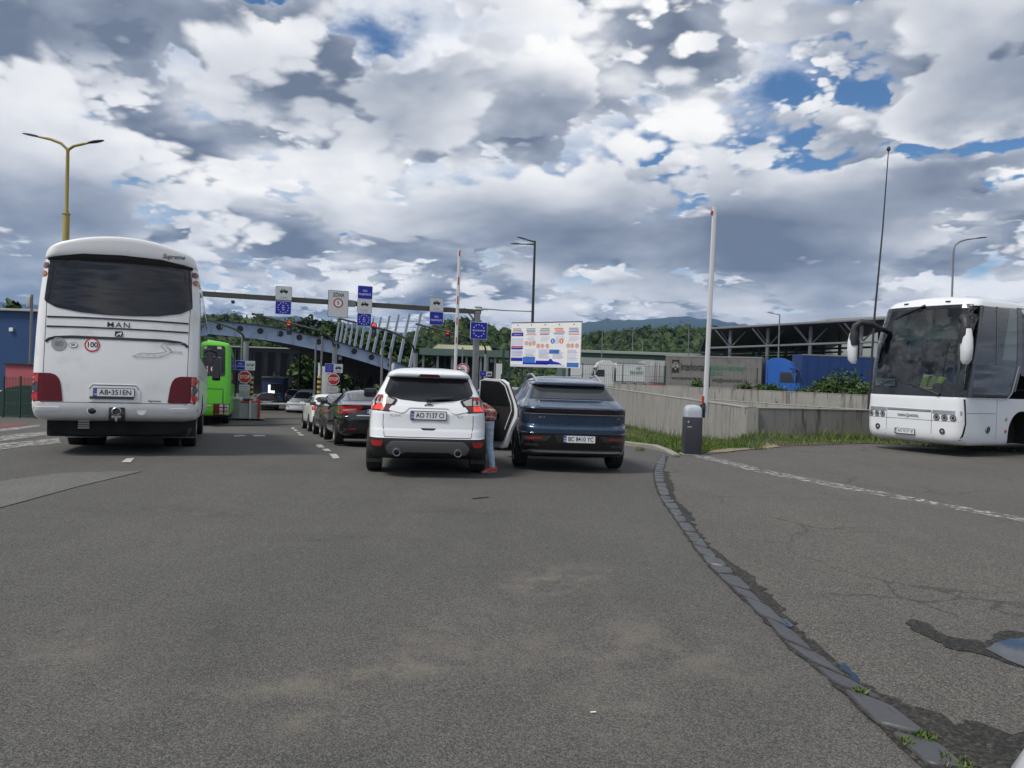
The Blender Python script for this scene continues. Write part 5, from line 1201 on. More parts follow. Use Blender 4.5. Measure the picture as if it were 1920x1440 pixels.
def cloth_mats():
    m = bpy.data.materials.new('plaid'); m.use_nodes = True; S.nt = m.node_tree; MATS['plaid'] = m; b = m.node_tree.nodes['Principled BSDF']
    tc = m.node_tree.nodes.new('ShaderNodeTexCoord'); x, y, z = sep(S(tc.outputs['Object']))
    def stripe(v, f, ph, w): return smooth(S.op('PINGPONG', v * f + ph, 1.0), 1 - w, 1 - w + .08)
    u = x + y * 0.6; c = mixc(stripe(u, 16, 0, .55) * .75, (.45, .36, .32), (.30, .03, .035)); c = mixc(stripe(z + y * .3, 16, .3, .55) * .75, c, (.22, .025, .03)); c = mixc(stripe(u, 16, .9, .2) * stripe(z + y * .3, 16, .9, .9), c, (.03, .02, .025)); c = mixc(stripe(z + y * .3, 16, 1.2, .14) * .8, c, (.62, .58, .55))
    m.node_tree.links.new(c.s, b.inputs['Base Color']); b.inputs['Roughness'].default_value = .9
    m = bpy.data.materials.new('denim'); m.use_nodes = True; S.nt = m.node_tree; MATS['denim'] = m; b = m.node_tree.nodes['Principled BSDF']
    tc = m.node_tree.nodes.new('ShaderNodeTexCoord'); P = S(tc.outputs['Object']); n = noise(P, 9.0, 5.0, .6)
    m.node_tree.links.new(mixc(n, (.26, .37, .48), (.50, .61, .72)).s, b.inputs['Base Color']); b.inputs['Roughness'].default_value = .9
    bn = m.node_tree.nodes.new('ShaderNodeBump'); bn.inputs['Strength'].default_value = .6; bn.inputs['Distance'].default_value = .02; m.node_tree.links.new(noise(vop('MULTIPLY', P, (1, 1, 2.2)), 14.0, 3.0).s, bn.inputs['Height']); m.node_tree.links.new(bn.outputs[0], b.inputs['Normal'])
cloth_mats()
pr = person(); _p = at(917, 878, 12.45); place(pr, _p.x - .07, _p.y, R(5))
# ---------------------------------------------------------------- walls and barriers
def wall_run(b, p0, p1, th, zt, zb, m='concrete', cap=True):
    p0, p1 = Vector(p0), Vector(p1); d = (p1 - p0).normalized(); n = Vector((-d.y, d.x)); h = th / 2
    n_ = max(1, int((p1 - p0).length / 2.5)); 
    for i in range(n_):
        a, c = p0.lerp(p1, i / n_), p0.lerp(p1, (i + 1) / n_) - d * .012
        b.prism([(0, 0), ((c - a).length, 0), ((c - a).length, zt - zb), (0, zt - zb)], m, (a.x - n.x * h, a.y - n.y * h, zb), (d.x, d.y, 0), (0, 0, 1), -th)
    if cap: b.prism([(0, 0), ((p1 - p0).length, 0), ((p1 - p0).length, .03), (0, .03)], m, (p0.x - n.x * (h + .012), p0.y - n.y * (h + .012), zt), (d.x, d.y, 0), (0, 0, 1), -(th + .024))
def retaining_walls():
    t = thing('retaining_wall', 'low streaked concrete wall behind the grass verge, turning away along the road', 'wall', (WALL_X, WALL_Y, 0))
    b = MB(); wall_run(b, (.175, 0), (.175, 50), .35, .84, -3.2); o = b.build('wall_panel', t)
    b = MB(); wall_run(b, (0.0, .175), (24, .175 + 24 * .36), .35, .84, -.6); o = b.build('wall_panel', t)
    t = thing('retaining_wall', 'longer stained concrete wall at the truck yard, higher than the wall before it', 'wall', (7.9, 58, 0))
    b = MB(); wall_run(b, (0, 0), (11.8, -24.5), .3, 1.17, -.2); o = b.build('wall_panel', t)
    b = MB(); wall_run(b, (.6, -6), (10.2, -26.2), .5, .52, -.2); o = b.build('wall_ledge', t)
retaining_walls()
def kerb():
    pts = [ground(1040, 819), ground(1110, 826), ground(1186, 837), ground(1222, 842), ground(1246, 848), ground(1262, 854)]
    for i, (a, c) in enumerate(zip(pts, pts[1:])):
        d = (c - a); k = d.length; d = d / k; n = Vector((-d.y, d.x, 0)).normalized(); L = k - .015; b = MB(); t1 = .12 * (1 if i < 3 else .6 if i < 4 else .25); t0 = .12 if i < 4 else .07
        q = lambda f, o_, z: a + d * (L * f) + n * o_ + Vector((0, 0, z))
        for z0, z1, x0 in ((-.15, t0, 0.0),):
            vs = [q(0, x0, -.15) - a, q(1, x0, -.15) - a, q(1, x0, t1 - .02) - a, q(0, x0, t0 - .02) - a, q(1, x0 + .02, t1) - a, q(0, x0 + .02, t0) - a, q(1, .15, t1) - a, q(0, .15, t0) - a, q(1, .15, -.15) - a, q(0, .15, -.15) - a]
            b.add(vs, [(0, 1, 2, 3), (3, 2, 4, 5), (5, 4, 6, 7), (7, 6, 8, 9), (1, 8, 6, 4, 2), (0, 3, 5, 7, 9)], 'kerb_concrete')
        o = b.build('kerb', loc=a); tag(o, kind='structure')
kerb()
VERGE = [ground(1100, 822), ground(1186, 835), ground(1224, 839), ground(1250, 847), ground(1280, 850), ground(1312, 852), ground(1345, 845), ground(1400, 841), ground(1460, 837), ground(1560, 834), ground(1650, 832), Vector((13.5, 20.4, 0)), Vector((13.5, 25.0, 0)), Vector((7.1, 22.75, 0)), Vector((6.98, 22.8, 0)), Vector((6.98, 60, 0)), Vector((4.2, 60, 0)), Vector((3.6, 26, 0))]
drape('verge', VERGE, 'soil', 0.012, 0.5)
drape('sand_patch', px_poly([(1330, 846), (1400, 838), (1452, 834), (1462, 839), (1420, 843), (1360, 849), (1325, 853)]), 'sand', 0.018, 0.1, jitter=.03, seed=9)
def in_poly(x, y, poly):
    c = False
    for i in range(len(poly)):
        a, b = poly[i - 1], poly[i]
        if (a.y > y) != (b.y > y) and x < (b.x - a.x) * (y - a.y) / (b.y - a.y) + a.x: c = not c
    return c
def grass_mats():
    for name, cols in (('grass_blade', [(.035, .075, .012), (.075, .13, .022), (.14, .19, .05)]), ('leaf_bush', [(.018, .042, .010), (.040, .085, .018), (.08, .13, .035)]), ('leaf_tree', [(.012, .030, .008), (.030, .062, .014), (.06, .10, .022)]), ('leaf_conifer', [(.008, .020, .010), (.016, .036, .016), (.03, .055, .022)]), ('leaf_forest', [(.009, .023, .007), (.022, .047, .012), (.048, .078, .02)])):
        m = bpy.data.materials.new(name); m.use_nodes = True; S.nt = m.node_tree; MATS[name] = m; b = m.node_tree.nodes['Principled BSDF']
        g = m.node_tree.nodes.new('ShaderNodeNewGeometry'); tc = m.node_tree.nodes.new('ShaderNodeTexCoord')
        f = S(g.outputs['Random Per Island']) * .6 + noise(S(tc.outputs['Object']), .8 if 'tree' in name or 'forest' in name else 1.5, 4.0) * .55
        m.node_tree.links.new(ramp(f, [(.25, cols[0]), (.55, cols[1]), (.80, cols[2])] + ([(.93, (.26, .22, .10))] if name == 'grass_blade' else [])).s, b.inputs['Base Color']); b.inputs['Roughness'].default_value = .65; b.inputs['Specular IOR Level'].default_value = .25
    mat('bark', (.06, .045, .03), .9, bump=.5, bscale=20)
grass_mats()
def grass():
    rnd = random.Random(21); b = MB(); vs, fs = [], []
    def blade(x, y, z, h, w, lean):
        a = rnd.uniform(0, 6.28); dx, dy = math.cos(a) * w, math.sin(a) * w; la = rnd.uniform(0, 6.28); lx, ly = math.cos(la) * lean, math.sin(la) * lean
        o = len(vs); vs.extend([(x - dx, y - dy, z), (x + dx, y + dy, z), (x + dx * .6 + lx * .4, y + dy * .6 + ly * .4, z + h * .6), (x - dx * .6 + lx * .4, y - dy * .6 + ly * .4, z + h * .6), (x + lx, y + ly, z + h)])
        fs.extend([(o, o + 1, o + 2, o + 3), (o + 3, o + 2, o + 4)])
    n = 0
    while n < 26000:
        if rnd.random() < .55: x, y = rnd.uniform(2.6, 7.0), rnd.uniform(16.8, 30)
        elif rnd.random() < .4: x, y = rnd.uniform(2.6, 7), rnd.uniform(28, 52)
        else: x, y = rnd.uniform(5, 13.5), rnd.uniform(19, 25)
        if not in_poly(x, y, VERGE): continue
        n += 1
        near_wall = sm(x, 5.8, 6.95) if y > 22.8 else sm(y - wall_y(max(7, x)), -1.6, -.1)
        patchy = .5 + .5 * mnoise.noise(Vector((x * .9, y * .9, 0)))
        edge = sm(y, 19.4, 21) if x > 5 else 1
        dry = sm(mnoise.noise(Vector((x * .6 + 9, y * .6, 3))), -.1, .3) if False else 1
        h = (.04 + .10 * patchy + .17 * near_wall * rnd.random() * (1.3 if patchy > .55 else .7)) * (.45 + .55 * edge) * rnd.uniform(.6, 1.3)
        if x > 4.2 and y < 20.2 and patchy < .5 and rnd.random() < .7: continue
        blade(x, y, gz(x, y) + .01, h, rnd.uniform(.006, .013), h * rnd.uniform(.1, .8))
    for _ in range(220):   # taller stems by the wall
        if rnd.random() < .6: x, y = WALL_X - abs(rnd.gauss(.1, .35)), rnd.uniform(23, 48)
        else: x = rnd.uniform(7, 13.3); y = wall_y(x) - abs(rnd.gauss(.15, .35)) - .05
        if in_poly(x, y, VERGE): h = rnd.uniform(.22, .55); blade(x, y, gz(x, y), h, rnd.uniform(.005, .009), h * rnd.uniform(.1, .35))
    b.add(vs, fs, 'grass_blade'); tag(b.build('grass'), kind='stuff')
    # tufts in the joints of the stones
    b = MB(); vs.clear(); fs.clear()
    for (px, py, r, k) in [(1610, 1302, .035, 40), (1735, 1388, .05, 70), (1700, 1398, .03, 26), (1283, 848, .22, 260), (1200, 846, .14, 90), (1420, 843, .22, 160), (1268, 858, .1, 60), (1240, 930, .05, 18), (1300, 1020, .04, 14), (1790, 1436, .07, 40)]:
        g = ground(px, py)
        for _ in range(k):
            a, q = rnd.uniform(0, 6.28), r * math.sqrt(rnd.random()); x, y = g.x + q * math.cos(a), g.y + q * math.sin(a)
            h = rnd.uniform(.012, .035) if r < .12 else rnd.uniform(.04, .14); blade(x, y, gz(x, y) + .012, h, rnd.uniform(.003, .008), h * rnd.uniform(.3, 1.2))
    b.add(vs, fs, 'grass_blade'); tag(b.build('grass_tufts'), kind='stuff')
grass()
def barrier(label, X, Y, z, arm_len, arm_w, arm_tilt, side=1, red_bands=(), rz=0.0, h=1.12):
    t = thing('barrier', label, 'barrier', (X, Y, z), rz)
    b = MB(); b.box((0, 0, h * .38), (.38, .34, h * .76 - .02), 'cabinet_grey', .012); b.box((0, 0, .008), (.46, .42, .016), 'kerb_concrete', .004); b.box((.06, -.171, h * .38), (.2, .004, h * .70), 'cabinet_grey', .001); b.box((-.13, -.173, h * .66), (.03, .006, .05), 'sign_grey', .001); b.box((-.1, -.173, h * .56), (.1, .005, .03), 'ink_grey', .001)
    b.lathe([(.014, -.008), (.012, -.012), (.001, -.012)], 'lamp_dark', 'Y', (.12, -.172, h * .66), 10); b.build('cabinet', t)
    b = MB(); rings = []
    for zz, w, d in ((h * .755, .19, .17), (h * .86, .19, .17), (h * .93, .18, .16), (h * .975, .145, .125), (h * .995, .08, .07), (h * 1.0, .02, .02)):
        rings.append([(w * math.copysign(abs(math.cos(a)) ** .35, math.cos(a)), d * math.copysign(abs(math.sin(a)) ** .35, math.sin(a)), zz) for a in [2 * math.pi * k / 32 + .01 for k in range(32)]])
    b.loft(rings, 'cabinet_cap'); b.build('cap', t)
    b = MB(); b.lathe([(.10, .17 * side), (.10, .215 * side), (.001, .215 * side)], 'black_plastic', 'X', (0, 0, h * .92), 20); b.box((.235 * side, 0, h * .90), (.06, .15, .34), 'black_plastic', .015); b.build('arm_bracket', t)
    b = MB(); x0 = .27 * side; dx = math.tan(arm_tilt) * arm_len
    pf = [(arm_w / 2 * math.copysign(abs(math.cos(a)) ** .6, math.cos(a)), .03 * math.copysign(abs(math.sin(a)) ** .6, math.sin(a))) for a in [2 * math.pi * k / 16 for k in range(16)]]
    rings = [[(x0 + dx * f + a, c, h * .85 + arm_len * f) for a, c in pf] for f in (0, 1)]
    b.loft(rings, 'box_white'); b.build('arm', t)
    for (f0, f1, off) in red_bands:
        q = MB(); rings = [[(x0 + dx * f + off + a * .55, c * 1.12, h * .85 + arm_len * f) for a, c in pf] for f in (f0, f1)]; q.loft(rings, 'red_mark'); q.build('red_band', t)
    return t
g = ground(1296, 852)
barrier('grey barrier cabinet on the verge with its white arm raised beside the coach park', g.x, g.y, g.z, 4.62, .105, R(.6), 1, [(.04, .08, -.056), (.962, .98, -.056)])
barrier('raised red and white barrier arm standing beyond the white car with the open door', at(838, 700, 26).x, 26, gz(-2.2, 26), 5.5, .11, R(.2), 1, [(.42, .46, 0), (.535, .58, 0), (.66, .71, 0), (.78, .83, 0), (.955, .99, 0)])
# ---------------------------------------------------------------- lamps and poles
def street_lamp(label, base, top, heads, r0=.09, r1=.05, m='pole_grey', thick=None, cat='street lamp', head=True, group=None):
    """base/top points; heads: list of paths (arm points) ending in a luminaire."""
    t = thing('street_lamp', label, cat, base, 0, group); B = Vector(base)
    b = MB(); tp = Vector(top) - B
    if thick: mid = tp * thick; b.tube([(0, 0, 0), mid, mid + tp * .012, tp], [r0, r0, r1, r1 * .9], m, 12); b.lathe([(r0 * 1.1, -.03), (r0 * 1.25, 0), (r0 * 1.1, .03)], m, 'Z', mid, 12)
    else: b.tube([(0, 0, 0), tp * .5, tp], [r0, (r0 + r1) / 2, r1], m, 12)
    b.build('pole', t)
    for pth in heads:
        p = [Vector(q) - B for q in pth]; b = MB(); b.tube(p, [r1 * .8] * (len(p) - 1) + [r1 * .5], m, 8); b.build('arm', t)
        d = (p[-1] - p[-2]).normalized(); lat = Vector((-d.y, d.x, 0)).normalized(); up_ = lat.cross(d) if lat.cross(d).z > 0 else d.cross(lat); b = MB()
        if head:
            L = .62; prof = [(-.05, .05, .04), (.05, .10, .055), (.25, .15, .06), (.45, .13, .05), (L, .05, .025)]
            rings = [[p[-1] + d * f + lat * (w * math.cos(a)) + up_ * (h_ * math.sin(a) * (1 if math.sin(a) > 0 else .5)) for a in [2 * math.pi * k / 12 for k in range(12)]] for f, w, h_ in prof]
            b.loft(rings, 'pole_dark'); b.build('lamp_head', t)
    return t
def gpt(px, Y): p = at(px, 700, Y); return Vector((p.x, Y, gz(p.x, Y)))
Y = 32.0; tp = at(127, 292, Y)
street_lamp('tall ochre street lamp with two curved arms rising behind the white coach', gpt(118, Y), tp, [[tp, at(126, 280, Y), at(115, 269, Y), at(95, 261, Y), at(70, 256, Y)], [tp, at(128, 281, Y), at(138, 274, Y), at(155, 270, Y), at(167, 268, Y)]], .13, .075, 'pole_ochre', .78)
Y = 50.0; tp = at(1003, 452, Y)
street_lamp('grey twin-headed street lamp rising behind the information board', gpt(996, Y), tp, [[at(1003, 458, Y), at(975, 457.5, Y)], [tp, at(1000, 453, Y), at(986, 449, Y)]], .12, .07, 'pole_dark')
Y = 48.0; tp = at(1788, 470, Y)
street_lamp('single curved grey street lamp rising behind the silver white coach', gpt(1780, Y), tp, [[tp, at(1791, 460, Y), at(1800, 453, Y), at(1813, 449, Y), at(1832, 447, Y)]], .10, .06, 'pole_grey', .55)
for label, Y, bx, tx, ty, hs in [('grey street lamp standing before the truck canopy', 80, 1459, 1462, 590, [(1450, 588)]), ('thin street lamp beyond the truck yard, left of the tall white barrier arm', 120, 1290, 1292, 608, [(1280, 604)]), ('distant double street lamp right of the information board', 125, 1128, 1130, 600, [(1121, 597), (1141, 599)]), ('slim mast with one lamp among the depot lamps', 140, 1184, 1187, 618, [(1180, 617)]), ('slim lamp before the wooded hill at the depot', 140, 1204, 1205, 638, [(1198, 637), (1212, 638)])]:
    street_lamp(label, gpt(bx, Y), at(tx, ty, Y), [[at(tx, ty, Y), at(hx, hy, Y)] for hx, hy in hs], .11, .06, 'pole_grey')
# whip mast behind the silver white coach
b = MB(); B = Vector((at(1630, 700, 30).x, 30, 0)); b.tube([(0, 0, 0), at(1640, 590, 30) - B, at(1655, 430, 30) - B, at(1666, 282, 30) - B], [.05, .042, .03, .018], 'pole_dark', 8); b.lathe([(.02, 0), (.07, .05), (.075, .12), (.04, .18), (.001, .2)], 'pole_dark', 'Z', at(1666, 284, 30) - B, 10)
tag(b.build('mast', loc=B), 'thin dark mast leaning slightly, rising left of the silver white coach', 'mast')
# ---------------------------------------------------------------- sign gantry over the lanes
GR = Vector((math.cos(R(21.4)), math.sin(R(21.4)), 0)); GF = Vector((-GR.y, GR.x, 0))      # across and along the lanes
G0 = Vector((at(893, 640, 45).x, 45, gz(-2.1, 45)))
def on_gantry(px, py, off=0.0):
    """Point of the gantry's plane (shifted off towards the camera) behind a pixel."""
    d = ray(px, py); o = Vector((0, 0, CAM_H)); p0 = G0 - GF * off
    return o + d * ((p0 - o).dot(GF) / d.dot(GF))
def gantry():
    t = thing('sign_gantry', 'long grey sign gantry on a steel column spanning the lanes before the canopy', 'gantry', G0)
    top = on_gantry(895, 584).z - G0.z; b = MB()
    M = Matrix(((GR.x, GF.x, 0), (GR.y, GF.y, 0), (0, 0, 1))).to_4x4(); rot = M.to_3x3()
    b.box(Vector((0, 0, top / 2)), (.30, .30, top), 'galvanised', .02, rot); b.box(Vector((0, 0, .02)), (.6, .6, .04), 'galvanised', 0, rot); b.build('column', t)
    b = MB(); L = 17.2; b.box(-GR * (L / 2 - .2) + Vector((0, 0, top - .02)), (L, .26, .26), 'dark_galvanised', .015, rot); b.build('beam', t)
    b = MB()
    for k in range(11): b.box(-GR * (.8 + 1.5 * k) + Vector((0, 0, top + .125)), (.04, .30, .05), 'galvanised', 0, rot)
    b.box(-GR * 7.55 + Vector((0, 0, top - .02)), (.9, .34, .34), 'galvanised', .02, rot)
    b.build('beam_clamp', t)
    b = MB(); b.tube([-GR * .5 + Vector((0, 0, top - .15)), Vector((0, 0, top - .7))], .05, 'galvanised', 8); b.build('brace', t)
    for off, dz in ((.15, .1), (.45, .16), (.05, .24)):
        b = MB(); b.box(GR * off + Vector((0, 0, top + dz)), (.42, .16, .1), 'sign_grey', .02, rot); b.build('camera', t)
    for px in (437, 648, 886):
        p = on_gantry(px, 562 if px < 600 else 578) - G0; b = MB(); b.lathe([(.001, -.14), (.08, -.11), (.1, -.03), (.08, .04)], 'pole_dark', 'Z', (p.x, p.y, top - .3 if px < 800 else top - .75), 12); b.build('dome_camera', t)
    b = MB(); b.tube([GR * .3 + Vector((0, 0, top + .18)), GR * 1.6 + Vector((0, 0, top + .16)), at(997, 584, 50) - G0], .03, 'pole_grey', 6); b.build('cable', t)
gantry()
def car_icon(q, o, u, v, s):
    q.prism([(x * s, y * s) for x, y in [(-.5, -.18), (-.48, .0), (-.36, .06), (-.26, .24), (.06, .27), (.22, .10), (.46, .06), (.52, -.06), (.48, -.18)]][::-1][::-1], 'ink_black', o, u, v, .002)
    for x in (-.28, .28): q.prism(circle(x * s, -.2 * s, .12 * s, 12), 'ink_black', o, u, v, .003)
    q.prism([(x * s, y * s) for x, y in [(-.26, .07), (-.20, .19), (-.02, .20), (.08, .07)]], 'sign_white', o, u, v, .0035)
def bus_icon(q, o, u, v, s):
    q.prism(inset_round([(x * s, y * s) for x, y in rect(-.55, -.16, .55, .2)], .05 * s), 'sign_green', o, u, v, .002)
    for x in (-.3, .32): q.prism(circle(x * s, -.17 * s, .09 * s, 12), 'ink_black', o, u, v, .003)
    q.prism([(x * s, y * s) for x, y in rect(-.5, .02, .42, .13)], 'sign_white', o, u, v, .003)
def euro(q, o, u, v, w, txt):
    for k in range(12):
        a = 2 * math.pi * k / 12; st = []
        for i in range(10): r = (.055 if i % 2 == 0 else .024) * w; st.append((.36 * w * math.cos(a) + r * math.cos(math.pi / 2 + i * math.pi / 5), .36 * w * math.sin(a) + r * math.sin(math.pi / 2 + i * math.pi / 5)))
        q.prism(st, 'ink_white', o, u, v, .002)
    for i, s in enumerate(txt): q.text(s, .13 * w, 'ink_white', o + v * ((len(txt) - 1) / 2 - i) * .15 * w, u, v, bold=.01, depth=.003)
def panel(name, label, cat, w, h, base, p, u, fn, border='ink_grey', group=None, dep=.03):
    """A sign plate: p centre, u to its right; fn draws on it."""
    v = Vector((0, 0, 1)); n = u.cross(v); q = MB(); o = Vector((0, 0, 0))
    q.prism(inset_round(rect(-w / 2, -h / 2, w / 2, h / 2), .05), border, o, u, v, dep); q.prism(inset_round(rect(-w / 2 + .02, -h / 2 + .02, w / 2 - .02, h / 2 - .02), .04), base, o + n * dep, u, v, .004)
    fn(q, o + n * (dep + .005), u, v); q.box(-n * .03, (.08, .05, h * .6), 'galvanised'); ob = q.build(name, loc=p); return tag(ob, label, cat, group)
def gsign(px, py, pw, ph, *a, **k):
    p = on_gantry(px, py, .22); s = 1 / (F_PX / p.y); return a, k, p, pw * s, ph * s
def put(px, py, pw, ph, name, label, base, fn, border='ink_grey'):
    p = on_gantry(px, py, .20); s = p.y / F_PX; panel(name, label, 'sign', pw * s / .93, ph * s, base, p, GR, fn, border)
cars = lambda q, o, u, v: (car_icon(q, o + v * .12, u, v, .42), q.text('CARS', .16, 'ink_grey', o - v * .24, u, v))
allp = lambda q, o, u, v: (q.text('ALL', .16, 'ink_white', o + v * .10, u, v, bold=.01), q.text('PASSPORTS', .15, 'ink_white', o - v * .11, u, v, bold=.01, fit=.66))
eu = lambda q, o, u, v: euro(q, o, u, v, .74, ('EU', 'EEA', 'CH'))
put(532, 550, 27.5, 26, 'road_sign', 'white CARS sign at the left end of the signs on the gantry', 'sign_white', cars)
put(531, 577, 27, 25, 'road_sign', 'blue sign with a ring of stars below the leftmost CARS sign', 'sign_blue', eu, 'ink_white')
put(634, 570, 35, 50, 'road_sign', 'tall white ZÓNA sign with a red ring round the number 5', 'sign_white', lambda q, o, u, v: (q.text('ZÓNA', .30, 'ink_black', o + v * .48, u, v, bold=.02, fit=.62), q.ring(0, .20, 'ink_white', o + v * .05, u, v), q.ring(.19, .26, 'sign_red', o + v * .05, u, v, .003), q.text('5', .26, 'ink_black', o + v * .05, u, v, bold=.02, depth=.004)), 'pole_dark')
put(684.5, 548.5, 26, 25, 'road_sign', 'blue ALL PASSPORTS sign at the top of the stack right of the ZÓNA sign', 'sign_blue', allp, 'ink_white')
put(683.5, 574, 26, 25, 'road_sign', 'white CARS sign in the middle of the stack right of the ZÓNA sign', 'sign_white', cars)
put(682.5, 599.5, 25, 24.5, 'road_sign', 'blue star sign at the foot of the stack right of the ZÓNA sign', 'sign_blue', eu, 'ink_white')
put(818.5, 571.5, 25, 25, 'road_sign', 'white CARS sign above a blue ALL PASSPORTS sign beside the barrier arm', 'sign_white', cars)
put(818, 597, 25, 25, 'road_sign', 'blue ALL PASSPORTS sign below a CARS sign, beside the raised barrier arm', 'sign_blue', allp, 'ink_white')
put(897.5, 620, 31, 32, 'road_sign', 'square blue SLOVENSKO sign with a ring of stars fixed to the gantry column', 'sign_blue', lambda q, o, u, v: euro(q, o, u, v, .96, ('SLOVENSKO',)), 'ink_white')
# ---------------------------------------------------------------- stop signs, traffic lights, booth furniture
def gp(px, Y): p = at(px, 700, Y); return Vector((p.x, Y, gz(p.x, Y)))
def stop_sign(px, py, Y, label, icon, lbl2):
    p = at(px, py, Y); base = gp(px, Y); U = GR; V = Vector((0, 0, 1)); n = U.cross(V); t = thing('stop_sign', label, 'stop sign', base); c = p - base
    q = MB(); q.tube([(0, 0, 0), (0, 0, c.z + .9)], .045, 'galvanised', 10); q.build('post', t)
    octa = lambda r: [(r * math.cos(math.pi / 8 + k * math.pi / 4), r * math.sin(math.pi / 8 + k * math.pi / 4)) for k in range(8)]
    q = MB(); o = c + n * .06; q.prism(octa(.34), 'ink_white', o, U, V, .012); q.prism(octa(.305), 'sign_red', o + n * .012, U, V, .004); q.text('STOP', .25, 'ink_white', o + n * .018, U, V, bold=.02, fit=.48); q.build('stop_plate', t)
    q = MB(); o = c + V * .60 + n * .06; q.prism(rect(-.48, -.24, -.005, .24), 'ink_white', o, U, V, .012); q.prism(rect(-.465, -.225, -.02, .225), 'sign_blue', o + n * .012, U, V, .003)
    q.prism(rect(.005, -.24, .48, .24), 'sign_white', o, U, V, .012); 
    if icon == 'bus': q.text('ALL', .12, 'ink_white', o + n * .016 - U * .24 + V * .08, U, V); q.text('PASSPORTS', .1, 'ink_white', o + n * .016 - U * .24 - V * .06, U, V, fit=.40); bus_icon(q, o + n * .014 + U * .24 + V * .05, U, V, .34); q.text('BUSES', .1, 'ink_black', o + n * .016 + U * .24 - V * .14, U, V)
    else: euro(q, o + n * .016 - U * .24, U, V, .42, ('EU', 'EEA', 'CH')); car_icon(q, o + n * .014 + U * .24 + V * .04, U, V, .34); q.text('CARS', .1, 'ink_black', o + n * .016 + U * .24 - V * .15, U, V)
    q.build('lane_plate', t)
    q = MB(); o = c - V * .54 + n * .06; q.prism(rect(-.26, -.15, .26, .15), 'sign_white', o, U, V, .012); q.text('PASOVÁ', .1, 'ink_black', o + n * .014 + V * .05, U, V, fit=.4); q.text('KONTROLA', .1, 'ink_black', o + n * .014 - V * .06, U, V, fit=.42); q.build('text_plate', t)
    q = MB(); o = c - V * 1.0 + n * .06; q.prism(rect(-.26, -.29, .26, .29), 'sign_grey', o, U, V, .012)
    for k in range(6): q.prism(rect(-.18, .2 - .08 * k, .18 - .05 * (k % 2), .225 - .08 * k), 'sign_red' if k > 3 else 'ink_grey', o + n * .012, U, V, .003)
    q.build('notice_plate', t); return t
stop_sign(459, 707, 39.5, 'red STOP sign under an ALL PASSPORTS and BUSES plate beside the closed barrier', 'bus', '')
stop_sign(625, 711, 42.0, 'red STOP sign under a plate with stars and a car, above the queue of cars', 'car', '')
def striped_post(px, Y, y0, label):
    b_ = gp(px, Y); top = at(px, y0, Y).z - b_.z; t = thing('striped_post', label, 'post', b_); q = MB(); n = 9
    for k in range(n * 2): q.tube([(0, 0, top * k / n / 2), (0, 0, top * (k + 1) / n / 2)], .10, 'yellow_mark' if k % 2 else 'ink_black', 12, k in (0, n * 2 - 1))
    q.build('post', t)
striped_post(472, 40.5, 706, 'yellow and black striped post right of the BUSES stop sign'); striped_post(599, 41.0, 704, 'taller yellow and black striped post left of the second stop sign'); striped_post(610.5, 44.0, 712, 'shorter yellow and black striped post behind the second stop sign')
def traffic_light(label, mast_px, mast_y0, path, lamp, Y, bulb='lit_red'):
    b_ = gp(mast_px, Y); t = thing('traffic_light', label, 'traffic light', b_); p = [at(x, y, Y - .4 * i) - b_ for i, (x, y) in enumerate(path)]
    q = MB(); q.tube([(0, 0, 0), (0, 0, p[0].z)], .14, 'galvanised', 12); q.build('mast', t); q = MB(); q.tube([(0, 0, p[0].z - .1)] + p, [.075, .07] + [.055] * (len(p) - 1), 'dark_galvanised', 10); q.build('arm', t)
    if lamp:
        c = at(*lamp, Y - 1.2) - b_; q = MB(); q.box(c - Vector((0, 0, .22)), (.26, .2, .74), 'pole_dark', .04); q.build('lamp_box', t); q = MB(); q.lathe([(.11, -.02), (.11, 0), (.001, .0)], bulb, 'Y', c + Vector((0, -.112, .02)), 16); q.lathe([(.15, -.14), (.14, -.0)], 'pole_dark', 'Y', c + Vector((0, -.10, .02)), 16); q.build('red_lamp', t)
        q = MB(); q.lathe([(.10, -.02), (.10, 0), (.001, 0)], 'lamp_dark', 'Y', c + Vector((0, -.112, -.3)), 14); q.build('green_lamp', t)
traffic_light('mast with a curved arm reaching left behind the green coach', 460, 690, [(460, 640), (455, 627), (440, 617), (412, 607), (386, 598)], None, 40.2)
traffic_light('red traffic light hanging on the arm left of the ZÓNA sign', 626.5, 690, [(626.5, 650), (623, 637), (614, 628), (598, 620), (560, 610), (472, 588)], (543, 607), 42.6)
traffic_light('red traffic light hanging on the arm before the slanted pylons', 778, 690, [(778, 662), (774, 648), (764, 637), (748, 628), (725, 619), (635, 597)], (702, 611), 45)
traffic_light('red traffic light on the arm beside the raised barrier arm', 911, 690, [(911, 664), (910, 652), (905, 643), (895, 637), (875, 632), (779, 607)], (840, 624), 47)
for px, y0, Y, lb in [(590.5, 640, 44, 'thin grey pole left of the second stop sign'), (602, 632, 43, 'thin grey pole rising from the tall striped post'), (452, 630, 42, 'thin grey pole behind the BUSES stop sign'), (715.5, 640, 36, 'thin grey pole before the beam, left of the white car roof'), (731, 652, 37, 'thin pole close to the roof of the white car'), (866, 652, 60, 'thin pole by the green canopy, right of the raised barrier arm')]:
    b_ = gp(px, Y); q = MB(); z = at(px, y0, Y).z - b_.z; q.tube([(0, 0, 0), (0, 0, z)], .055, 'pole_grey', 8); q.lathe([(.06, z - .02), (.05, z + .03), (.001, z + .04)], 'pole_grey', 'Z', n=8); tag(q.build('pole', loc=b_), lb, 'pole')
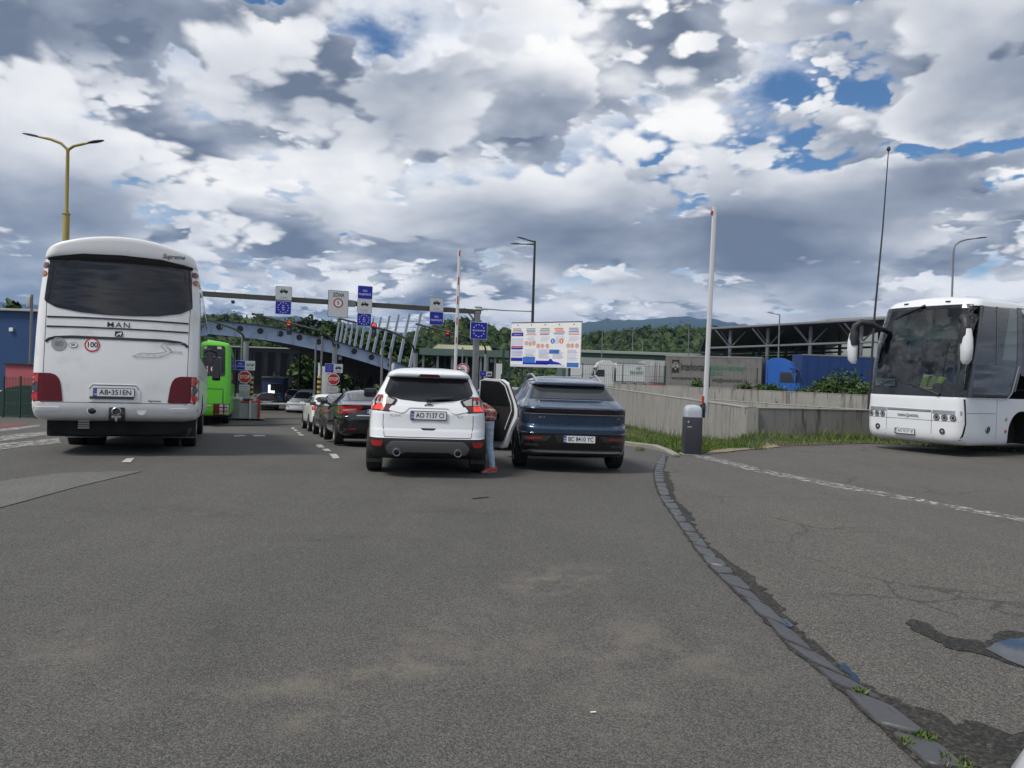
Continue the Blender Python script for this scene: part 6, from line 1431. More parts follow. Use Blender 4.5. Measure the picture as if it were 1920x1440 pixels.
# closed barrier at the bus lane
b_ = gp(467, 39.3); t = thing('barrier', 'closed barrier with a long white boom lying across the lane below the STOP sign', 'barrier', b_)
q = MB(); q.box((0, 0, .55), (.34, .34, 1.05), 'cabinet_grey', .02); q.box((0, 0, 1.09), (.36, .36, .09), 'cabinet_cap', .03); q.build('cabinet', t)
e = at(592, 759, 42.5) - b_; s_ = at(452, 756, 39.0) - b_; q = MB(); q.tube([s_, e], .055, 'box_white', 8); q.build('arm', t)
q = MB(); q.tube([s_ + Vector((0, -.02, 0)), s_.lerp(e, .09) + Vector((0, -.02, 0))], .06, 'red_mark', 8); q.build('red_band', t)
q = MB(); q.box(s_.lerp(e, .92) - Vector((0, 0, .45)), (.06, .06, .9), 'box_white'); q.build('arm_rest', t)
b_ = gp(446, 38.5); t = thing('barrier', 'grey barrier cabinet with a pale cap beside the green coach', 'barrier', b_); q = MB(); q.box((0, 0, .5), (.42, .4, 1.0), 'panel_grey', .02); q.build('cabinet', t); q = MB(); q.box((0, 0, 1.06), (.46, .44, .12), 'box_white', .05); q.build('cap', t)
b_ = gp(464, 39.0); t = thing('guard_rail', 'grey guard panel with red and white posts around the BUSES stop sign', 'guard rail', b_ + GR * .1 - GF * .5); rot = Matrix(((GR.x, GF.x, 0), (GR.y, GF.y, 0), (0, 0, 1)))
q = MB(); q.box((0, 0, .45), (1.1, .06, .82), 'panel_grey', .01, rot); q.build('panel', t); q = MB(); q.box((0, 0, .92), (1.25, .08, .08), 'red_mark', .01, rot); q.build('top_rail', t)
for d, m in ((.05, 'box_white'), (.48, 'red_mark')): q = MB(); q.box(GR * d - GF * .06 + Vector((0, 0, .5)), (.09, .07, 1.0), m, .01, rot); q.build('post', t)
tag(drape('traffic_island', [b_ + GR * x + GF * y for x, y in ((-1.3, -1.2), (.9, -1.2), (.9, 3), (-1.3, 3))], 'kerb_concrete', .10, .5), kind='structure')
b_ = gp(610, 43.5); t = thing('booth', 'narrow white booth column behind the second stop sign', 'booth', b_); q = MB(); q.box((0, 0, 1.5), (.6, .5, 3.0), 'box_white', .03); q.build('column', t); q = MB(); q.box((-.34, -.1, 1.6), (.08, .1, 3.2), 'box_white', .01); q.build('edge_post', t)
b_ = gp(517, 80); t = thing('passport_booth', 'small blue passport booth with windows under the dark canopy', 'booth', b_); rot = Matrix.Rotation(R(6), 3, 'Z')
q = MB(); q.box((0, 0, 1.25), (2.15, 2.4, 2.4), 'booth_blue', .04, rot); q.build('wall', t); q = MB(); q.box((0, 0, 2.52), (2.35, 2.6, .14), 'pole_grey', .03, rot); q.build('roof', t)
for x, w, m in ((-.72, .5, 'smoke_glass'), (0, .75, 'smoke_glass'), (.72, .5, 'smoke_glass')): q = MB(); q.box(Vector((x, -1.22, 1.42)), (w, .06, .95), m, .01); q.box(Vector((x, -1.235, 1.93)), (w + .1, .06, .05), 'pole_grey'); q.box(Vector((x, -1.235, .92)), (w + .1, .06, .05), 'pole_grey'); q.build('window', t)
q = MB(); q.box(Vector((-.22, -1.27, 1.35)), (.22, .03, .85), 'lit_window'); q.box(Vector((.03, -1.27, 1.05)), (.6, .03, .26), 'lit_window'); q.build('lit_pane', t)
for x in (-.8, -.3, .2, .7):
    pass
q = MB(); q.tube([(-1, -1, 2.6), (-1, -1, 3.0), (1, -1, 3.0), (1, -1, 2.6)], .04, 'pole_dark', 6); q.box((.1, -.6, 2.85), (.3, .3, .5), 'panel_grey', .02); q.build('roof_rail', t)
# round customs sign and small lane plate behind the open car door
p = at(868, 693, 30); b_ = Vector((p.x, 30, gz(p.x, 30))); c = p - b_; t = thing('road_sign', 'round white customs sign with a red ring above the white car roof', 'sign', b_); q = MB(); q.tube([(0, 0, 0), (0, 0, c.z + .2)], .035, 'galvanised', 8); q.build('post', t)
q = MB(); o = c + Vector((0, -.05, 0)); q.prism(circle(0, 0, .245, 28), 'ink_white', o, (1, 0, 0), (0, 0, 1), .012); q.ring(.185, .235, 'sign_red', o + Vector((0, -.012, 0)), depth=.004); q.prism(rect(-.18, -.02, .18, .02), 'ink_black', o + Vector((0, -.012, 0)), (1, 0, 0), (0, 0, 1), .003); q.text('CLO', .12, 'ink_black', o + Vector((0, -.016, .09)), bold=.01); q.text('DOUANE', .09, 'ink_black', o + Vector((0, -.016, -.08)), fit=.28); q.build('sign_plate', t)
p = at(911, 701, 44); n_ = GR.cross(Vector((0, 0, 1)))
panel('road_sign', 'low blue and white lane plate just above the open car door', 'sign', .74, .30, 'sign_white', p, GR, lambda q, o, u, v: (q.prism(rect(-.36, -.14, -.005, .14), 'sign_blue', o - n_ * .002, u, v, .006), q.text('ALL', .1, 'ink_white', o - u * .18, u, v, depth=.006), car_icon(q, o + u * .19, u, v, .26)))
# ---------------------------------------------------------------- information board and fence
def info_board():
    # hung on two posts, its right edge nearer
    A, B2 = at(957.5, 686, 41.4), at(1088.5, 692, 38.6); TA, TB = at(961.5, 605, 41.4), at(1089, 605.5, 38.6)
    u = Vector((B2.x - A.x, B2.y - A.y, 0)); w = u.length; u.normalize(); v = Vector((0, 0, 1)); n = u.cross(v); zb = (A.z + B2.z) / 2; h = (TA.z + TB.z) / 2 - zb; o0 = Vector((A.x, A.y, 0)); base = Vector((A.x, A.y, gz(A.x, A.y)))
    t = thing('information_board', 'large white notice board with columns of text and round symbols beside the fence', 'notice board', base); o = o0 + v * zb - base
    q = MB(); q.prism(rect(0, 0, w, h), 'sign_white', o, u, v, .05); q.prism(rect(.02, .02, w - .02, h - .02), 'ink_white', o + n * .05, u, v, .004); q.build('panel', t)
    q = MB(); f = o + n * .056; rnd = random.Random(8); cw = w / 5
    def bar(x0, y0, x1, y1, m, z=.002): q.prism(rect(x0 * w, (1 - y1) * h, x1 * w, (1 - y0) * h), m, f, u, v, z)
    for c_ in range(5):
        x0 = c_ / 5 + .02; x1 = x0 + .16
        y = .12
        for k in range(2): bar(x0 + rnd.uniform(0, .03), y, x1 - rnd.uniform(0, .03), y + .022, 'ink_grey' if c_ != 3 else 'board_orange'); y += .036
        for k in range(3): bar(x0 + rnd.uniform(0, .03), y, x1 - rnd.uniform(0, .03), y + .018, ('board_orange', 'board_blue', 'board_lavender')[(k + c_) % 3]); y += .032
        if c_ != 0:
            for k in range(4): bar(x0 + rnd.uniform(0, .04), y + .02, x1 - rnd.uniform(0, .04), y + .036, 'board_light'); y += .03
        y = .60
        while y < .80 + .04 * (c_ == 4): bar(x0, y, x1 - rnd.uniform(0, .05), y + .014, 'board_lavender' if rnd.random() < .6 else 'board_light'); y += .026
    bar(0.01, .22, .185, .30, 'sign_blue'); bar(.01, .52, .185, .56, 'board_pink'); bar(.01, .565, .185, .60, 'sign_blue'); bar(.01, .34, .185, .50, 'board_light'); bar(.01, .64, .185, .76, 'board_light')
    bar(.01, .79, .185, .87, 'sign_blue'); bar(.19, .77, .37, .90, 'board_blue'); bar(.19, .90, .56, .94, 'sign_blue'); bar(.38, .85, .57, .93, 'sign_blue'); bar(.57, .60, .71, .69, 'board_blue'); bar(.82, .88, .98, .98, 'board_blue'); bar(.01, .94, .80, .985, 'board_light')
    q.prism([(x * w, (1 - y) * h) for x, y in [(.56, .93), (.57, .82), (.60, .80), (.63, .86), (.70, .88), (.76, .93)]], 'sign_blue', f, u, v, .003)
    for x, y, m in [(.235, .46, 0), (.29, .475, 0), (.345, .46, 0), (.41, .52, 0), (.47, .52, 0), (.54, .52, 0), (.83, .51, 0), (.885, .51, 0), (.95, .51, 0)]:
        q.ring(.026 * w * .7, .026 * w, 'board_orange', f + u * (x * w) + v * ((1 - y) * h), u, v, .003, 16); q.prism(rect(-.008 * w, -.012 * w, .008 * w, .014 * w), 'ink_grey', f + u * (x * w) + v * ((1 - y) * h), u, v, .003)
    for x, m in ((.615, 'board_blue'), (.675, 'board_light'), (.735, 'board_orange')): q.ring(0, .03 * w, m, f + u * (x * w) + v * (.59 * h), u, v, .003, 16); q.prism(rect(-.006 * w, -.018 * w, .006 * w, .014 * w), 'ink_white', f + u * (x * w) + v * (.59 * h), u, v, .004)
    for k in range(5): q.ring(0, .035, 'ink_black', f + u * (w * (.1 + .2 * k)) + v * (h * .955), u, v, .003, 12)
    q.build('print', t)
    q = MB(); q.box(o + u * w * .5 + v * (h + .02) - n * .0, (w, .10, .05), 'pole_dark', 0, Matrix((u, -n, v)).transposed()); q.build('top_rail', t)
    for f_ in (.16, .84): q = MB(); q.tube([o + u * w * f_ - v * o.z - n * .08, o + u * w * f_ + v * h - n * .08], .06, 'pole_dark', 8); q.build('post', t)
info_board()
def mesh_fence(label, pts, h, gap=2.5, bars=.14, m='fence_green', cat='fence', thin=.012):
    t = thing('fence', label, cat, pts[0]); o = Vector(pts[0])
    for a, c in zip(pts, pts[1:]):
        a, c = Vector(a), Vector(c); L = (c - a).length; d = (c - a) / L; n = max(1, round(L / gap))
        for i in range(n + 1 if c == Vector(pts[-1]) else n):
            p = a + d * (L * i / n) - o; q = MB(); q.box(p + Vector((0, 0, h / 2)), (.06, .06, h), m); q.build('post', t)
        q = MB(); k = int(L / bars)
        for i in range(k): p = a + d * (L * (i + .5) / k) - o; q.box(p + Vector((0, 0, h / 2)), (thin, thin, h * .94), m)
        for z in (.1, h * .35, h * .65, h - .1): q.tube([a - o + Vector((0, 0, z)), c - o + Vector((0, 0, z))], thin * .7, m, 4)
        q.build('wire_panel', t)
F = lambda px, Y, z=None: (lambda p: Vector((p.x, Y, gz(p.x, Y) if z is None else z)))(at(px, 700, Y))
mesh_fence('green wire mesh fence behind the information board', [F(940, 46, -1.4), F(1000, 47, -1.4), F(1092, 45, -1.2)], 3.0)
mesh_fence('green wire fence on the yard wall in front of the white lorries', [F(1092, 62, .2), F(1246, 60, .2)], 2.5, 3.4, .17)
mesh_fence('green wire fence in front of the grey lorry trailer', [F(1248, 60, .1), F(1420, 56, .1)], 2.6, 4.0, .3, thin=.01)
for px, y0, Y in ((943, 655, 45), (955, 655, 44.5)): q = MB(); b_ = F(px, Y); z = at(px, y0, Y).z - b_.z; q.box((0, 0, z / 2), (.12, .12, z), 'fence_green'); tag(q.build('gate_post', loc=b_), 'dark green steel gate post left of the information board', 'post', 'green gate posts left of the information board')
b_ = F(936, 48); t = thing('notice_panel', 'small white framed panel behind the open door of the white car', 'sign', b_); q = MB(); z = at(936, 682, 48).z - b_.z; q.box((0, 0, z - .7), (.42, .06, 1.4), 'sign_white', .01); q.build('panel', t); q = MB(); q.box((0, .05, z / 2), (.5, .05, z), 'fence_green'); q.build('frame', t)
# ---------------------------------------------------------------- arched border canopy
def smoothpath(pts, n=6):
    pts = [Vector(p) for p in pts]; out = []
    for i in range(len(pts) - 1):
        p0, p1, p2, p3 = pts[max(0, i - 1)], pts[i], pts[i + 1], pts[min(len(pts) - 1, i + 2)]
        for j in range(n):
            t = j / n; out.append(0.5 * (2 * p1 + (p2 - p0) * t + (2 * p0 - 5 * p1 + 4 * p2 - p3) * t * t + (3 * p1 - p0 - 3 * p2 + p3) * t ** 3))
    out.append(pts[-1]); return out
A0 = at(760, 700, 58.0); A0 = Vector((A0.x, 58.0, 0))
def on_arch(px, py, off=0.0):
    d = ray(px, py); o = Vector((0, 0, CAM_H)); p0 = A0 + GF * off
    return o + d * ((p0 - o).dot(GF) / d.dot(GF))
def canopy():
    t = thing('border_canopy', 'wide border canopy carried by a pale blue arched beam with round holes', 'canopy', (A0.x, A0.y, -2.1)); o = Vector((A0.x, A0.y, -2.1))
    up = smoothpath([on_arch(*p) for p in [(250, 597), (330, 598), (386, 601), (430, 604.5), (480, 610), (530, 618), (580, 629), (630, 641), (680, 656), (720, 670), (760, 687), (800, 706), (830, 722)]])
    dn = smoothpath([on_arch(*p) for p in [(250, 623), (330, 624), (386, 626), (430, 630), (480, 635.5), (530, 643), (580, 653), (630, 664), (680, 678), (720, 691), (760, 707), (800, 725), (830, 740)]])
    n = len(up); b = MB(); vs = [p - o - GF * .12 for p in up] + [p - o - GF * .12 for p in dn] + [p - o + GF * .12 for p in up] + [p - o + GF * .12 for p in dn]
    fs = [(i, i + n, i + n + 1, i + 1) for i in range(n - 1)] + [(2 * n + i, 2 * n + i + 1, 3 * n + i + 1, 3 * n + i) for i in range(n - 1)] + [(i, i + 1, 2 * n + i + 1, 2 * n + i) for i in range(n - 1)] + [(n + i, 3 * n + i, 3 * n + i + 1, n + i + 1) for i in range(n - 1)]
    b.add(vs, fs, 'arch_blue', True); b.build('arched_beam', t)
    b = MB(); b.add([p - o - GF * .22 for p in up] + [p - o + GF * .22 for p in up] + [p - o - GF * .22 + Vector((0, 0, .06)) for p in up] + [p - o + GF * .22 + Vector((0, 0, .06)) for p in up], [(i, i + 1, n + i + 1, n + i) for i in range(n - 1)] + [(2 * n + i, 3 * n + i, 3 * n + i + 1, 2 * n + i + 1) for i in range(n - 1)] + [(i, 2 * n + i, 2 * n + i + 1, i + 1) for i in range(n - 1)], 'pole_dark'); b.build('top_flange', t)
    b = MB(); b.add([p - o - GF * .2 for p in dn] + [p - o + GF * .2 for p in dn], [(i, i + 1, n + i + 1, n + i) for i in range(n - 1)], 'arch_blue'); b.build('bottom_flange', t)
    for k, (px, py) in enumerate([(374, 612), (411.5, 613.5), (450, 616.5), (488, 621), (525.5, 626), (561, 633), (597, 641), (631, 649.5), (663.5, 659), (696, 670), (731, 684)]):
        c = on_arch(px, py) - o; b = MB(); b.prism(circle(0, 0, .22, 20), 'facade_dark', c - GF * .121, GR, (0, 0, 1), .004); b.ring(.22, .27, 'arch_blue', c - GF * .121, GR, (0, 0, 1), .012, 20); b.build('hole', t)
    # stiffening ribs
    for f in [i / 22 for i in range(1, 22)]:
        i = int(f * (n - 1)); a, c = up[i] - o - GF * .15, dn[i] - o - GF * .15
        b = MB(); b.tube([a, a.lerp(c, .45 if int(f * 22) % 2 else 1.0)], .03, 'arch_blue', 4); b.build('rib', t)
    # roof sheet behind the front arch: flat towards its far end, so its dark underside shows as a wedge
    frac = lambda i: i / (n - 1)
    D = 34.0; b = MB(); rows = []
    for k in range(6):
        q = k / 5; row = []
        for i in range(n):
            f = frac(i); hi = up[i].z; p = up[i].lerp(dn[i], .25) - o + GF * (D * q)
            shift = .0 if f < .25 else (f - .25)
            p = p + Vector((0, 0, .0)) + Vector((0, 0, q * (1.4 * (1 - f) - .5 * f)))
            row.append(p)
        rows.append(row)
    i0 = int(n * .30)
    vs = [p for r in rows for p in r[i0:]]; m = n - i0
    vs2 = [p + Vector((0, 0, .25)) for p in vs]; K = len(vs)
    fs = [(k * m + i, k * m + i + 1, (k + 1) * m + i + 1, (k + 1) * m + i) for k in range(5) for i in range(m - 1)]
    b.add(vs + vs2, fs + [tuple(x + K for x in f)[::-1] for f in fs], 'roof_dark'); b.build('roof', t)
    # raking steel props in pairs under the low side
    for k in range(9):
        for s in (-1, 1):
            base = on_arch(676 + 3 * k, 735, 3 + 3.4 * k) - o; base.z = 0; tp_ = base + GR * (s * .9 - .3) + GF * 1.2 + Vector((0, 0, 2.6 + .12 * k)); b = MB(); b.tube([base, tp_], .07, 'pole_dark', 6); b.build('prop', t)
    for k, (px, Yo) in enumerate([(440, 26), (470, 30), (560, 30), (640, 12)]):
        base = on_arch(px, 740, Yo) - o; base.z = 0; b = MB(); b.tube([base, base + Vector((0, 0, 5.2))], .12, 'pole_dark', 8); b.build('column', t)
    # pylons leaning over the roof, tied with cables
    PY = [((630, 640), (636, 604)), ((637.5, 641), (644, 603)), ((645, 643), (653, 602)), ((655, 646), (663, 601)), ((665, 649), (673.5, 600)), ((676, 653), (685.5, 598)), ((687.5, 657), (700.5, 596)), ((700, 661), (714.5, 594)), ((714, 667), (730.5, 592)), ((730, 673), (747.5, 590)), ((748, 680), (767.5, 588)), ((768, 692), (789, 587))]
    tops = []
    for k, (lo, hi) in enumerate(PY):
        xv = 379.0; Yk = 60.0 * (788 - xv) / (hi[0] - xv); a, c = at(*lo, Yk) - o, at(*hi, Yk) - o; a = a - (c - a) * .25; ax = (c - a).normalized(); b = MB()
        sd = GR; fd = ax.cross(sd).normalized(); w = .115
        b.prism([(-w, 0), (w, 0), (w * .8, (c - a).length), (-w * .8, (c - a).length)], 'pylon_grey', a - fd * .1, sd, ax, .2 if sd.cross(ax).dot(fd) > 0 else -.2); b.build('pylon', t); tops.append(c - (c - a) * .12)
    b = MB(); b.tube(tops, .02, 'pole_dark', 5); b.tube([p - Vector((0, 0, .5)) - GF * .1 for p in tops], .02, 'pole_dark', 5); b.build('cable', t)
    b = MB()
    b.lathe([(.001, -.25), (.12, -.2), (.14, 0), (.05, .1), (.02, 1.0)], 'box_white', 'Z', on_arch(638, 669, .6) - o, 10); b.build('lamp', t)
canopy()
# terminal hall behind the canopy, the canopy's shade put into its near-black wall colour
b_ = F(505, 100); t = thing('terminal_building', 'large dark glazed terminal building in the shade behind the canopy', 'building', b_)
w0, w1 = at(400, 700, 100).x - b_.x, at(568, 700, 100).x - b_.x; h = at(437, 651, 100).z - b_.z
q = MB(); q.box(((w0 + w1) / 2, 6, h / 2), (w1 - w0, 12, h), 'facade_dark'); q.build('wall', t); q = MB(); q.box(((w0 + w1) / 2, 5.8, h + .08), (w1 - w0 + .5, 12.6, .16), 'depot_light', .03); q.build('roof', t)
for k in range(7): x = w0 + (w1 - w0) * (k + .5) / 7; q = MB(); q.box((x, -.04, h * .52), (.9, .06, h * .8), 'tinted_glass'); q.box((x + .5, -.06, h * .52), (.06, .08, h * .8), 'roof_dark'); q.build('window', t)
b_ = F(580, 105); t = thing('office_building', 'grey office block with many windows glimpsed under the canopy', 'building', b_); h = at(580, 660, 105).z - b_.z; q = MB(); q.box((0, 4, h / 2), (3.6, 8, h), 'panel_grey'); q.build('wall', t)
for j in range(5):
    for i in range(3): q = MB(); q.box((-1.1 + 1.1 * i, -.02, .9 + j * (h - 1) / 5), (.7, .06, .55), 'tinted_glass'); q.build('window', t)
# ---------------------------------------------------------------- lorries and the truck yard
def lorry(label, px0, px1, y_top, Y, h, box_m, cab=None, cab_side=1, deco=None, name='lorry', rz=0.0, ylow=.95, length=None):
    P0, P1 = at(px0, 700, Y), at(px1, 700, Y); L = length or (P1.x - P0.x); zt = at(px0 if length else (px0 + px1) / 2, y_top, Y).z; t = thing(name, label, 'lorry', (P0.x, Y, 0), rz); b = MB()
    b.box((L / 2, 1.27, (zt + ylow) / 2), (L, 2.54, zt - ylow), box_m, .05); body = b.build('trailer', t)
    b = MB(); b.box((L / 2, -.012, zt - .06), (L + .04, .03, .12), 'galvanised', .01); b.box((L / 2, -.012, ylow + .08), (L + .02, .03, .14), 'galvanised', .01)
    for k in range(9): b.box((L * (k + .5) / 9, -.008, (zt + ylow) / 2), (.035, .02, zt - ylow - .3), box_m)
    b.build('trailer_rail', t)
    b = MB(); b.box((L * .62, .3, .62), (L * .4, .04, .5), 'panel_grey', .02); b.box((L / 2, 1.27, .8), (L * .94, .9, .22), 'underside'); b.build('chassis', t)
    for k in range(3): x = (L * .10 + 1.3 * k) if cab_side > 0 else (L * .9 - 1.3 * k); w = wheel(t, 0, 0, .5, .3, 'sign_grey', 6); w.rotation_euler = (0, 0, R(-90)); w.location = (x, .22, .5)
    if cab:
        x0 = L + .35 if cab_side > 0 else -.35; sg = cab_side; C_ = lambda pts: [(x0 + sg * x * 1.3, z) for x, z in pts]
        prof = C_([(0, .55), (0, 3.5), (.35, 3.85), (1.0, 3.88), (1.55, 3.55), (1.85, 2.9), (2.15, 1.75), (2.22, 1.1), (2.22, .45), (1.9, .40)]); b = MB(); b.prism(prof if sg > 0 else prof[::-1], cab, (0, 2.5, 0), (1, 0, 0), (0, 0, 1), 2.45); b.build('cab', t)
        b = MB(); pl = C_([(.95, 1.72), (.95, 2.62), (1.62, 2.62), (1.85, 1.9), (1.85, 1.72)]); b.prism(inset_round(pl if sg > 0 else pl[::-1], .08), 'smoke_glass', (0, .05, 0), (1, 0, 0), (0, 0, 1), .015); b.build('side_window', t)
        b = MB(); b.add([(x0 + sg * x * 1.3, y, z) for x, y, z in [(1.93, .2, 2.75), (1.93, 2.35, 2.75), (2.17, 2.35, 1.78), (2.17, .2, 1.78)]], [(0, 1, 2, 3)], 'smoke_glass'); pl = C_([(1.66, 2.78), (1.95, 2.72), (2.19, 1.76), (1.92, 1.76)]); b.prism(pl if sg > 0 else pl[::-1], 'smoke_glass', (0, .045, 0), (1, 0, 0), (0, 0, 1), .02); b.build('windscreen', t)
        b = MB(); pl = C_([(1.5, 3.05), (2.15, 2.85), (2.15, 2.78), (1.5, 2.95)]); b.prism(pl if sg > 0 else pl[::-1], 'tarp_blue' if cab == 'truck_blue' else 'panel_grey', (0, 2.5, 0), (1, 0, 0), (0, 0, 1), 2.5); b.build('sun_visor', t)
        b = MB(); b.box((x0 + sg * 2.47, -.12, 2.2), (.12, .22, .75), cab if cab != 'truck_blue' else 'truck_blue', .04); b.build('mirror', t)
        b = MB(); b.box((x0 + sg * 2.85, .5, .85), (.12, .45, .22), 'clear_lens', .03); b.build('headlamp', t)
        b = MB(); pl = C_([(.1, 1.1), (.1, 3.1), (.14, 3.1), (.14, 1.1)]); b.prism(pl if sg > 0 else pl[::-1], 'seam_black', (0, .05, 0), (1, 0, 0), (0, 0, 1), .006); pl = C_([(.9, .8), (.9, 2.7), (.93, 2.7), (.93, .8)]); b.prism(pl if sg > 0 else pl[::-1], 'seam_black', (0, .05, 0), (1, 0, 0), (0, 0, 1), .006); b.build('door_seam', t)
        w = wheel(t, 0, 0, .5, .3, 'sign_grey', 6); w.rotation_euler = (0, 0, R(-90)); w.location = (x0 + sg * 1.7, .22, .5)
    if deco:
        b = MB(); deco(b, L, zt, ylow); b.build('lettering', t)
    return t
def inter(b, L, zt, yl):
    H = zt - yl; o = Vector((0, -.03, yl)); u, v = Vector((1, 0, 0)), Vector((0, 0, 1)); s = L / 176.0   # photo pixels along the side
    b.prism(rect(13 * s, H - 32 * s, 26.5 * s, H - 8 * s), 'ink_black', o, u, v, .003); c = o + u * (19.8 * s) + v * (H - 23 * s)
    for r in (9.5, 6.5, 3.8):
        arc = [(r * .62 * s * math.cos(a), r * 1.1 * s * math.sin(a)) for a in [math.pi * k / 10 for k in range(11)]]; b.prism(band(arc, .9 * s)[::-1], 'sign_grey', c, u, v, .006)
    b.prism(circle(0, -2 * s, 1.4 * s, 10), 'sign_grey', c, u, v, .006)
    b.text('Interkontakt', 21 * s, 'ink_black', o + u * (55 * s) + v * (H - 21 * s), u, v, bold=.006, fit=51 * s, depth=.004)
    b.text('ŠPEDÍCIA A OBCHODNÝ', 11 * s, 'sign_green', o + u * (116 * s) + v * (H - 22 * s), u, v, bold=.01, fit=66 * s, depth=.004); b.text('SERVIS', 9 * s, 'sign_green', o + u * (94 * s) + v * (H - 32 * s), u, v, bold=.01, fit=22 * s, depth=.004)
    b.text('www.interkontakt.cz', 10 * s, 'ink_black', o + u * (40 * s) + v * (H - 42 * s), u, v, fit=54 * s, depth=.004); b.text('info@interkontakt.cz', 10 * s, 'ink_black', o + u * (120 * s) + v * (H - 44 * s), u, v, fit=62 * s, depth=.004)
lorry('lorry with a weathered grey curtain trailer lettered Interkontakt and a bright blue cab', 1247, 1421, 666, 72, 4, 'tarp_grey', 'truck_blue', 1, inter, rz=R(-27), length=8.7)
lorry('blue curtain trailer standing behind the blue cab and the leafy shrub', 1503, 1688, 667, 70, 4, 'tarp_blue')
def trans(b, L, zt, yl):
    u, v = Vector((1, 0, 0)), Vector((0, 0, 1)); H = zt - yl; b.text('TRANS KARPATY', .62, 'sign_green', Vector((L * .62, -.03, yl + H * .5)), u, v, bold=.01, fit=L * .42)
    for k in range(3): b.prism(band([(L * (.60 + .05 * k), H * .68), (L * (.635 + .05 * k), H * .82), (L * (.67 + .05 * k), H * .68)], .07)[::-1], 'skid_grey', (0, -.03, yl), u, v, .003)
lorry('white refrigerated lorry with dark lettering facing left behind the yard fence', 1156, 1216, 681, 100, 4, 'box_white', 'box_white', -1, trans, ylow=1.1)
lorry('plain white lorry box partly behind the information board', 1070, 1137, 682, 104, 4, 'box_white', ylow=1.1)
P0 = at(1219, 700, 97); t = thing('lorry', 'rear end of a pale lorry with double doors left of the grey trailer', 'lorry', (P0.x, 97, 0)); q = MB(); q.box((.85, 4, 2.55), (2.1, 8, 2.9), 'panel_grey', .05); q.build('trailer', t)
for s in (-1, 1): q = MB(); q.box((.85 + .5 * s, -.03, 2.55), (.92, .05, 2.65), 'sign_grey', .02); q.tube([(.85 + .28 * s, -.08, 1.3), (.85 + .28 * s, -.08, 3.8)], .025, 'galvanised', 6); q.build('door', t)
q = MB(); q.box((.85, -.1, .95), (2.1, .1, .14), 'red_mark'); q.box((.85, -.05, .7), (1.9, .1, .1), 'panel_grey'); q.build('bumper', t)
# dark truck-check canopy on the right
def truck_canopy():
    o = Vector((at(1327, 700, 88).x, 88, 0)); t = thing('truck_canopy', 'dark flat steel canopy on columns over the lorry lanes at the right', 'canopy', o)
    fa, fb = at(1327, 620, 88) - o, at(1720, 598, 72) - o; ba, bb = fa + Vector((14, 62, -.6)), fb + Vector((16, 62, -.6)); b = MB(); up_ = Vector((0, 0, .35))
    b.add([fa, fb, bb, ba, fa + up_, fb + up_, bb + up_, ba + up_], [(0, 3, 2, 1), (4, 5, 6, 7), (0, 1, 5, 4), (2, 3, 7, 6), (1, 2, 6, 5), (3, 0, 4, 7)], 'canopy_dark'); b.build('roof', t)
    b = MB(); b.tube([fa + Vector((0, -.15, .2)), fb + Vector((0, -.15, .2))], .14, 'pole_grey', 6); b.build('fascia', t)
    dz = Vector((0, 0, -2.0))
    for k in range(4):
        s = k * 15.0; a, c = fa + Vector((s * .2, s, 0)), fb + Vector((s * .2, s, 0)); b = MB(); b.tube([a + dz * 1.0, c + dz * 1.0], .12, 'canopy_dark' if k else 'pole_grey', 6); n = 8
        if k == 0:
            for i in range(5): p = a.lerp(c, (i + .35) / 5); b.tube([p, p + (c - a).normalized() * 1.6 + dz], .045, 'roof_dark', 5)
        b.build('truss', t)
    for px in (1367, 1437, 1517, 1612, 1700):
        Y = 88 - 16 * (px - 1327) / 393.; c = at(px, 700, Y + .3) - o; f = (px - 1327) / 393.; zt = fa.lerp(fb, f).z; b = MB(); b.tube([(c.x, c.y, 0), (c.x, c.y, zt)], .2, 'pole_grey', 8); b.build('column', t)
        for s in (-1, 1): b = MB(); b.tube([(c.x, c.y, zt - 2.0), (c.x + s * 1.7, c.y, zt - .1)], .09, 'pole_grey', 6); b.build('brace', t)
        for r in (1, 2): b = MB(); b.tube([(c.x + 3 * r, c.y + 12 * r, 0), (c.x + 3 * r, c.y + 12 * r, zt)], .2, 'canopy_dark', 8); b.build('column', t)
truck_canopy()
b_ = Vector((at(1545, 700, 125).x, 125, 0)); t = thing('warehouse', 'pale flat warehouse block rising above the dark truck canopy', 'building', b_); h = at(1545, 600, 125).z; q = MB(); q.box((11, 6, h / 2), (22, 12, h), 'depot_light'); q.build('wall', t); h2 = at(1600, 591, 125).z; q = MB(); q.prism([(0, h), (22, h), (22, h2 + .3), (9, h2), (0, h + .2)], 'sign_grey', (0, 12, 0), (1, 0, 0), (0, 0, 1), 12.1); q.build('roof', t)
b_ = Vector((at(1540, 700, 118).x, 118, 0)); t = thing('container_office', 'low white office container seen under the truck canopy', 'building', b_); q = MB(); q.box((6, 3, 3.8), (14, 5, 4.2), 'box_white'); q.build('wall', t); q = MB(); q.box((6, .47, 4.6), (11, .1, 1.0), 'smoke_glass'); q.build('window', t)
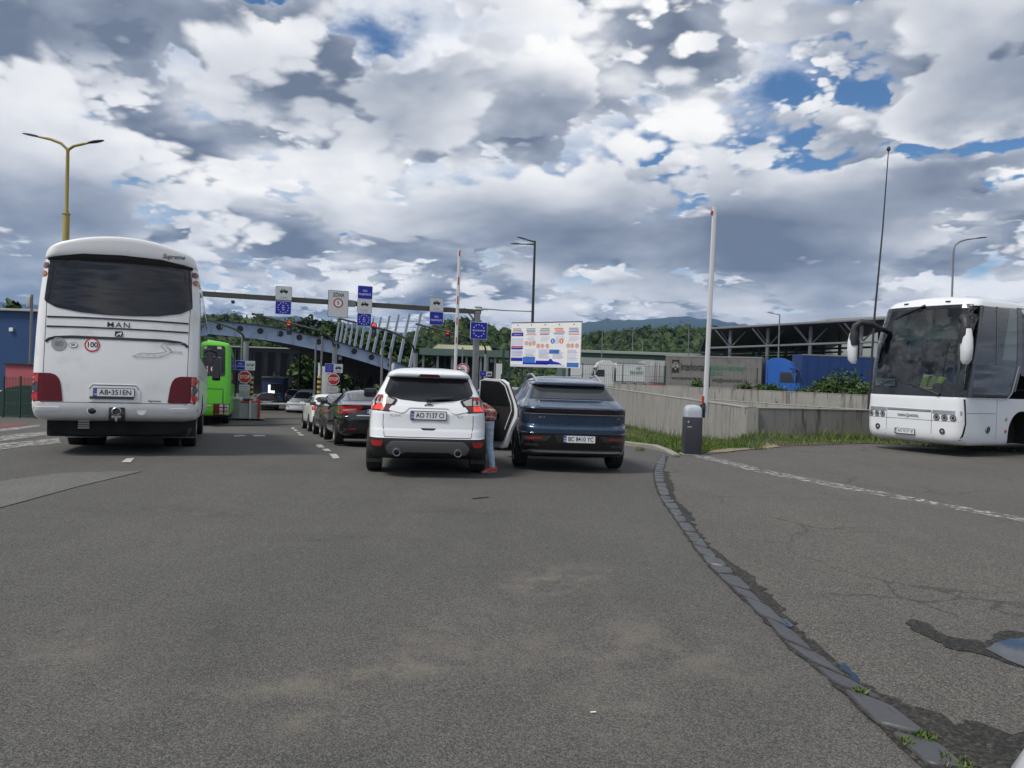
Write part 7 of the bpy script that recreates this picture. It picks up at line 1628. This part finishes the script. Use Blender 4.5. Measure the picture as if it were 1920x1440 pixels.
# ---------------------------------------------------------------- depot buildings
b_ = F(1085, 138, 0); t = thing('depot_building', 'long low green depot building with a pale roof edge behind the lorries', 'building', b_); L = at(1420, 700, 138).x - b_.x + 20; h = at(1130, 662, 138).z
q = MB(); q.box((L / 2 - 3, 8, h / 2), (L, 16, h), 'depot_green'); q.build('wall', t); q = MB(); q.box((L / 2 - 3, 7.8, h + .2), (L + 1, 17, .5), 'depot_light', .05); q.build('roof', t)
b_ = F(1085, 120, 0); t = thing('screen_wall', 'pale ribbed screen wall before the green depot building', 'wall', b_); L = at(1250, 700, 120).x - b_.x; h = at(1150, 672, 120).z; q = MB()
for k in range(40): q.box((L * (k + .5) / 40 - 2, 0, h / 2), (L / 40 - .04, .25 + .06 * (k % 2), h), 'depot_light')
q.build('panel', t)
def depot_canopy():
    b_ = F(785, 92, -1.6); t = thing('inspection_canopy', 'green flat-topped inspection canopy behind the white car roof', 'canopy', b_); L = at(962, 700, 92).x - b_.x; z0 = at(870, 668, 92).z - b_.z; z1 = at(870, 655, 92).z - b_.z
    q = MB(); q.box((L / 2, 6, (z0 + z1) / 2), (L, 12, z1 - z0), 'depot_green', .03); q.build('fascia', t)
    for k in range(7):
        x = L * (.04 + .92 * k / 6)
        for y in (.4, 11): q = MB(); q.box((x, y, z0 / 2), (.25, .25, z0), 'pole_grey'); q.build('column', t)
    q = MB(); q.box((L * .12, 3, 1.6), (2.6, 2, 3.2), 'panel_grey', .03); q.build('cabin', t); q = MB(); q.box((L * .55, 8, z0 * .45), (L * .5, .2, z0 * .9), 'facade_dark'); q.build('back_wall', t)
    b2 = F(805, 104, -1.6); t = thing('shed', 'shed with a pale yellow ribbed roof rising behind the green canopy', 'building', b2); L = at(922, 700, 104).x - b2.x; e = at(865, 659, 104).z - b2.z; r = at(865, 645, 104).z - b2.z; q = MB(); q.box((L / 2, 5, e / 2), (L - .6, 10, e), 'depot_green'); q.build('wall', t)
    q = MB(); q.add([(0, -.3, e), (L, -.3, e), (L * .94, 5, r), (L * .06, 5, r), (0, 10.3, e), (L, 10.3, e)], [(0, 1, 2, 3), (4, 3, 2, 5), (0, 3, 4), (1, 5, 2)], 'shed_roof')
    for k in range(22): x = L * (k + .5) / 22; q.tube([(x, -.3, e + .05), (L * .06 + (x / L) * L * .88, 5, r + .05)], .05, 'shed_roof', 4)
    q.build('roof', t)
depot_canopy()
# ---------------------------------------------------------------- left side: blue hall, pink hut
b_ = F(60, 40); t = thing('industrial_hall', 'plain dark blue hall with a pale roof edge at the left', 'building', b_); h = at(30, 583, 40).z - b_.z; rot = R(0); W = 30
q = MB(); q.box((-W / 2 + .2, 10, h / 2 + .3), (W, 20, h - .6), 'hall_blue'); q.build('wall', t); q = MB(); q.box((-W / 2 + .2, 9.95, .45), (W + .1, 20.1, .9), 'hall_plinth'); q.build('plinth', t); q = MB(); q.box((-W / 2 + .2, 9.95, h + .05), (W + .3, 20.3, .12), 'sign_grey', .02); q.build('roof_edge', t)
q = MB(); q.box((-1.1, -.06, at(17, 618, 40).z - b_.z), (.2, .1, .2), 'ink_white', .03); q.build('wall_lamp', t); q = MB(); q.box((-W / 2, -.03, 1.0), (W, .06, .12), 'sign_grey'); q.build('sill', t)
b_ = F(35, 35); t = thing('hut', 'pink rendered hut in front of the blue hall beside the white coach', 'building', b_); h = at(35, 684, 35).z - b_.z; q = MB(); q.box((.7, 1.5, h / 2), (2.6, 3, h), 'hut_pink'); q.build('wall', t); q = MB(); q.box((.7, 1.5, h + .03), (2.75, 3.15, .07), 'pole_dark'); q.build('roof', t)
mesh_fence('dark green fence with posts in front of the pink hut', [F(8, 32), F(70, 32)], at(30, 705, 32).z - gz(-20, 32), .75, .06)
b_ = F(38, 33); q = MB(); h = at(38, 722, 33).z - b_.z; q.prism([(-.9, 0), (.9, 0), (.9, h), (.2, h * 1.0), (-.5, h * .9), (-.9, h * .7)], 'screen_green', (0, 0, 0), (1, 0, 0), (0, 0, 1), .12); tag(q.build('screen', loc=b_), 'dark green windbreak screen leaning behind the fence at the pink hut', 'screen')
b_ = F(56, 36); q = MB(); z = at(56, 552, 36).z - b_.z; q.tube([(0, 0, 0), (0, 0, z)], .06, 'pole_grey', 8); q.box((-.12, 0, z - .35), (.18, .18, .5), 'sign_grey', .03); tag(q.build('pole', loc=b_), 'grey pole with a pale box rising at the left edge of the white coach', 'pole')
# ---------------------------------------------------------------- hills and trees
def ridge(name, prof, Y, depth, m, base=-3.0, rough=0.0, seed=0, n=160, kind='structure'):
    """A hill whose skyline passes the given pixels at distance Y, with a back and a front slope."""
    pts = [at(x, y, Y) for x, y in prof]; rows = []; b = MB()
    xs = [pts[0].x + (pts[-1].x - pts[0].x) * i / n for i in range(n + 1)]
    def top(x):
        for a, c in zip(pts, pts[1:]):
            if x <= c.x: f = (x - a.x) / (c.x - a.x); f2 = f * f * (3 - 2 * f); return a.z + (c.z - a.z) * (.5 * f + .5 * f2)
        return pts[-1].z
    K = 12
    for k in range(-K, K + 1):
        f = abs(k) / K; row = []
        for x in xs:
            h = top(x) - base; q = 1 - f; prof_ = q * q * (3 - 2 * q)
            z = base + h * prof_ + rough * mnoise.fractal(Vector((x * .012 + seed, k * .35, seed)), 1.0, 2.0, 5) * (prof_ if k else .25)
            row.append((x, Y + depth * k / K, z))
        rows.append(row)
    vs = [p for r in rows for p in r]; w = n + 1
    b.add(vs, [(k * w + i, k * w + i + 1, (k + 1) * w + i + 1, (k + 1) * w + i) for k in range(2 * K) for i in range(n)], m, True); o = b.build(name); tag(o, kind=kind); return top
mat('mountain', (.016, .034, .020), .95, var=.5, vscale=.0016, dirt=(.035, .048, .025), dscale=.0008)
mat('wood_floor', (.022, .045, .012), .95, var=.4, vscale=.05)
ridge('mountain', [(700, 640), (900, 632), (1090, 606), (1140, 601), (1200, 600), (1235, 597), (1262, 594), (1290, 596), (1330, 602), (1390, 612), (1500, 622), (1700, 634), (2000, 650)], 7000, 2600, 'mountain', -40, 26, 2)
ridge('mountain', [(-300, 575), (-100, 570), (0, 567), (30, 569), (60, 572), (140, 580), (300, 592), (480, 600), (520, 596.5), (548, 595), (580, 599), (640, 606), (800, 630)], 6500, 2300, 'mountain', -40, 20, 5)
HILLS = [('hill', [(360, 593), (385, 592), (440, 594), (500, 600), (560, 607), (640, 617), (720, 634), (800, 650)], 330, 120, 11), ('hill', [(640, 660), (720, 640), (780, 626), (830, 611), (868, 604), (895, 609), (930, 620), (985, 636), (1060, 650), (1150, 665)], 260, 90, 17), ('hill', [(900, 640), (1000, 638), (1090, 630), (1150, 623), (1200, 619), (1260, 617), (1330, 617), (1420, 622), (1560, 632), (1640, 640)], 420, 150, 23)]
def forest(name, prof, Y, depth, seed, count, size, up):
    top = ridge(name, [(x, y + up) for x, y in prof], Y, depth, 'wood_floor', -2.5, 1.0, seed)
    rnd = random.Random(seed); b = MB(); x0, x1 = at(prof[0][0], 700, Y).x, at(prof[-1][0], 700, Y).x
    bm = bmesh.new(); bmesh.ops.create_icosphere(bm, subdivisions=2, radius=1.0); iv = [v.co.copy() for v in bm.verts]; fi = [tuple(v.index for v in f.verts) for f in bm.faces]; bm.free()
    vs, fs = [], []
    for _ in range(count):
        x = rnd.uniform(x0, x1); k = rnd.uniform(0, 1.0) ** .8; y = Y - depth * k * .96; q = 1 - k; h = (top(x) + 2.5) * q * q * (3 - 2 * q) - 2.5
        r = size * rnd.uniform(.5, 1.2); hz = r * rnd.uniform(.85, 1.5); sd = rnd.uniform(0, 90); c = Vector((x, y, h + hz * .4)); o = len(vs)
        for v in iv:
            d = .80 * (1 + .5 * mnoise.noise(v * 1.7 + Vector((sd, 0, 0))) + .3 * mnoise.noise(v * 4.5 + Vector((0, sd, 0)))); vs.append(c + Vector((v.x * r * d, v.y * r * d, v.z * hz * d)))
        fs += [tuple(i + o for i in f) for f in fi]
        for _k in range(46):
            v = Vector((rnd.gauss(0, 1), rnd.gauss(0, 1) - .4, rnd.gauss(0, 1) + .35)).normalized(); g = .84 * (1 + .5 * mnoise.noise(v * 1.7 + Vector((sd, 0, 0)))); p = c + Vector((v.x * r, v.y * r, v.z * hz)) * g * rnd.uniform(.9, 1.22); s = r * rnd.uniform(.07, .2)
            d1 = Vector((rnd.uniform(-1, 1), rnd.uniform(-1, 1), rnd.uniform(-.7, .7))).normalized(); d2 = d1.cross(v + Vector((rnd.uniform(-.6, .6), rnd.uniform(-.6, .6), rnd.uniform(-.6, .6)))).normalized(); o = len(vs)
            vs += [p - d1 * s, p + d2 * s * .7, p + d1 * s, p - d2 * s * .7]; fs.append((o, o + 1, o + 2, o + 3))
    b.add(vs, fs, 'leaf_forest')
    tag(b.build('forest'), kind='stuff')
for (nm, prof_, Y, dp, sd), (cnt, sz, up_) in zip(HILLS, ((800, 2.8, 14), (1000, 2.4, 13), (1900, 2.9, 10))): forest(nm, prof_, Y, dp, sd, cnt, sz, up_)
def tree(label, base, h, r, m, kind, seed, trunk_h=.35, leaf=.32, n=900):
    rnd = random.Random(seed); t = thing('tree', label, 'tree', base); b = MB(); lean = Vector((rnd.uniform(-.03, .03), rnd.uniform(-.03, .03), 1)) * h
    b.tube([(0, 0, -.3), lean * .3, lean * .6, lean * .95], [h * .03, h * .024, h * .014, h * .004], 'bark', 8); tips = []
    for k in range(16):
        f = rnd.uniform(trunk_h, .92); p = lean * f; a = rnd.uniform(0, 6.28); ln = r * (1.1 - f * (.95 if kind == 'conifer' else .55)) * rnd.uniform(.6, 1); e = p + Vector((math.cos(a), math.sin(a), .25 if kind != 'conifer' else -.1)) * ln; b.tube([p, p.lerp(e, .5) + Vector((0, 0, .06 * ln)), e], [h * .009, h * .006, h * .002], 'bark', 5); tips.append(e)
    b.build('trunk', t); b = MB(); vs, fs = [], []
    cl = []
    for k in range(46):
        f = rnd.uniform(trunk_h * .8, 1.0); a = rnd.uniform(0, 6.28)
        if kind == 'conifer': rr = r * (1.02 - f) / (1 - trunk_h * .8) * rnd.uniform(.3, 1)
        else: q = (f - trunk_h * .8) / (1 - trunk_h * .8); rr = r * math.sin(math.pi * min(.97, .12 + .88 * q)) ** .7 * rnd.uniform(.25, 1)
        cl.append((lean * f + Vector((math.cos(a) * rr, math.sin(a) * rr, 0)), r * rnd.uniform(.18, .36)))
    for _ in range(n):
        c, s = rnd.choice(cl); d = Vector((rnd.gauss(0, 1), rnd.gauss(0, 1), rnd.gauss(0, .75))) * s * .55; p = c + d; L = leaf * rnd.uniform(.5, 1.1); d1 = Vector((rnd.uniform(-1, 1), rnd.uniform(-1, 1), rnd.uniform(-.7, .7) - (.4 if kind == 'conifer' else 0))).normalized() * L; d2 = d1.cross(Vector((rnd.uniform(-1, 1), rnd.uniform(-1, 1), rnd.uniform(-1, 1)))).normalized() * L * .5
        o = len(vs); vs.extend([p - d1, p + d2, p + d1, p - d2]); fs.append((o, o + 1, o + 2, o + 3))
    b.add(vs, fs, m); b.build('crown', t)
for i, (px, yt, Y, h_add, r, lb) in enumerate([(566, 602, 150, 0, 3.4, 'dark conifer, left one of the pair above the blue arch'), (579, 600, 155, 0, 3.6, 'tallest dark conifer above the blue arch'), (603, 607, 150, 0, 3.2, 'broad dark conifer right of the tallest one above the arch')]):
    p = at(px, yt, Y); tree(lb, (p.x, Y, -2), p.z + 2, r, 'leaf_conifer', 'conifer', 50 + i, .1, .75, 1500)
for i, (px, yt, Y, r, lb) in enumerate([(625, 612, 120, 4.5, 'leafy green tree behind the first slanted pylons'), (668, 628, 110, 5.0, 'bushy green tree behind the middle of the pylon row'), (712, 630, 100, 4.8, 'bushy green tree behind the last slanted pylons'), (748, 640, 95, 4.4, 'dark leafy tree right of the blue arch foot'), (778, 650, 112, 4.2, 'leafy tree at the left end of the green canopy'), (520, 640, 112, 4.5, 'green tree behind the terminal roof under the arch'), (452, 642, 120, 4.5, 'low green tree behind the green coach under the arch'), (583, 668, 96, 2.6, 'small tree under the canopy beside the dark terminal'), (33, 577, 75, 3.0, 'dark treetop above the roof edge of the blue hall')]):
    p = at(px, yt, Y); tree(lb, (p.x, Y, -2), p.z + 2, r, 'leaf_tree', 'broad', 70 + i, .12, .6, 1500)
def shrub(label, c, rx, ry, h, n, seed, leaf=.09):
    rnd = random.Random(seed); t = thing('shrub', label, 'shrub', c); b = MB()
    for k in range(14): a = rnd.uniform(0, 6.28); e = Vector((math.cos(a) * rx * .7, math.sin(a) * ry * .7, h * rnd.uniform(.6, .9))); b.tube([(e.x * .2, e.y * .2, -.1), e * .6, e], [.02, .013, .005], 'bark', 5)
    b.build('stem', t); vs, fs = [], []
    lumps = [(rnd.uniform(-.85, .85) * rx, rnd.uniform(-.8, .8) * ry, rnd.uniform(.25, .85)) for _ in range(26)]
    for _ in range(n):
        lx, ly, lz = rnd.choice(lumps); top = h * (1 - (lx / rx) ** 2 * .55); p = Vector((lx + rnd.gauss(0, .17) * rx ** .5, ly + rnd.gauss(0, .2) * ry, top * lz + rnd.gauss(0, .12) * h)); p.z = max(.02, p.z); L = leaf * rnd.uniform(.6, 1.3); d1 = Vector((rnd.uniform(-1, 1), rnd.uniform(-1, 1), rnd.uniform(-.4, .9))).normalized() * L; d2 = d1.cross(Vector((rnd.uniform(-1, 1), rnd.uniform(-1, 1), rnd.uniform(-1, 1)))).normalized() * L * .55
        o = len(vs); vs.extend([p - d1, p + d2, p + d1 * 1.1, p - d2]); fs.append((o, o + 1, o + 2, o + 3))
    b = MB(); b.add(vs, fs, 'leaf_bush'); b.build('foliage', t)
def wall2(px, back=1.3): # a spot behind the yard wall
    d = ray(px, 740)
    for i in range(600):
        Y = 25 + i * .1; x = d.x / d.y * Y
        if x >= 7.9 + back + (58 - Y) * (11.8 / 24.5): return Vector((x, Y, .25))
for i, (px, w, yt, lb) in enumerate([(1578, 42, 697, 'large leafy green shrub above the concrete wall left of the silver white coach'), (1535, 24, 715, 'lower leafy shrub joined to the left of the large one on the wall'), (1440, 44, 722, 'low spreading bush on the wall under the blue lorry cab'), (1400, 26, 719, 'small bush on the wall before the grey trailer'), (1305, 12, 712, 'weedy bush against the fence left of the tall barrier arm'), (1620, 22, 712, 'leafy bush on the wall close to the coach mirror'), (1490, 30, 728, 'low green growth along the wall top between the bushes')]):
    p = wall2(px, .5 + w * 34 / F_PX); top = at(px, yt, p.y).z; shrub(lb, p, w * p.y / F_PX, .7, top - p.z, 900 + 45 * w, 90 + i)
# ---------------------------------------------------------------- air
def haze():
    b = MB(); b.box((0, 0, 262), (19000, 19000, 620), 'underside'); o = b.build('haze'); m = bpy.data.materials.new('haze'); m.use_nodes = True; nt = m.node_tree; nt.nodes.clear()
    v = nt.nodes.new('ShaderNodeVolumePrincipled'); v.inputs['Color'].default_value = (0.28, 0.54, 1.0, 1); v.inputs['Density'].default_value = 7e-5; v.inputs['Anisotropy'].default_value = 0.2
    q = nt.nodes.new('ShaderNodeOutputMaterial'); nt.links.new(v.outputs[0], q.inputs['Volume']); o.data.materials.clear(); o.data.materials.append(m); tag(o, kind='stuff')
haze()
